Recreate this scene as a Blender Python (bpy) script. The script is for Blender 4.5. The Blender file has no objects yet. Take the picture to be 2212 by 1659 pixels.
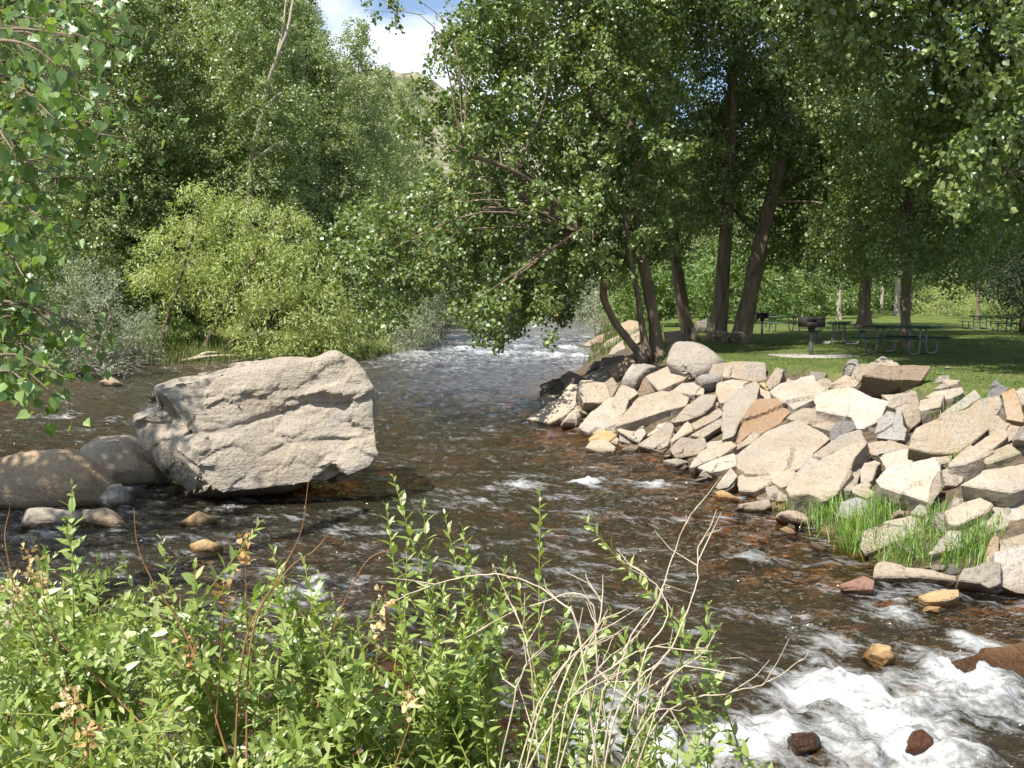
import bpy, bmesh, math, random
import numpy as np
from mathutils import Vector, Matrix, noise as mnoise

# ------------------------------------------------------------------ camera, sky, sun, exposure
S = bpy.context.scene
cam_data = bpy.data.cameras.new('camera'); cam = bpy.data.objects.new('camera', cam_data)
S.collection.objects.link(cam); S.camera = cam
cam_data.sensor_width = 36.0; cam_data.lens = 36.0 * 2124.0 / 2212.0
cam_data.clip_start = 0.05; cam_data.clip_end = 3000
cam.location = (0, 0, 3.0); cam.rotation_euler = (math.radians(90 - 4.56), 0, 0)
SUN = Vector((-0.40, -0.42, 0.815)).normalized()          # direction towards the sun
world = bpy.data.worlds.new('World'); S.world = world; world.use_nodes = True
wn, wl = world.node_tree.nodes, world.node_tree.links
bg = wn['Background']
sky = wn.new('ShaderNodeTexSky'); sky.sky_type = 'NISHITA'; sky.sun_disc = False
sky.sun_elevation = math.asin(SUN.z); sky.sun_rotation = math.atan2(SUN.x, SUN.y)
sky.air_density = 1.0; sky.dust_density = 0.6; sky.ozone_density = 1.0
tc = wn.new('ShaderNodeTexCoord'); mp = wn.new('ShaderNodeMapping')
mp.inputs['Scale'].default_value = (1.6, 1.6, 3.2); mp.inputs['Location'].default_value = (0.35, 0.1, 0.2)
cn = wn.new('ShaderNodeTexNoise'); cn.inputs['Scale'].default_value = 2.6; cn.inputs['Detail'].default_value = 7; cn.inputs['Roughness'].default_value = .55
cr = wn.new('ShaderNodeValToRGB'); cr.color_ramp.elements[0].position = .49; cr.color_ramp.elements[1].position = .66
cm = wn.new('ShaderNodeMix'); cm.data_type = 'RGBA'; cm.inputs['B'].default_value = (7.0, 7.3, 7.8, 1)
wl.new(tc.outputs['Generated'], mp.inputs['Vector']); wl.new(mp.outputs['Vector'], cn.inputs['Vector'])
wl.new(cn.outputs['Fac'], cr.inputs['Fac']); wl.new(cr.outputs['Color'], cm.inputs['Factor'])
wl.new(sky.outputs['Color'], cm.inputs['A']); wl.new(cm.outputs['Result'], bg.inputs['Color'])
bg.inputs['Strength'].default_value = 0.11
sl = bpy.data.lights.new('sun', 'SUN'); sl.energy = 5.0; sl.angle = math.radians(0.53); sl.color = (1.0, .95, .86)
so = bpy.data.objects.new('sun', sl); S.collection.objects.link(so); so.location = (-20, -15, 40)
so.rotation_euler = SUN.to_track_quat('Z', 'Y').to_euler()
S.view_settings.view_transform = 'Standard'; S.view_settings.look = 'None'
S.view_settings.exposure = 0.8; S.view_settings.gamma = 1.0
S.render.engine = 'CYCLES'
S.cycles.max_bounces = 5; S.cycles.diffuse_bounces = 2; S.cycles.glossy_bounces = 2; S.cycles.use_adaptive_sampling = True; S.cycles.adaptive_threshold = .02; S.cycles.transmission_bounces = 3
S.cycles.transparent_max_bounces = 8; S.cycles.caustics_reflective = False; S.cycles.caustics_refractive = False
COL = S.collection
RNG = np.random.default_rng(7)

# ------------------------------------------------------------------ numeric noise and terrain
def _hash(ix, iy, iz, s):
    h = (ix * 374761393 + iy * 668265263 + iz * 2147483647 + s * 1274126177) & 0xFFFFFFFF
    h = ((h ^ (h >> 13)) * 1274126177) & 0xFFFFFFFF
    h = ((h ^ (h >> 16)) * 2246822519) & 0xFFFFFFFF
    return ((h ^ (h >> 15)) & 0xFFFFFF) / float(0xFFFFFF)
def vnoise(x, y, z=None, s=0):
    """smooth value noise in -1..1"""
    x = np.asarray(x, float); y = np.asarray(y, float); z = np.zeros_like(x) if z is None else np.asarray(z, float)
    ix, iy, iz = np.floor(x).astype(np.int64), np.floor(y).astype(np.int64), np.floor(z).astype(np.int64)
    fx, fy, fz = x - ix, y - iy, z - iz
    fx = fx * fx * fx * (fx * (fx * 6 - 15) + 10); fy = fy * fy * fy * (fy * (fy * 6 - 15) + 10); fz = fz * fz * fz * (fz * (fz * 6 - 15) + 10)
    r = 0
    for a in (0, 1):
        wa = fx if a else 1 - fx
        for b in (0, 1):
            wb = fy if b else 1 - fy
            for c in (0, 1):
                wc = fz if c else 1 - fz
                r = r + wa * wb * wc * _hash(ix + a, iy + b, iz + c, s)
    return r * 2 - 1
def fbm(x, y, z=None, o=4, s=0, g=.5):
    r = 0; a = 1.0; t = 0; f = 1.0
    for i in range(o):
        r = r + a * vnoise(np.asarray(x) * f, np.asarray(y) * f, None if z is None else np.asarray(z) * f, s + i * 17)
        t += a; a *= g; f *= 2.03
    return r / t
def zwater(y):
    y = np.asarray(y, float)
    return np.where(y < 36, 0, np.where(y < 75, .018 * (y - 36), .702 + .006 * (y - 75)))
def wsurf(x, y):
    """mean water level with the drop at the near rapids"""
    x = np.asarray(x, float); y = np.asarray(y, float)
    return zwater(y) - .22 * np.clip((9.2 - y) / 3.0, 0, 1) * np.clip((x + 1) / 2, 0, 1)
# water outline, metres, one tag for each side that leaves the point: r = rock bank, l = far left bank, n = near bank
WATER = [(60.00, 6.00, 'r'), (16.00, 7.60, 'r'), (7.00, 9.20, 'r'), (5.28, 9.94, 'r'), (4.75, 10.36, 'r'), (4.18, 11.11, 'r'), (3.94, 11.86, 'r'), (3.82, 13.70, 'r'), (3.42, 15.80, 'r'), (3.09, 19.50, 'r'), (1.83, 21.00, 'r'), (0.55, 26.49, 'r'), (0.94, 33.53, 'r'), (2.65, 43.54, 'r'), (4.10, 53.11, 'r'), (4.72, 63.06, 'r'), (7.90, 86.59, 'r'), (9.36, 111.28, 'r'), (8.65, 137.37, 'r'), (7.46, 169.06, 'r'), (5.87, 211.79, 'r'), (-3.08, 211.79, 'l'), (-4.58, 147.76, 'l'), (-5.78, 101.62, 'l'), (-5.18, 75.42, 'l'), (-5.79, 59.66, 'l'), (-6.72, 51.69, 'l'), (-7.67, 46.98, 'l'), (-11.01, 46.14, 'l'), (-14.11, 45.59, 'l'), (-17.14, 44.54, 'l'), (-17.24, 40.77, 'l'), (-17.34, 37.23, 'l'), (-16.01, 30.60, 'l'), (-14.84, 23.97, 'l'), (-17.00, 15.00, 'l'), (-15.00, 10.50, 'n'), (-9.00, 8.60, 'n'), (-5.00, 7.60, 'n'), (-2.00, 6.70, 'n'), (0.00, 5.90, 'n'), (1.00, 5.00, 'n'), (2.60, 3.90, 'n'), (6.00, 2.60, 'n'), (15.00, 1.00, 'n'), (60.00, -1.00, 'n')]
WP = np.array([(a, b) for a, b, c in WATER]); WT = [c for a, b, c in WATER]
def shore(x, y):
    """signed distance to the waterline (negative in the water) and the weights of the three banks"""
    x = np.asarray(x, float).ravel(); y = np.asarray(y, float).ravel()
    n = len(WP); best = {k: np.full(x.shape, 1e9) for k in 'rln'}; inside = np.zeros(x.shape, bool)
    for i in range(n):
        ax, ay = WP[i]; bx, by = WP[(i + 1) % n]; dx, dy = bx - ax, by - ay
        t = np.clip(((x - ax) * dx + (y - ay) * dy) / (dx * dx + dy * dy + 1e-9), 0, 1)
        d = np.hypot(x - ax - t * dx, y - ay - t * dy)
        best[WT[i]] = np.minimum(best[WT[i]], d)
        c = (ay > y) != (by > y)
        inside ^= c & (x < (bx - ax) * (y - ay) / (by - ay + 1e-12) + ax)
    d = np.minimum(np.minimum(best['r'], best['l']), best['n'])
    return np.where(inside, -d, d), best
LAWN = 1.67
def ground_z(x, y):
    sh = np.shape(x); x = np.asarray(x, float).ravel(); y = np.asarray(y, float).ravel()
    d, b = shore(x, y); zw = zwater(y)
    bed = zw - np.minimum(.62, .10 + .22 * (-d)) + .05 * fbm(x * .9, y * .9, o=3, s=5)
    dr = np.where(d > 0, b['r'], 0)
    right = np.minimum(zw - .12 + .46 * dr, LAWN + .012 * np.maximum(0, y - 60) + .05 * np.maximum(0, y - 75) * np.clip((x - 25) / 20, 0, 1))
    left = zw - .08 + .22 * np.minimum(d, 3) + .10 * np.minimum(np.maximum(d - 3, 0), 14) + .03 * np.maximum(d - 17, 0)
    near = -.05 + .42 * np.minimum(d, 3.2) + .02 * d
    mn = np.minimum(np.minimum(b['r'], b['l']), b['n'])
    wr, wl_, wn_ = [1 / (.05 + (b[k] - mn)) ** 2 for k in 'rln']
    land = (right * wr + left * wl_ + near * wn_) / (wr + wl_ + wn_)
    land = land + .04 * fbm(x * .35, y * .35, o=3, s=9) * np.clip(d / 2, 0, 1)
    return np.where(d < 0, bed, np.maximum(land, zw - .12)).reshape(sh)

# ------------------------------------------------------------------ helpers
def new_mesh(name, v, polys, tint=None, smooth=False):
    """polys: list of int arrays (M, k)"""
    me = bpy.data.meshes.new(name); v = np.ascontiguousarray(v, np.float32)
    me.vertices.add(len(v)); me.vertices.foreach_set('co', v.ravel())
    tot = sum(len(p) for p in polys); li = np.concatenate([np.asarray(p, np.int32).ravel() for p in polys])
    sizes = np.concatenate([np.full(len(p), np.asarray(p).shape[1], np.int32) for p in polys])
    starts = np.concatenate([[0], np.cumsum(sizes)[:-1]]).astype(np.int32)
    me.loops.add(len(li)); me.loops.foreach_set('vertex_index', li)
    me.polygons.add(tot); me.polygons.foreach_set('loop_start', starts)
    if smooth: me.polygons.foreach_set('use_smooth', np.ones(tot, bool))
    if tint is not None:
        a = me.attributes.new('tint', 'FLOAT', 'FACE'); a.data.foreach_set('value', np.ascontiguousarray(tint, np.float32))
    me.update(calc_edges=True)
    return me
def obj(name, me, mat=None, parent=None, loc=None):
    o = bpy.data.objects.new(name, me); COL.objects.link(o)
    if mat is not None and me is not None and not me.materials: me.materials.append(mat)
    if parent is not None: o.parent = parent
    if loc is not None: o.location = loc
    return o
def tag(o, label, cat, group=None):
    o['label'] = label; o['category'] = cat
    if group: o['group'] = group
    return o
def kind(o, k, label=None):
    o['kind'] = k
    if label: o['label'] = label
    return o
def empty(name, loc, label, cat, group=None, rz=0, sc=1):
    o = bpy.data.objects.new(name, None); COL.objects.link(o); o.location = loc; o.rotation_euler.z = rz; o.scale = (sc, sc, sc) if np.isscalar(sc) else sc
    o.empty_display_size = .2
    return tag(o, label, cat, group)
def copy_tree(src, loc, label, rz=0, sc=1, group=None):
    r = src.copy(); COL.objects.link(r); r.location = loc; r.rotation_euler = (0, 0, rz)
    r.scale = (sc, sc, sc) if np.isscalar(sc) else sc
    r['label'] = label
    if group: r['group'] = group
    for ch in list(src.children):
        c = ch.copy(); COL.objects.link(c); c.parent = r
        for g in ch.children:
            d = g.copy(); COL.objects.link(d); d.parent = c
    return r
def gz(x, y): return float(ground_z(np.array([x]), np.array([y]))[0])

def tube(pts, rad, sides=8, bark=0.0, seed=0, cap=True):
    """tapered tube along a polyline -> verts, quads(list)"""
    P = np.asarray(pts, float); R = np.asarray(rad, float); n = len(P)
    T = np.gradient(P, axis=0); T /= np.linalg.norm(T, axis=1)[:, None] + 1e-9
    up = np.array([0, 0, 1.0]) if abs(T[0][2]) < .9 else np.array([1.0, 0, 0])
    N = np.zeros_like(P); a = np.cross(T[0], up); N[0] = a / np.linalg.norm(a)
    for i in range(1, n):
        a = N[i - 1] - T[i] * np.dot(N[i - 1], T[i]); N[i] = a / (np.linalg.norm(a) + 1e-9)
    B = np.cross(T, N); th = np.linspace(0, 2 * math.pi, sides, endpoint=False)
    rr = R[:, None] * np.ones(sides)[None]
    if bark:
        rr = rr * (1 + bark * vnoise(np.repeat(th[None] * 3.5, n, 0), np.repeat(np.arange(n)[:, None] * .35, sides, 1), s=seed) + bark * .6 * vnoise(np.repeat(th[None] * 8, n, 0), np.repeat(np.arange(n)[:, None] * .22, sides, 1), s=seed + 3))
    V = P[:, None] + rr[..., None] * (np.cos(th)[None, :, None] * N[:, None] + np.sin(th)[None, :, None] * B[:, None])
    V = V.reshape(-1, 3); i = np.arange(n - 1)[:, None] * sides; j = np.arange(sides)[None]; k = (np.arange(sides)[None] + 1) % sides
    Q = np.stack([i + j, i + k, i + sides + k, i + sides + j], -1).reshape(-1, 4)
    if cap:
        V = np.vstack([V, P[:1], P[-1:]])
        c0, c1 = len(V) - 2, len(V) - 1; j = np.arange(sides); k = (j + 1) % sides
        Q = np.vstack([Q, np.stack([np.full(sides, c0), k, j, j], -1), np.stack([(n - 1) * sides + j, (n - 1) * sides + k, np.full(sides, c1), np.full(sides, c1)], -1)])
    return V, Q
class MB:
    """collects verts and faces of one mesh"""
    def __init__(s): s.v = []; s.f = {3: [], 4: []}; s.n = 0
    def add(s, v, f):
        v = np.asarray(v, float); f = np.asarray(f)
        if f.shape[1] == 4:
            t = f[f[:, 2] == f[:, 3]]; q = f[f[:, 2] != f[:, 3]]
            t0 = q[q[:, 0] == q[:, 1]] if len(q) else q
            if len(t): s.f[3].append(t[:, :3] + s.n)
            if len(q): s.f[4].append(q + s.n)
        else: s.f[3].append(f + s.n)
        s.v.append(v); s.n += len(v)
    def tube(s, *a, **k): s.add(*tube(*a, **k)); return s
    def box(s, c, d, rz=0, rx=0):
        x, y, z = [q / 2 for q in d]
        v = np.array([(-x, -y, -z), (x, -y, -z), (x, y, -z), (-x, y, -z), (-x, -y, z), (x, -y, z), (x, y, z), (-x, y, z)])
        m = np.array(Matrix.Rotation(rz, 3, 'Z') @ Matrix.Rotation(rx, 3, 'X')); v = v @ m.T + np.array(c)
        s.add(v, np.array([(0, 3, 2, 1), (4, 5, 6, 7), (0, 1, 5, 4), (1, 2, 6, 5), (2, 3, 7, 6), (3, 0, 4, 7)])); return s
    def mesh(s, name, smooth=False, tint=None):
        p = [np.vstack(s.f[k]) for k in (3, 4) if s.f[k]]
        return new_mesh(name, np.vstack(s.v), p, tint, smooth)
def spline(pts, m=6):
    P = np.asarray(pts, float)
    if len(P) < 3: return np.array([P[0] + (P[-1] - P[0]) * t for t in np.linspace(0, 1, m + 1)])
    Q = np.vstack([2 * P[0] - P[1], P, 2 * P[-1] - P[-2]]); out = []
    for i in range(1, len(Q) - 2):
        for t in np.linspace(0, 1, m, endpoint=False):
            a, b, c, d = Q[i - 1], Q[i], Q[i + 1], Q[i + 2]
            out.append(.5 * (2 * b + (c - a) * t + (2 * a - 5 * b + 4 * c - d) * t * t + (3 * b - a - 3 * c + d) * t ** 3))
    out.append(P[-1]); return np.array(out)

# ------------------------------------------------------------------ materials
def mat(name):
    m = bpy.data.materials.new(name); m.use_nodes = True; nt = m.node_tree
    for n in list(nt.nodes): nt.nodes.remove(n)
    return m, nt
class NT:
    def __init__(s, name): s.m, s.t = mat(name); s.out = s.n('OutputMaterial')
    def n(s, typ, **k):
        n = s.t.nodes.new('ShaderNode' + typ)
        for a, b in k.items(): setattr(n, a, b)
        return n
    def l(s, a, b): s.t.links.new(a, b)
    def noise(s, vec, scale, detail=4, rough=.55, stretch=None):
        if stretch is not None:
            mp = s.n('Mapping'); mp.inputs['Scale'].default_value = stretch; s.l(vec, mp.inputs['Vector']); vec = mp.outputs['Vector']
        n = s.n('TexNoise'); n.inputs['Scale'].default_value = scale; n.inputs['Detail'].default_value = detail; n.inputs['Roughness'].default_value = rough
        s.l(vec, n.inputs['Vector']); return n.outputs['Fac']
    def ramp(s, fac, stops, interp='LINEAR'):
        r = s.n('ValToRGB'); e = r.color_ramp.elements; r.color_ramp.interpolation = interp
        while len(e) < len(stops): e.new(.5)
        for q, (p, c) in zip(e, stops):
            q.position = p; q.color = (c, c, c, 1) if np.isscalar(c) else tuple(c) + (1,)
        s.l(fac, r.inputs['Fac']); return r.outputs['Color']
    def mix(s, f, a, b, mode='MIX'):
        n = s.n('Mix', data_type='RGBA', blend_type=mode)
        for key, q in (('Factor', f), ('A', a), ('B', b)):
            if hasattr(q, 'links'): s.l(q, n.inputs[key])
            elif key == 'Factor': n.inputs[key].default_value = q
            else: n.inputs[key].default_value = tuple(q) + (1,) if len(q) == 3 else q
        return n.outputs['Result']
    def math(s, op, a, b=0.0, c=None, clamp=False):
        n = s.n('Math', operation=op, use_clamp=clamp)
        for i, q in enumerate((a, b) if c is None else (a, b, c)):
            if hasattr(q, 'links'): s.l(q, n.inputs[i])
            else: n.inputs[i].default_value = q
        return n.outputs[0]
    def bump(s, h, strength=.5, dist=.02, nrm=None):
        b = s.n('Bump'); b.inputs['Strength'].default_value = strength; b.inputs['Distance'].default_value = dist; s.l(h, b.inputs['Height'])
        if nrm is not None: s.l(nrm, b.inputs['Normal'])
        return b.outputs['Normal']
    def principled(s, col, rough=.8, nrm=None, spec=.3, metal=0.0):
        p = s.n('BsdfPrincipled'); p.inputs['Metallic'].default_value = metal; p.inputs['Specular IOR Level'].default_value = spec
        if hasattr(col, 'links'): s.l(col, p.inputs['Base Color'])
        else: p.inputs['Base Color'].default_value = tuple(col) + (1,)
        if hasattr(rough, 'links'): s.l(rough, p.inputs['Roughness'])
        else: p.inputs['Roughness'].default_value = rough
        if nrm is not None: s.l(nrm, p.inputs['Normal'])
        s.l(p.outputs[0], s.out.inputs['Surface']); return p

def leaf_mat(name, stops, trans=.35, gloss=.07, rough=.38):
    k = NT(name); a = k.n('Attribute', attribute_name='tint'); c = k.ramp(a.outputs['Fac'], stops)
    d = k.n('BsdfDiffuse'); k.l(c, d.inputs['Color'])
    t = k.n('BsdfTranslucent'); tcol = k.mix(1.0, c, (1.25, 1.25, .55), 'MULTIPLY'); k.l(tcol, t.inputs['Color'])
    m = k.n('MixShader'); m.inputs['Fac'].default_value = trans; k.l(d.outputs[0], m.inputs[1]); k.l(t.outputs[0], m.inputs[2])
    g = k.n('BsdfGlossy'); g.inputs['Roughness'].default_value = rough; g.inputs['Color'].default_value = (.9, .95, 1, 1)
    m2 = k.n('MixShader'); m2.inputs['Fac'].default_value = gloss; k.l(m.outputs[0], m2.inputs[1]); k.l(g.outputs[0], m2.inputs[2])
    k.l(m2.outputs[0], k.out.inputs['Surface']); return k.m
M = {}
M['cottonwood'] = leaf_mat('cottonwood_leaf', [(0, (.10, .155, .040)), (.5, (.185, .255, .075)), (.9, (.31, .375, .135)), (1, (.46, .40, .09))], .38, .06, .42)
M['poplar'] = leaf_mat('poplar_leaf', [(0, (.17, .225, .085)), (.5, (.265, .335, .135)), (1, (.39, .445, .20))], .42, .05, .42)
M['willow'] = leaf_mat('willow_leaf', [(0, (.27, .35, .10)), (.5, (.405, .47, .17)), (1, (.53, .57, .27))], .42, .03, .5)
M['silver'] = leaf_mat('olive_leaf', [(0, (.20, .23, .15)), (.5, (.31, .35, .24)), (1, (.42, .45, .33))], .28, .03, .5)
M['bush'] = leaf_mat('bush_leaf', [(0, (.09, .15, .04)), (.5, (.17, .26, .075)), (1, (.30, .36, .12))], .42, .03, .5)
M['darkleaf'] = leaf_mat('dark_leaf', [(0, (.018, .036, .016)), (1, (.05, .08, .033))], .2, .03, .5)
M['juniper'] = leaf_mat('juniper_leaf', [(0, (.05, .075, .035)), (1, (.10, .13, .06))], .1, .02, .5)
M['front_willow'] = leaf_mat('shrub_leaf', [(0, (.17, .24, .05)), (.45, (.27, .365, .085)), (.8, (.39, .48, .15)), (1, (.50, .54, .24))], .40, .05, .42)
M['front_cotton'] = leaf_mat('branch_leaf', [(0, (.09, .17, .04)), (.5, (.16, .28, .065)), (.9, (.26, .38, .10)), (1, (.34, .44, .13))], .45, .05, .42)
M['dry'] = leaf_mat('dry_seed', [(0, (.40, .20, .08)), (.5, (.58, .40, .19)), (1, (.74, .62, .38))], .3, .02)
M['grass'] = leaf_mat('grass_blade', [(0, (.10, .20, .03)), (.5, (.18, .33, .05)), (.85, (.29, .43, .09)), (1, (.48, .44, .18))], .4, .04, .5)
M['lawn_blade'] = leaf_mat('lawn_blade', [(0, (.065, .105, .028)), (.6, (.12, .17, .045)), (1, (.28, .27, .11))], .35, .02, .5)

def bark_mat(name, c0, c1, scale=6.0, bs=.6):
    k = NT(name); tcx = k.n('TexCoord').outputs['Object']
    n1 = k.noise(tcx, scale, 6, .65, (1, 1, .16)); n2 = k.noise(tcx, scale * .25, 3)
    col = k.mix(n2, k.ramp(n1, [(.35, c0), (.62, c1)]), tuple(q * .8 for q in c1)); col = k.mix(.35, col, k.ramp(n1, [(.35, c0), (.62, c1)]))
    k.principled(col, .95, k.bump(n1, bs, .06), .1); return k.m
M['bark'] = bark_mat('bark_grey', (.065, .05, .036), (.26, .20, .145))
M['bark_pale'] = bark_mat('bark_pale', (.20, .17, .12), (.50, .44, .34), 5, .3)
M['twig'] = bark_mat('twig_pale', (.34, .26, .17), (.62, .53, .40), 20, .2)
M['twig_red'] = bark_mat('twig_brown', (.16, .07, .035), (.36, .20, .10), 20, .2)
M['stem'] = bark_mat('green_stem', (.22, .26, .05), (.38, .38, .10), 20, .2)
M['twig_grey'] = bark_mat('twig_grey', (.22, .19, .16), (.40, .36, .31), 10, .2)

def rock_mat(name='riverside_rock', band=False):
    k = NT(name); oi = k.n('ObjectInfo'); tco = k.n('TexCoord').outputs['Object']
    off = k.n('VectorMath', operation='MULTIPLY_ADD'); k.l(tco, off.inputs[0]); off.inputs[1].default_value = (1, 1, 1)
    cmb = k.n('CombineXYZ'); rr = k.math('MULTIPLY', oi.outputs['Random'], 60.0)
    k.l(rr, cmb.inputs[0]); k.l(rr, cmb.inputs[1]); k.l(cmb.outputs[0], off.inputs[2]); v = off.outputs[0]
    base = oi.outputs['Color']
    big = k.noise(v, 1.6, 3, .6); fine = k.noise(v, 18, 4, .7); strat = k.noise(v, 5.5, 3, .6, (.35, .35, 2.2)); pat = k.noise(v, .9, 4, .65)
    c = k.mix(k.ramp(big, [(.35, 0.0), (.68, .8)]), base, k.mix(1.0, base, (.78, .73, .66), 'MULTIPLY'))
    c = k.mix(k.ramp(strat, [(.5, 0.0), (.7, .45)]), c, k.mix(1.0, base, (1.10, 1.09, 1.05), 'MULTIPLY'))
    c = k.mix(k.ramp(pat, [(.54, 0.0), (.64, .55)]), c, k.mix(1.0, base, (.74, .82, .93), 'MULTIPLY'))      # grey mineral patches
    c = k.mix(k.ramp(pat, [(.30, .6), (.40, 0.0)]), c, k.mix(1.0, base, (.90, .72, .52), 'MULTIPLY'))        # rust stains
    c = k.mix(k.ramp(fine, [(.52, 0.0), (.68, .7)]), c, k.mix(1.0, c, (.55, .50, .45), 'MULTIPLY'))
    spk = k.noise(v, 42, 2, .6); c = k.mix(k.ramp(spk, [(.62, 0.0), (.70, .4)]), c, k.mix(1.0, base, (1.3, 1.3, 1.3), 'MULTIPLY'))
    hh = k.math('ADD', k.math('MULTIPLY', fine, .6), k.math('ADD', k.math('MULTIPLY', strat, .45), k.math('MULTIPLY', big, .6)))
    if band:
        st = k.noise(v, 4.2, 4, .6, (1.6, .5, .35)); c = k.mix(k.ramp(st, [(.40, 0.0), (.52, .75), (.60, .1)]), c, k.mix(1.0, base, (.93, .82, .68), 'MULTIPLY')); c = k.mix(k.ramp(st, [(.56, 0.0), (.66, .6)]), c, k.mix(1.0, base, (.70, .72, .74), 'MULTIPLY'))
    # wet and algae-stained band at the waterline
    pos = k.n('NewGeometry').outputs['Position']; sp = k.n('SeparateXYZ'); k.l(pos, sp.inputs[0])
    wz = k.math('ADD', sp.outputs['Z'], k.math('MULTIPLY', big, .12)); wet = k.ramp(wz, [(.08, 1.0), (.19, 0.0)])
    up = k.math('LESS_THAN', sp.outputs['Y'], 36.0); wet = k.math('MULTIPLY', wet, up)
    c = k.mix(wet, c, k.mix(1.0, c, (.40, .32, .23), 'MULTIPLY'))
    rough = k.math('SUBTRACT', .88, k.math('MULTIPLY', wet, .55))
    k.principled(c, rough, k.bump(hh, .9, .07), .25); return k.m
M['rock'] = rock_mat(); M['boulder'] = rock_mat('fractured_boulder'); M['banded'] = rock_mat('banded_rock', band=True)
RC = {'cream': (0.38, 0.341, 0.292), 'tan': (0.316, 0.278, 0.235), 'grey': (0.281, 0.27, 0.254), 'brown': (0.242, 0.192, 0.152), 'dark': (0.105, 0.088, 0.072), 'dgrey': (0.2, 0.185, 0.165), 'blue': (0.319, 0.319, 0.319), 'pgrey': (0.365, 0.343, 0.318), 'pink': (0.375, 0.32, 0.271), 'stain': (0.429, 0.374, 0.314), 'gcream': (0.408, 0.377, 0.336), 'ochre': (0.43, 0.315, 0.18), 'gtan': (0.343, 0.31, 0.272), 'lichen': (0.325, 0.305, 0.275), 'rust': (0.301, 0.224, 0.164), 'white': (0.432, 0.401, 0.36), 'slate': (0.17, 0.17, 0.18), 'slateb': (0.27, 0.275, 0.29), 'purple': (0.3, 0.19, 0.165), 'orange': (0.36, 0.29, 0.219), 'yellow': (0.341, 0.315, 0.254), 'green': (0.309, 0.295, 0.254), 'band': (0.319, 0.287, 0.248), 'streak': (0.356, 0.318, 0.275), 'gstreak': (0.339, 0.334, 0.317), 'pinkr': (0.343, 0.282, 0.238), 'maroon': (0.22, 0.14, 0.11), 'btan': (0.4, 0.315, 0.225), 'btan2': (0.42, 0.36, 0.28), 'wetb': (0.1, 0.06, 0.035), 'wetr': (0.16, 0.075, 0.045), 'wets': (0.16, 0.095, 0.05)}  # dark: rock tone with the shade under the trees painted in

# ------------------------------------------------------------------ ground, river, hill
def axis(stops):
    out = [stops[0][0]]
    for (a, s), (b, _) in zip(stops[:-1], stops[1:]):
        n = max(1, int(round((b - a) / s))); out += list(a + (b - a) * (np.arange(n) + 1) / n)
    return np.array(out)
gx = axis([(-140, 6), (-60, 1.6), (-24, .5), (-8, .22), (12, .6), (32, 2), (80, 6), (170, 1)])
gy = axis([(-12, 1.0), (0, .22), (30, .4), (60, 1.0), (110, 3), (260, 8), (420, 1)])
X, Y = np.meshgrid(gx, gy); Z = ground_z(X, Y)
nx, ny = len(gx), len(gy); idx = np.arange(nx * ny).reshape(ny, nx)
Q = np.stack([idx[:-1, :-1], idx[:-1, 1:], idx[1:, 1:], idx[1:, :-1]], -1).reshape(-1, 4)
me = new_mesh('ground', np.stack([X, Y, Z], -1).reshape(-1, 3), [Q], smooth=True)
sd, bb = shore(X, Y); xr, yr = X.ravel(), Y.ravel()
isr = (bb['r'] <= bb['l']) & (bb['r'] <= bb['n']) & (sd > 0)
lawn = np.where(isr, np.clip((Z.ravel() - (LAWN - .28 + .12 * fbm(xr * .8, yr * .8, o=3, s=2))) / .22, 0, 1), 0)
bedm = np.clip((zwater(yr) + .05 - Z.ravel()) / .12, 0, 1)
left_green = np.where((~isr | (yr > 44)) & (sd > 0), np.clip((sd - .8) / 1.5, 0, 1), 0)
for nm, val in (('lawn', lawn), ('bed', bedm), ('wild', left_green)):
    a = me.attributes.new(nm, 'FLOAT', 'POINT'); a.data.foreach_set('value', np.ascontiguousarray(val, np.float32))
k = NT('ground_soil_and_lawn'); p = k.n('NewGeometry').outputs['Position']
at_ = lambda n: k.n('Attribute', attribute_name=n).outputs['Fac']
soil = k.ramp(k.noise(p, 7, 6, .7), [(.3, (.05, .037, .025)), (.55, (.13, .10, .068)), (.8, (.24, .19, .135))])  # soil tones darkened to carry the shadow of the gaps between rocks
grassc = k.ramp(k.noise(p, 1.1, 6, .65), [(.3, (.07, .105, .028)), (.5, (.12, .155, .042)), (.72, (.24, .22, .085))])
grassc = k.mix(k.ramp(k.noise(p, .45, 5, .7), [(.55, 0.0), (.70, .7)]), grassc, (.17, .145, .075))
grassc = k.mix(k.ramp(k.noise(p, 30, 4, .7), [(.35, .0), (.7, .6)]), grassc, (.04, .075, .012))
wildc = k.ramp(k.noise(p, 3, 5, .7), [(.3, (.05, .06, .02)), (.6, (.12, .13, .04)), (.8, (.26, .22, .12))])
vor = k.n('TexVoronoi'); vor.inputs['Scale'].default_value = 3.2; k.l(p, vor.inputs['Vector'])
vs = k.n('SeparateColor'); k.l(vor.outputs['Color'], vs.inputs[0])
bedc = k.ramp(vs.outputs[0], [(0, (.08, .055, .028)), (.45, (.20, .125, .058)), (.75, (.34, .185, .075)), (.92, (.40, .18, .085)), (1, (.45, .31, .16))])
bedc = k.mix(k.ramp(k.noise(p, .5, 4, .6), [(.35, 0.0), (.62, .7)]), bedc, (.075, .058, .03))
bedc = k.mix(k.ramp(k.noise(p, 14, 5, .7), [(.4, 0.0), (.75, .7)]), bedc, (.05, .036, .02))
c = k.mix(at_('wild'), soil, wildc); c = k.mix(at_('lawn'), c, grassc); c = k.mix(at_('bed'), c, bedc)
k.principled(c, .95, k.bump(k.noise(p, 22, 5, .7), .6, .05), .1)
ground = kind(obj('ground', me, k.m), 'structure')

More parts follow.
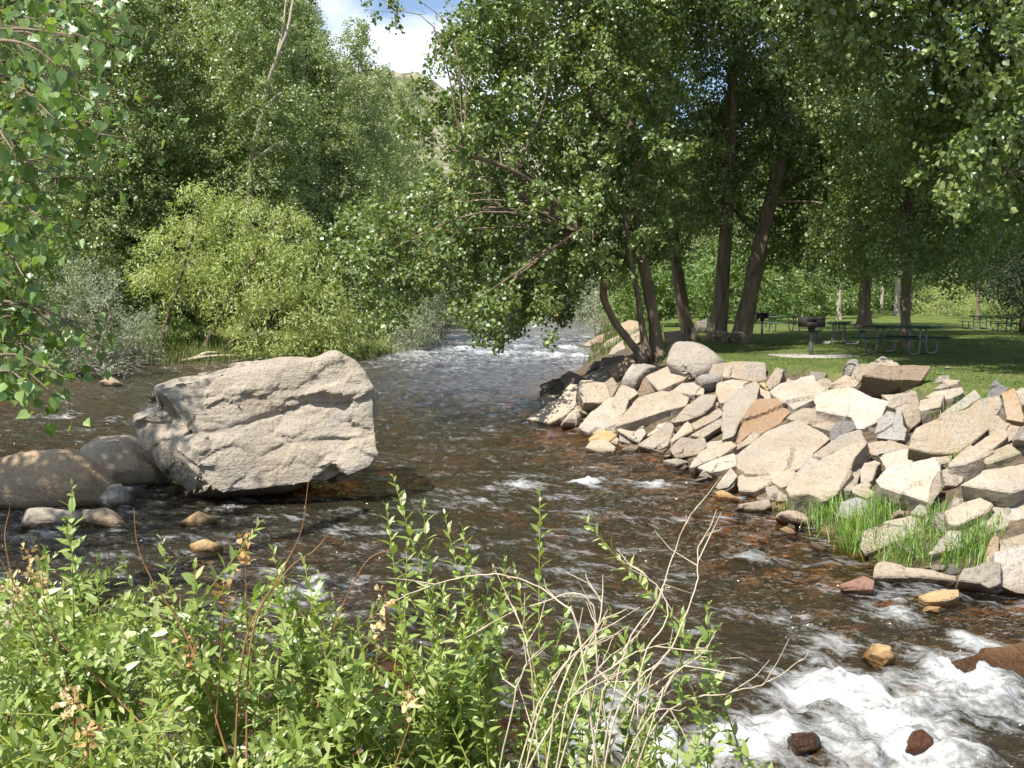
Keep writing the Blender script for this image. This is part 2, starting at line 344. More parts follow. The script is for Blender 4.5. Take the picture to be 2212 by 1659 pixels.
# river surface: waves and whitewater as geometry, amount of froth and painted glints kept as a vertex value
FOAM = [(-5.66,53.11,2.00,3.45,0.60), (-6.35,50.68,1.19,1.77,0.50), (-3.14,57.45,1.89,3.57,0.70), (-0.67,54.61,2.31,3.16,0.80), (1.85,53.11,1.75,2.96,0.80), (3.56,52.39,0.99,2.39,0.80), (0.68,60.60,1.71,3.38,0.60), (3.43,58.76,1.38,3.14,0.70), (-1.76,66.87,1.89,3.45,0.55), (-4.44,64.64,1.22,3.17,0.45), (1.42,68.65,2.26,3.68,0.45), (-2.48,49.70,1.40,1.69,0.40), (-4.48,46.14,1.52,1.78,0.35), (-0.13,46.14,1.74,1.78,0.30), (2.84,137.37,3.88,18.47,0.40), (-2.20,101.62,2.39,9.10,0.35), (3.15,90.61,2.13,7.01,0.30), (1.29,16.51,0.47,0.60,0.80), (2.21,16.33,0.46,0.50,0.60), (0.03,16.00,0.53,0.80,0.50), (-0.33,14.85,0.21,0.42,0.40), (-0.52,23.70,0.39,0.44,0.50), (2.95,11.53,0.33,0.29,0.55), (2.46,11.32,0.16,0.16,0.40), (-2.10,10.27,0.39,0.50,0.65), (-1.54,10.45,0.25,0.34,0.40), (0.64,9.94,0.28,0.39,0.35), (1.91,10.63,0.40,0.53,0.30), (2.24,10.27,0.29,0.41,0.35), (-12.36,25.94,0.73,0.63,0.40), (-10.31,25.42,0.84,0.61,0.40), (-4.15,14.34,0.41,0.32,0.35), (-2.36,16.21,0.38,0.49,0.40), (2.85,7.40,0.91,0.77,0.90), (1.82,6.89,0.81,0.67,0.80), (3.79,7.88,0.56,0.58,0.80), (2.86,6.58,0.77,0.54,0.90), (1.10,6.58,0.46,0.61,0.90), (2.52,8.09,0.46,0.41,0.50), (4.22,8.55,0.32,0.34,0.70), (3.74,9.19,0.43,0.53,0.50), (0.71,7.58,0.43,0.54,0.60), (0.48,6.89,0.32,0.52,0.80), (2.40,9.33,0.70,0.82,0.30), (2.90,8.67,0.41,0.47,0.40), (2.06,20.80,0.34,0.31,0.36), (2.31,20.76,0.16,0.15,0.36), (1.93,19.56,0.34,0.31,0.36), (2.55,20.01,0.24,0.22,0.36), (3.11,19.69,0.22,0.20,0.36), (3.55,15.38,0.24,0.22,0.36), (4.15,14.38,0.12,0.15,0.36), (3.74,13.99,0.33,0.30,0.36), (3.43,14.90,0.19,0.17,0.36), (3.47,16.73,0.14,0.15,0.36), (3.32,16.42,0.13,0.15,0.36), (3.21,17.99,0.28,0.25,0.36), (3.16,19.08,0.12,0.15,0.36), (3.95,14.58,0.14,0.15,0.36), (3.78,12.66,0.12,0.15,0.36), (5.17,9.85,0.13,0.15,0.36), (4.41,10.14,0.48,0.44,0.36), (4.35,9.36,0.23,0.21,0.36), (3.69,9.76,0.19,0.17,0.36), (-6.84,14.22,1.09,0.99,0.36), (-6.39,16.18,0.91,0.83,0.36), (-5.89,14.39,0.33,0.30,0.36), (-6.18,12.95,0.47,0.43,0.36), (-5.44,12.97,0.39,0.36,0.36), (-4.17,13.04,0.29,0.26,0.36), (-3.64,11.66,0.24,0.22,0.36), (-4.32,13.93,0.12,0.15,0.36), (2.17,6.64,0.15,0.15,0.36), (3.01,6.66,0.14,0.15,0.36), (4.21,7.61,0.48,0.44,0.36), (3.25,8.01,0.15,0.15,0.36), (4.20,9.28,0.14,0.15,0.36)]
rows = [4.0]
while rows[-1] < 210:
    y = rows[-1]; rows.append(y + min(max(.022, y * y / 1900), .28 if y < 75 else 2.0))
wy = np.array(rows); ta = np.linspace(-.95, .95, 560)
WX = ta[None] * (wy[:, None] + 3); WY = np.repeat(wy[:, None], len(ta), 1)
ex = np.clip((WY - 3), 0, None)
xf, yf = WX.ravel(), WY.ravel()
foam_glint = np.full_like(xf, .13) * np.clip((24 - yf) / 8, .4, 1) + .12 * np.clip(fbm(xf * .5, yf * .5, o=3, s=47), 0, 1) + .30 * np.clip((yf - 40) / 10, 0, 1)  # low base level paints sky and sun glints as white flecks
wxp = xf + .25 * fbm(xf * 1.3, yf * .8, o=2, s=31); wyp = yf + .5 * fbm(xf * .8, yf * .8, o=2, s=37) * np.clip(yf / 15, .5, 2)
for fx_, fy_, rx_, ry_, a_ in FOAM:
    foam_glint = np.maximum(foam_glint, a_ * np.clip(1.25 - np.hypot((wxp - fx_) / rx_, (wyp - fy_) / ry_), 0, 1))
sdw, _ = shore(xf, yf); gzw = ground_z(xf, yf); dep = np.clip((zwater(yf) - gzw - .05) / .5, 0, 1)
inw = np.clip(-sdw / .5, 0, 1)
far = np.clip((yf - 15) / 20, 0, 1)
amp = (.028 + .07 * far * np.clip((95 - yf) / 30, .4, 1) + .13 * foam_glint) * (.35 + .65 * inw)
kx = 1.0 + 2.2 * np.clip((14 - yf) / 10, 0, 1)
h1 = 1 - np.abs(fbm(xf * .9 * kx, yf * 1.5 * kx + .7 * xf, o=3, s=41)) * 2
h2 = fbm(xf * 4.5, yf * 6.5 + 1.5 * xf, o=3, s=43) * (1 + 1.2 * foam_glint)
wz = wsurf(xf, yf) + amp * (h1 * .8 + h2 * .55 * np.clip(60 / (yf + 1), .1, 1))
idx = np.arange(WX.size).reshape(WX.shape)
Q = np.stack([idx[:-1, :-1], idx[:-1, 1:], idx[1:, 1:], idx[1:, :-1]], -1).reshape(-1, 4)
keep = (sdw < .9); Q = Q[keep[Q].any(1)]
used, inv = np.unique(Q, return_inverse=True); Q = inv.reshape(-1, 4)
me = new_mesh('river', np.stack([xf, yf, wz], -1)[used], [Q], smooth=True)
for nm, val in (('foam_glint', foam_glint), ('deep', dep), ('chop', far)):
    a = me.attributes.new(nm, 'FLOAT', 'POINT'); a.data.foreach_set('value', np.ascontiguousarray(val[used], np.float32))
k = NT('river_water'); p = k.n('NewGeometry').outputs['Position']
at_ = lambda n: k.n('Attribute', attribute_name=n).outputs['Fac']
wv = k.math('ADD', k.noise(p, 2.0, 3, .55, (1, 1.9, 1)), k.math('MULTIPLY', k.noise(p, 7.5, 2, .5, (1, 1.7, 1)), .30))
bp = k.n('Bump'); k.l(wv, bp.inputs['Height']); bp.inputs['Strength'].default_value = 1.0
k.l(k.math('SUBTRACT', .30, k.math('MULTIPLY', at_('chop'), .20)), bp.inputs['Distance']); nrm = bp.outputs['Normal']
fr = k.n('Fresnel'); fr.inputs['IOR'].default_value = 1.33; k.l(nrm, fr.inputs['Normal'])
tr = k.n('BsdfTransparent'); tr.inputs['Color'].default_value = (.80, .68, .50, 1)
dk = k.n('BsdfDiffuse'); dk.inputs['Color'].default_value = (.040, .034, .020, 1)
g = k.n('BsdfGlossy'); k.l(k.math('ADD', .05, k.math('MULTIPLY', at_('chop'), .20)), g.inputs['Roughness']); k.l(nrm, g.inputs['Normal'])
m1 = k.n('MixShader'); k.l(k.math('MULTIPLY', at_('deep'), .55), m1.inputs[0]); k.l(tr.outputs[0], m1.inputs[1]); k.l(dk.outputs[0], m1.inputs[2])
m2 = k.n('MixShader'); k.l(fr.outputs[0], m2.inputs[0]); k.l(m1.outputs[0], m2.inputs[1]); k.l(g.outputs[0], m2.inputs[2])
# whitewater bubbles and painted glint flecks: a rough white scatterer, thin where the lace is thin
rot = k.n('Mapping'); rot.inputs['Rotation'].default_value = (0, 0, math.radians(40)); k.l(p, rot.inputs['Vector']); q_ = rot.outputs['Vector']
lace = k.noise(q_, 4.6, 5, .66, (.42, 1.15, 1)); lace2 = k.noise(q_, 17, 3, .7, (.5, 1.1, 1)); band = k.noise(p, 1.1, 3, .6, (.55, 1.3, 1))
lc = k.math('ADD', k.math('ADD', k.math('MULTIPLY', lace, .55), k.math('MULTIPLY', lace2, .30)), k.math('MULTIPLY', band, .35))
fv = k.math('ADD', k.math('MULTIPLY', at_('foam_glint'), .84), k.math('MULTIPLY', k.math('SUBTRACT', lc, .60), 2.4))
fm = k.ramp(fv, [(.20, 0.0), (.45, .22), (.80, .66), (1.15, .88)])
wd = k.n('BsdfDiffuse'); wd.inputs['Color'].default_value = (.72, .74, .74, 1); k.l(k.bump(lc, .6, .03, k.bump(wv, 1.0, .14)), wd.inputs['Normal'])
m3 = k.n('MixShader'); k.l(fm, m3.inputs[0]); k.l(m2.outputs[0], m3.inputs[1]); k.l(wd.outputs[0], m3.inputs[2])
k.l(m3.outputs[0], k.out.inputs['Surface'])
river = kind(obj('river', me, k.m), 'structure')

# dry hillside behind the trees
hx = np.linspace(-420, 420, 120); hy = np.linspace(300, 620, 40); HX, HY = np.meshgrid(hx, hy)
ridge = 118 - .22 * (HX + 60) + 14 * fbm(HX * .012, HY * .012, o=4, s=61)
HZ = -4 + np.clip((HY - 300) / 190, 0, 1) ** .9 * ridge * (1 + .06 * fbm(HX * .05, HY * .05, o=3, s=63))
idx = np.arange(HX.size).reshape(HX.shape); Q = np.stack([idx[:-1, :-1], idx[:-1, 1:], idx[1:, 1:], idx[1:, :-1]], -1).reshape(-1, 4)
k = NT('dry_hillside'); p = k.n('NewGeometry').outputs['Position']
c = k.ramp(k.noise(p, .05, 8, .7), [(.32, (.14, .15, .08)), (.48, (.27, .245, .165)), (.7, (.37, .325, .235))])
c = k.mix(k.ramp(k.noise(p, .22, 5, .7), [(.45, 0.0), (.56, .85)]), c, (.075, .09, .05)); k.principled(c, 1, None, .05)
hill = kind(obj('hill', new_mesh('hill', np.stack([HX, HY, HZ], -1).reshape(-1, 3), [Q], smooth=True), k.m), 'structure')
def hill_z(x, y):
    r = 118 - .22 * (x + 60) + 14 * float(fbm(np.array([x * .012]), np.array([y * .012]), o=4, s=61)[0])
    return -4 + min(max((y - 300) / 190, 0), 1) ** .9 * r * (1 + .06 * float(fbm(np.array([x * .05]), np.array([y * .05]), o=3, s=63)[0]))

# ------------------------------------------------------------------ rocks
def dense(bm, L, it=4):
    for _ in range(it):
        e = [q for q in bm.edges if q.calc_length() > L]
        if not e: break
        bmesh.ops.subdivide_edges(bm, edges=e, cuts=1, use_grid_fill=False)
        bmesh.ops.triangulate(bm, faces=[f for f in bm.faces if len(f.verts) > 3])
def facet(V, Nn, K, amp, rng, metric=None, tilt=.05):
    """chips the surface into K planar facets of their own height and tilt"""
    s = V[rng.integers(0, len(V), K)]; mt = np.array([1, 1, 1.0]) if metric is None else metric
    d = (((V[:, None] - s[None]) * mt) ** 2).sum(-1) * rng.uniform(.6, 1.6, K)[None]; i = d.argmin(1)
    off = rng.uniform(-.7, .7, K) * amp; tl = rng.normal(0, tilt, (K, 3))
    return off[i] + ((V - s[i]) * tl[i]).sum(-1)
def finish_rock(bm, name, c, amp, K, rng, smooth_it=0, metric=None, sharp=38):
    for _ in range(smooth_it): bmesh.ops.smooth_vert(bm, verts=bm.verts, factor=.5, use_axis_x=True, use_axis_y=True, use_axis_z=True)
    bmesh.ops.recalc_face_normals(bm, faces=bm.faces); bm.normal_update()
    V = np.array([v.co[:] for v in bm.verts]); Nn = np.array([v.normal[:] for v in bm.verts])
    sc = max(np.ptp(V, axis=0)); o = rng.uniform(0, 90, 3)
    d = amp * sc * (.9 * fbm(V[:, 0] * 3 / sc + o[0], V[:, 1] * 3 / sc + o[1], V[:, 2] * 3 / sc + o[2], o=3) + .45 * fbm(V[:, 0] * 12 / sc + o[0], V[:, 1] * 12 / sc, V[:, 2] * 12 / sc, o=2, s=8))
    if K: d = d + facet(V, Nn, K, amp * sc * .8, rng, metric)
    V = V + Nn * d[:, None] - np.array(c)
    for v, q in zip(bm.verts, V): v.co = q
    me = bpy.data.meshes.new(name); bm.to_mesh(me); bm.free()
    me.polygons.foreach_set('use_smooth', np.ones(len(me.polygons), bool)); me.set_sharp_from_angle(angle=math.radians(sharp))
    return me
def make_rock(name, pts, N, t, rounded, seed):
    rng = np.random.default_rng(seed); P = np.array(pts, float); N = np.array(N, float); c = P.mean(0)
    size = np.ptp(P, axis=0).max(); bm = bmesh.new()
    if rounded:
        for s_, h in ((1, 0), (.84, .26), (.5, .42), (.93, -.45), (.55, -.85)):
            for q in P: bm.verts.new(c + (q - c) * s_ + N * h * t)
        r = bmesh.ops.convex_hull(bm, input=bm.verts)
        bmesh.ops.delete(bm, geom=[v for v in bm.verts if not v.link_faces], context='VERTS')
        dense(bm, size / 14); me = finish_rock(bm, name, c, .018, 7, rng, 2, sharp=45)
    else:
        a = [bm.verts.new(q) for q in P]; tw = rng.uniform(-.12, .12, 3)
        b = [bm.verts.new(c + (q - c) * rng.uniform(.88, 1.02) - N * t * rng.uniform(.8, 1.15) + np.cross(tw, N) * t) for q in P]
        n = len(P); bm.faces.new(a); bm.faces.new(b[::-1])
        for i in range(n): bm.faces.new((a[i], b[i], b[(i + 1) % n], a[(i + 1) % n]))
        bmesh.ops.recalc_face_normals(bm, faces=bm.faces)
        bmesh.ops.bevel(bm, geom=list(bm.edges), offset=min(.016, size * .02, t * .1), segments=1, affect='EDGES', clamp_overlap=True)
        bmesh.ops.triangulate(bm, faces=bm.faces); dense(bm, size / 17)
        me = finish_rock(bm, name, c, .014, 6, rng, 0, sharp=27)
    return me, c
ROCKS = [
([(0.89,32.66,0.36), (1.71,32.46,0.64), (1.81,32.19,0.34), (1.38,32.18,0.05), (0.91,32.33,-0.06)], (-0.366,-0.742,0.562), 0.80, 'f', 'dark', 'dark shaded wet block at the waterline where the rock bank begins, upstream end'),
([(1.59,30.93,0.74), (1.85,31.10,0.85), (2.41,30.37,0.75), (2.07,29.82,0.50), (1.64,30.07,0.47)], (-0.218,-0.298,0.929), 0.60, 's', 'brown', 'brown speckled rock between the dark shaded wet block and the stained cream slab'),
([(2.70,35.01,0.69), (2.97,35.19,1.01), (3.20,35.18,1.01), (3.13,35.00,0.72), (2.78,34.90,0.52), (2.55,34.87,0.45)], (-0.046,-0.851,0.523), 0.60, 'r', 'dgrey', 'dark grey rounded rock at the water beside the rapids'),
([(2.30,29.32,0.81), (2.37,29.52,1.06), (2.66,29.31,1.04), (2.73,29.19,0.95), (2.50,29.11,0.72)], (-0.419,-0.667,0.616), 0.50, 'f', 'blue', 'small bluish grey rock above the stained cream slab'),
([(2.37,27.76,0.83), (2.59,28.15,1.03), (2.83,28.29,1.16), (2.84,27.63,0.97), (2.59,27.40,0.81)], (-0.337,-0.262,0.904), 0.50, 's', 'tan', 'tan rock wedged right of the small bluish grey rock'),
([(2.60,26.92,1.30), (3.29,27.02,1.65), (3.40,26.84,1.46), (3.17,26.69,1.20), (2.88,26.63,1.03), (2.71,26.67,1.02)], (-0.204,-0.758,0.619), 0.60, 'f', 'brown', 'rusty brown block with a notched upper edge below the leaning trunks'),
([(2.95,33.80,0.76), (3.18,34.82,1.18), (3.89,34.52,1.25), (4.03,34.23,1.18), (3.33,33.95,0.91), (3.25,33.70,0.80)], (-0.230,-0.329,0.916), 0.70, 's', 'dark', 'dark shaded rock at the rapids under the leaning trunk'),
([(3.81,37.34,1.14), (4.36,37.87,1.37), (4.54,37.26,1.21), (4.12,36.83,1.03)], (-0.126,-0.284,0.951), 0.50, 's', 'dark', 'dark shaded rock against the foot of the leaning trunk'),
([(2.78,24.83,1.07), (2.86,24.97,1.29), (3.08,25.11,1.49), (3.41,25.10,1.47), (3.77,25.04,1.39), (3.43,24.92,1.21), (3.07,24.67,0.84), (2.89,24.73,0.93)], (0.002,-0.824,0.567), 0.70, 'r', 'pgrey', 'pale grey rounded boulder beside the grass patch at the trunks'),
([(3.23,23.84,1.28), (4.27,24.07,1.71), (4.28,23.68,1.57), (4.31,23.31,1.43), (4.07,23.11,1.28), (3.44,22.98,1.02)], (-0.292,-0.343,0.893), 0.50, 's', 'pink', 'pinkish tan slab leaning in front of the grey round boulder'),
([(2.76,23.31,0.77), (3.03,23.49,0.99), (3.23,23.73,1.30), (3.57,23.56,0.98), (3.42,23.51,0.93), (3.02,23.38,0.82), (2.77,23.21,0.63)], (0.114,-0.827,0.550), 0.60, 'f', 'brown', 'brown pyramid shaped rock pointing up behind the long cream slab'),
([(2.35,23.21,0.71), (2.62,23.42,1.14), (2.89,23.22,1.04), (2.99,23.10,0.94), (2.76,23.08,0.78), (2.67,22.96,0.57), (2.47,23.05,0.58)], (-0.327,-0.750,0.575), 0.50, 'f', 'cream', 'cream rock standing on edge left of the brown pyramid rock'),
([(2.37,25.23,1.02), (2.59,25.32,1.16), (2.73,25.10,0.96), (2.53,24.86,0.67), (2.42,25.05,0.84)], (-0.145,-0.710,0.689), 0.50, 'f', 'tan', 'narrow tan rock between the stained cream slab and the upright cream rock'),
([(1.65,24.30,0.98), (1.76,24.42,1.13), (2.02,24.41,1.13), (2.30,24.39,1.11), (2.37,24.23,0.92), (2.43,24.04,0.68), (2.29,24.00,0.62), (1.77,24.01,0.62), (1.68,24.17,0.81)], (-0.029,-0.777,0.629), 0.60, 'f', 'stain', 'cream slab with a brown stained patch and a dark hollow below'),
([(0.81,28.62,0.16), (0.98,28.74,0.37), (1.48,28.75,0.37), (1.33,28.65,0.21), (1.09,28.51,-0.02), (0.83,28.49,-0.05)], (0.015,-0.862,0.507), 0.50, 'r', 'cream', 'rounded cream stone at the water below the dark shaded wet block'),
([(0.39,25.00,0.11), (1.31,25.63,0.70), (1.56,25.92,0.91), (1.78,25.67,0.88), (1.77,24.92,0.57), (1.36,24.57,0.28), (0.93,24.43,0.07)], (-0.315,-0.359,0.879), 0.60, 's', 'cream', 'long cream wedge dipping its pointed end into the river'),
([(1.56,24.31,0.44), (1.73,24.53,0.66), (1.92,24.23,0.31), (1.73,24.25,0.35)], (0.067,-0.741,0.668), 0.35, 'f', 'tan', 'small tan triangular rock below the stained cream slab'),
([(1.19,23.81,0.08), (1.39,23.99,0.35), (1.59,24.06,0.46), (1.73,24.01,0.39), (1.72,23.89,0.21), (1.65,23.78,0.04)], (-0.002,-0.836,0.549), 0.50, 'r', 'cream', 'low rounded cream rock at the water right of the pointed wedge'),
([(1.53,22.64,0.19), (1.84,23.15,0.48), (2.29,23.52,0.74), (2.45,23.54,0.77), (2.60,22.92,0.51), (2.26,22.35,0.18), (1.93,22.24,0.07), (1.67,22.49,0.14)], (-0.156,-0.419,0.894), 0.50, 's', 'gcream', 'smooth grey cream slab sliding into the water, left of the long cream slab'),
([(1.98,24.59,0.43), (2.05,24.72,0.50), (2.33,24.51,0.52), (2.10,24.41,0.40)], (-0.307,-0.332,0.892), 0.30, 's', 'gcream', 'small pale rock in the hollow under the stained cream slab'),
([(2.10,22.15,0.22), (2.29,22.72,0.47), (2.44,22.96,0.60), (2.67,22.82,0.59), (2.41,22.25,0.32)], (-0.196,-0.345,0.918), 0.35, 's', 'cream', 'cream slab edge tucked against the left end of the long cream slab'),
([(2.22,21.11,0.40), (2.59,21.88,0.78), (2.84,22.14,0.94), (3.40,22.25,1.10), (3.74,21.96,1.05), (3.94,21.69,0.98), (3.82,21.38,0.83), (3.27,21.32,0.70), (2.72,21.19,0.53)], (-0.184,-0.367,0.912), 0.32, 's', 'cream', 'longest cream slab, its chipped brown edge facing the river'),
([(2.09,21.78,0.25), (2.35,21.83,0.34), (2.34,21.72,0.20), (2.24,21.71,0.18)], (-0.040,-0.784,0.620), 0.30, 'f', 'grey', 'small grey rock under the left end of the longest cream slab'),
([(1.68,21.19,0.10), (1.92,21.51,0.28), (2.11,21.44,0.29), (2.29,21.17,0.21), (2.04,20.92,0.07), (1.71,21.13,0.08)], (-0.184,-0.362,0.914), 0.35, 'w', 'ochre', 'yellowish tan rock in shallow water off the smooth slab'),
([(2.03,21.03,0.09), (2.23,21.20,0.18), (2.32,21.09,0.14), (2.25,20.88,0.04)], (-0.088,-0.404,0.911), 0.30, 'w', 'cream', 'small cream rock in the shallows between two larger ones'),
([(1.49,19.98,0.10), (1.64,20.17,0.24), (1.89,20.08,0.25), (2.10,19.80,0.15), (2.07,19.68,0.08), (1.77,19.75,0.05)], (-0.211,-0.459,0.863), 0.35, 'w', 'cream', 'flat cream rock lying alone in the water in front of the bank'),
([(2.22,20.96,0.34), (2.31,20.97,0.39), (2.57,20.79,0.31), (2.79,20.80,0.43), (2.85,20.68,0.31), (2.68,20.57,0.11), (2.56,20.68,0.18)], (-0.292,-0.722,0.628), 0.35, 'f', 'cream', 'crooked cream rock below the longest cream slab'),
([(2.30,21.04,0.27), (2.55,20.86,0.19), (2.60,20.70,0.04), (2.30,20.89,0.11)], (-0.287,-0.697,0.657), 0.35, 'f', 'grey', 'shaded grey rock under the crooked cream rock'),
([(2.59,20.15,0.13), (2.95,20.41,0.35), (3.32,20.68,0.57), (3.39,20.60,0.55), (3.40,20.44,0.46), (3.19,19.94,0.16), (3.04,19.86,0.09), (2.83,19.97,0.09)], (-0.201,-0.447,0.871), 0.50, 's', 'gtan', 'grey and tan wedge with a ridge running down to the water'),
([(2.84,20.77,0.22), (3.15,21.04,0.45), (3.38,21.04,0.52), (3.01,20.78,0.28)], (-0.275,-0.418,0.866), 0.30, 's', 'gcream', 'thin pale slab behind the ridged wedge'),
([(2.24,20.13,0.02), (2.30,20.21,0.07), (2.68,20.30,0.11), (2.56,20.15,0.01)], (0.054,-0.573,0.818), 0.15, 'w', 'grey', 'thin flat grey stone awash at the foot of the crooked rock'),
([(2.80,19.98,0.09), (3.19,19.96,0.09), (3.04,19.81,0.02)], (-0.028,-0.437,0.899), 0.15, 'w', 'grey', 'grey splinter awash at the foot of the ridged wedge'),
([(3.70,23.44,1.62), (3.78,23.72,1.91), (3.93,23.89,2.10), (4.31,23.85,2.10), (4.62,23.74,2.03), (4.94,23.46,1.79), (5.06,23.29,1.63), (4.83,23.29,1.60), (4.64,23.08,1.37), (4.31,23.03,1.28), (4.14,23.26,1.49), (3.84,23.35,1.55)], (-0.081,-0.706,0.704), 0.55, 'r', 'pgrey', 'large smooth grey boulder crowning the bank beside the lawn'),
([(4.26,28.61,1.54), (4.62,29.17,1.80), (4.89,29.46,1.96), (5.17,29.13,1.95), (4.80,29.23,1.87), (4.58,28.57,1.62)], (-0.264,-0.262,0.928), 0.40, 's', 'tan', 'tan slab half hidden behind the large smooth grey boulder'),
([(4.47,22.43,1.40), (4.64,22.66,1.66), (4.94,22.65,1.70), (4.86,22.35,1.38)], (-0.112,-0.714,0.691), 0.50, 'f', 'tan', 'short tan block set against the long pinkish block at the lawn edge'),
([(4.64,21.50,1.45), (4.72,21.75,1.73), (4.89,21.81,1.78), (5.63,21.87,1.71), (5.61,21.58,1.37), (5.35,21.51,1.33)], (0.113,-0.764,0.635), 0.50, 'f', 'pink', 'long pinkish rectangular block at the lawn edge'),
([(4.08,21.95,1.38), (4.22,22.00,1.42), (4.66,22.02,1.43), (4.79,21.96,1.36), (4.56,21.81,1.21), (4.43,21.77,1.17), (4.24,21.80,1.21)], (0.029,-0.736,0.677), 0.40, 'r', 'grey', 'grey oval flat stone under the tan blocks at the lawn edge'),
([(3.56,22.13,1.08), (3.86,22.26,1.25), (4.23,22.09,1.29), (4.30,21.86,1.18), (4.24,21.66,1.05), (3.96,21.78,1.02), (3.73,22.01,1.07)], (-0.283,-0.461,0.841), 0.35, 's', 'cream', 'small cream slab above the right end of the longest slab'),
([(3.37,20.83,0.55), (3.81,21.15,0.90), (4.12,21.27,1.08), (4.42,21.10,1.10), (4.27,20.83,0.88), (4.04,20.70,0.72), (3.66,20.68,0.57), (3.43,20.76,0.53)], (-0.304,-0.478,0.824), 0.35, 's', 'tan', 'tan tapered slab right of the longest cream slab'),
([(4.20,20.89,0.74), (4.25,21.00,0.89), (4.43,21.03,0.92), (4.42,20.95,0.81)], (0.053,-0.827,0.560), 0.30, 'f', 'tan', 'small tan rock squeezed above the two stacked bars'),
([(3.69,20.21,0.57), (4.31,20.39,0.87), (4.39,20.20,0.79), (4.20,20.10,0.67), (3.75,20.02,0.47)], (-0.269,-0.487,0.831), 0.30, 's', 'tan', 'upper of two stacked tan bars beside the speckled leaning slab'),
([(3.58,19.51,0.42), (4.30,19.83,0.79), (4.27,19.68,0.60), (3.81,19.47,0.36)], (0.030,-0.781,0.624), 0.30, 'f', 'cream', 'lower of two stacked tan bars, cracked across'),
([(3.26,20.06,0.26), (3.72,20.64,0.59), (3.79,20.26,0.43), (3.52,20.13,0.33), (3.29,19.96,0.22)], (-0.140,-0.404,0.904), 0.40, 's', 'cream', 'cream rock with a peaked top below the stacked bars'),
([(3.08,19.13,0.19), (3.35,19.24,0.42), (3.78,19.15,0.42), (3.82,19.04,0.27), (3.62,18.96,0.11), (3.20,18.98,0.02)], (-0.162,-0.802,0.574), 0.45, 'f', 'gtan', 'grey tan block with a dark end face at the waterline'),
([(4.40,21.20,1.13), (4.51,21.56,1.33), (4.83,21.47,1.40), (5.13,21.12,1.34), (5.17,21.00,1.30), (4.81,20.81,1.09), (4.60,20.72,0.98), (4.41,20.78,0.94)], (-0.299,-0.390,0.871), 0.60, 's', 'cream', 'blocky cream boulder behind the speckled leaning slab'),
([(3.99,18.63,0.44), (4.34,19.98,1.06), (4.71,20.26,1.28), (5.05,20.43,1.46), (5.13,20.20,1.39), (4.95,19.74,1.16), (4.71,19.39,0.96), (4.37,18.95,0.69), (4.23,18.64,0.52)], (-0.280,-0.339,0.898), 0.45, 's', 'lichen', 'big grey speckled slab leaning against the rust brown rock'),
([(5.09,20.44,1.08), (5.30,21.01,1.27), (5.40,20.61,1.19), (5.56,20.23,1.12), (5.34,20.16,1.06), (5.08,20.30,1.05)], (-0.181,-0.248,0.952), 0.40, 't', 'cream', 'bright cream top above the rust brown rock face'),
([(4.20,18.49,0.46), (4.37,18.72,0.76), (4.61,18.96,1.08), (4.78,19.04,1.20), (5.19,18.96,1.21), (5.41,18.73,1.00), (5.25,18.67,0.90), (4.99,18.49,0.63), (4.69,18.44,0.52), (4.58,18.55,0.61), (4.26,18.40,0.37)], (-0.146,-0.737,0.660), 0.60, 'f', 'rust', 'rust brown broken rock face in the middle of the bank'),
([(5.34,21.18,1.33), (5.44,21.16,1.35), (5.50,20.90,1.25), (5.44,20.82,1.20)], (-0.289,-0.410,0.865), 0.25, 's', 'ochre', 'small orange cream stone behind the speckled slab top'),
([(5.40,20.92,1.33), (5.67,21.06,1.68), (5.80,20.95,1.64), (5.67,20.78,1.36), (5.47,20.78,1.22)], (-0.403,-0.698,0.592), 0.35, 'f', 'tan', 'upright tan slab right of the long pinkish block'),
([(5.75,21.02,1.35), (5.85,21.17,1.45), (6.04,21.04,1.42), (5.98,20.96,1.37)], (-0.203,-0.445,0.872), 0.25, 's', 'pink', 'small pinkish rock at the lawn edge behind the wide pale slab'),
([(5.10,19.38,1.31), (5.31,19.57,1.44), (6.02,19.53,1.64), (5.98,19.25,1.53), (6.04,18.83,1.40), (5.79,18.61,1.25), (5.31,18.46,1.05), (5.19,18.99,1.20)], (-0.274,-0.315,0.909), 0.40, 's', 'gcream', 'wide pale slab below the lawn edge, left of the big white slab'),
([(5.99,19.38,1.51), (6.21,19.37,1.57), (6.30,19.30,1.50), (6.19,19.22,1.33)], (-0.204,-0.817,0.539), 0.35, 'f', 'tan', 'tan triangular rock between the wide pale slab and the grass'),
([(6.07,18.80,1.44), (6.50,19.11,1.67), (6.66,18.78,1.55), (6.55,18.65,1.47), (6.33,18.67,1.44)], (-0.181,-0.408,0.895), 0.40, 's', 'pink', 'pinkish peaked rock below the round pitted stone'),
([(5.25,17.03,1.42), (5.52,17.13,1.54), (5.87,17.14,1.64), (6.12,16.60,1.46), (6.38,16.29,1.40), (6.03,15.97,1.16), (5.71,15.84,1.02), (5.60,15.89,1.01), (5.62,16.21,1.16), (5.15,16.66,1.23)], (-0.238,-0.394,0.888), 0.30, 's', 'white', 'big white speckled slab with a notch in its lower edge'),
([(4.78,17.12,1.04), (5.15,17.29,1.21), (5.35,17.09,1.20), (5.52,16.75,1.14), (5.52,16.50,1.06), (5.30,16.27,0.92), (5.09,16.63,0.97), (4.92,16.93,1.02)], (-0.269,-0.298,0.916), 0.40, 's', 'tan', 'tan brown slab between the rust rock and the small blue black stone'),
([(5.25,16.17,0.92), (5.42,16.25,1.12), (5.66,16.13,1.09), (5.65,16.05,0.98), (5.41,16.05,0.86), (5.24,16.05,0.77)], (-0.311,-0.747,0.588), 0.40, 'f', 'slate', 'blue black angular stone under the big white slab'),
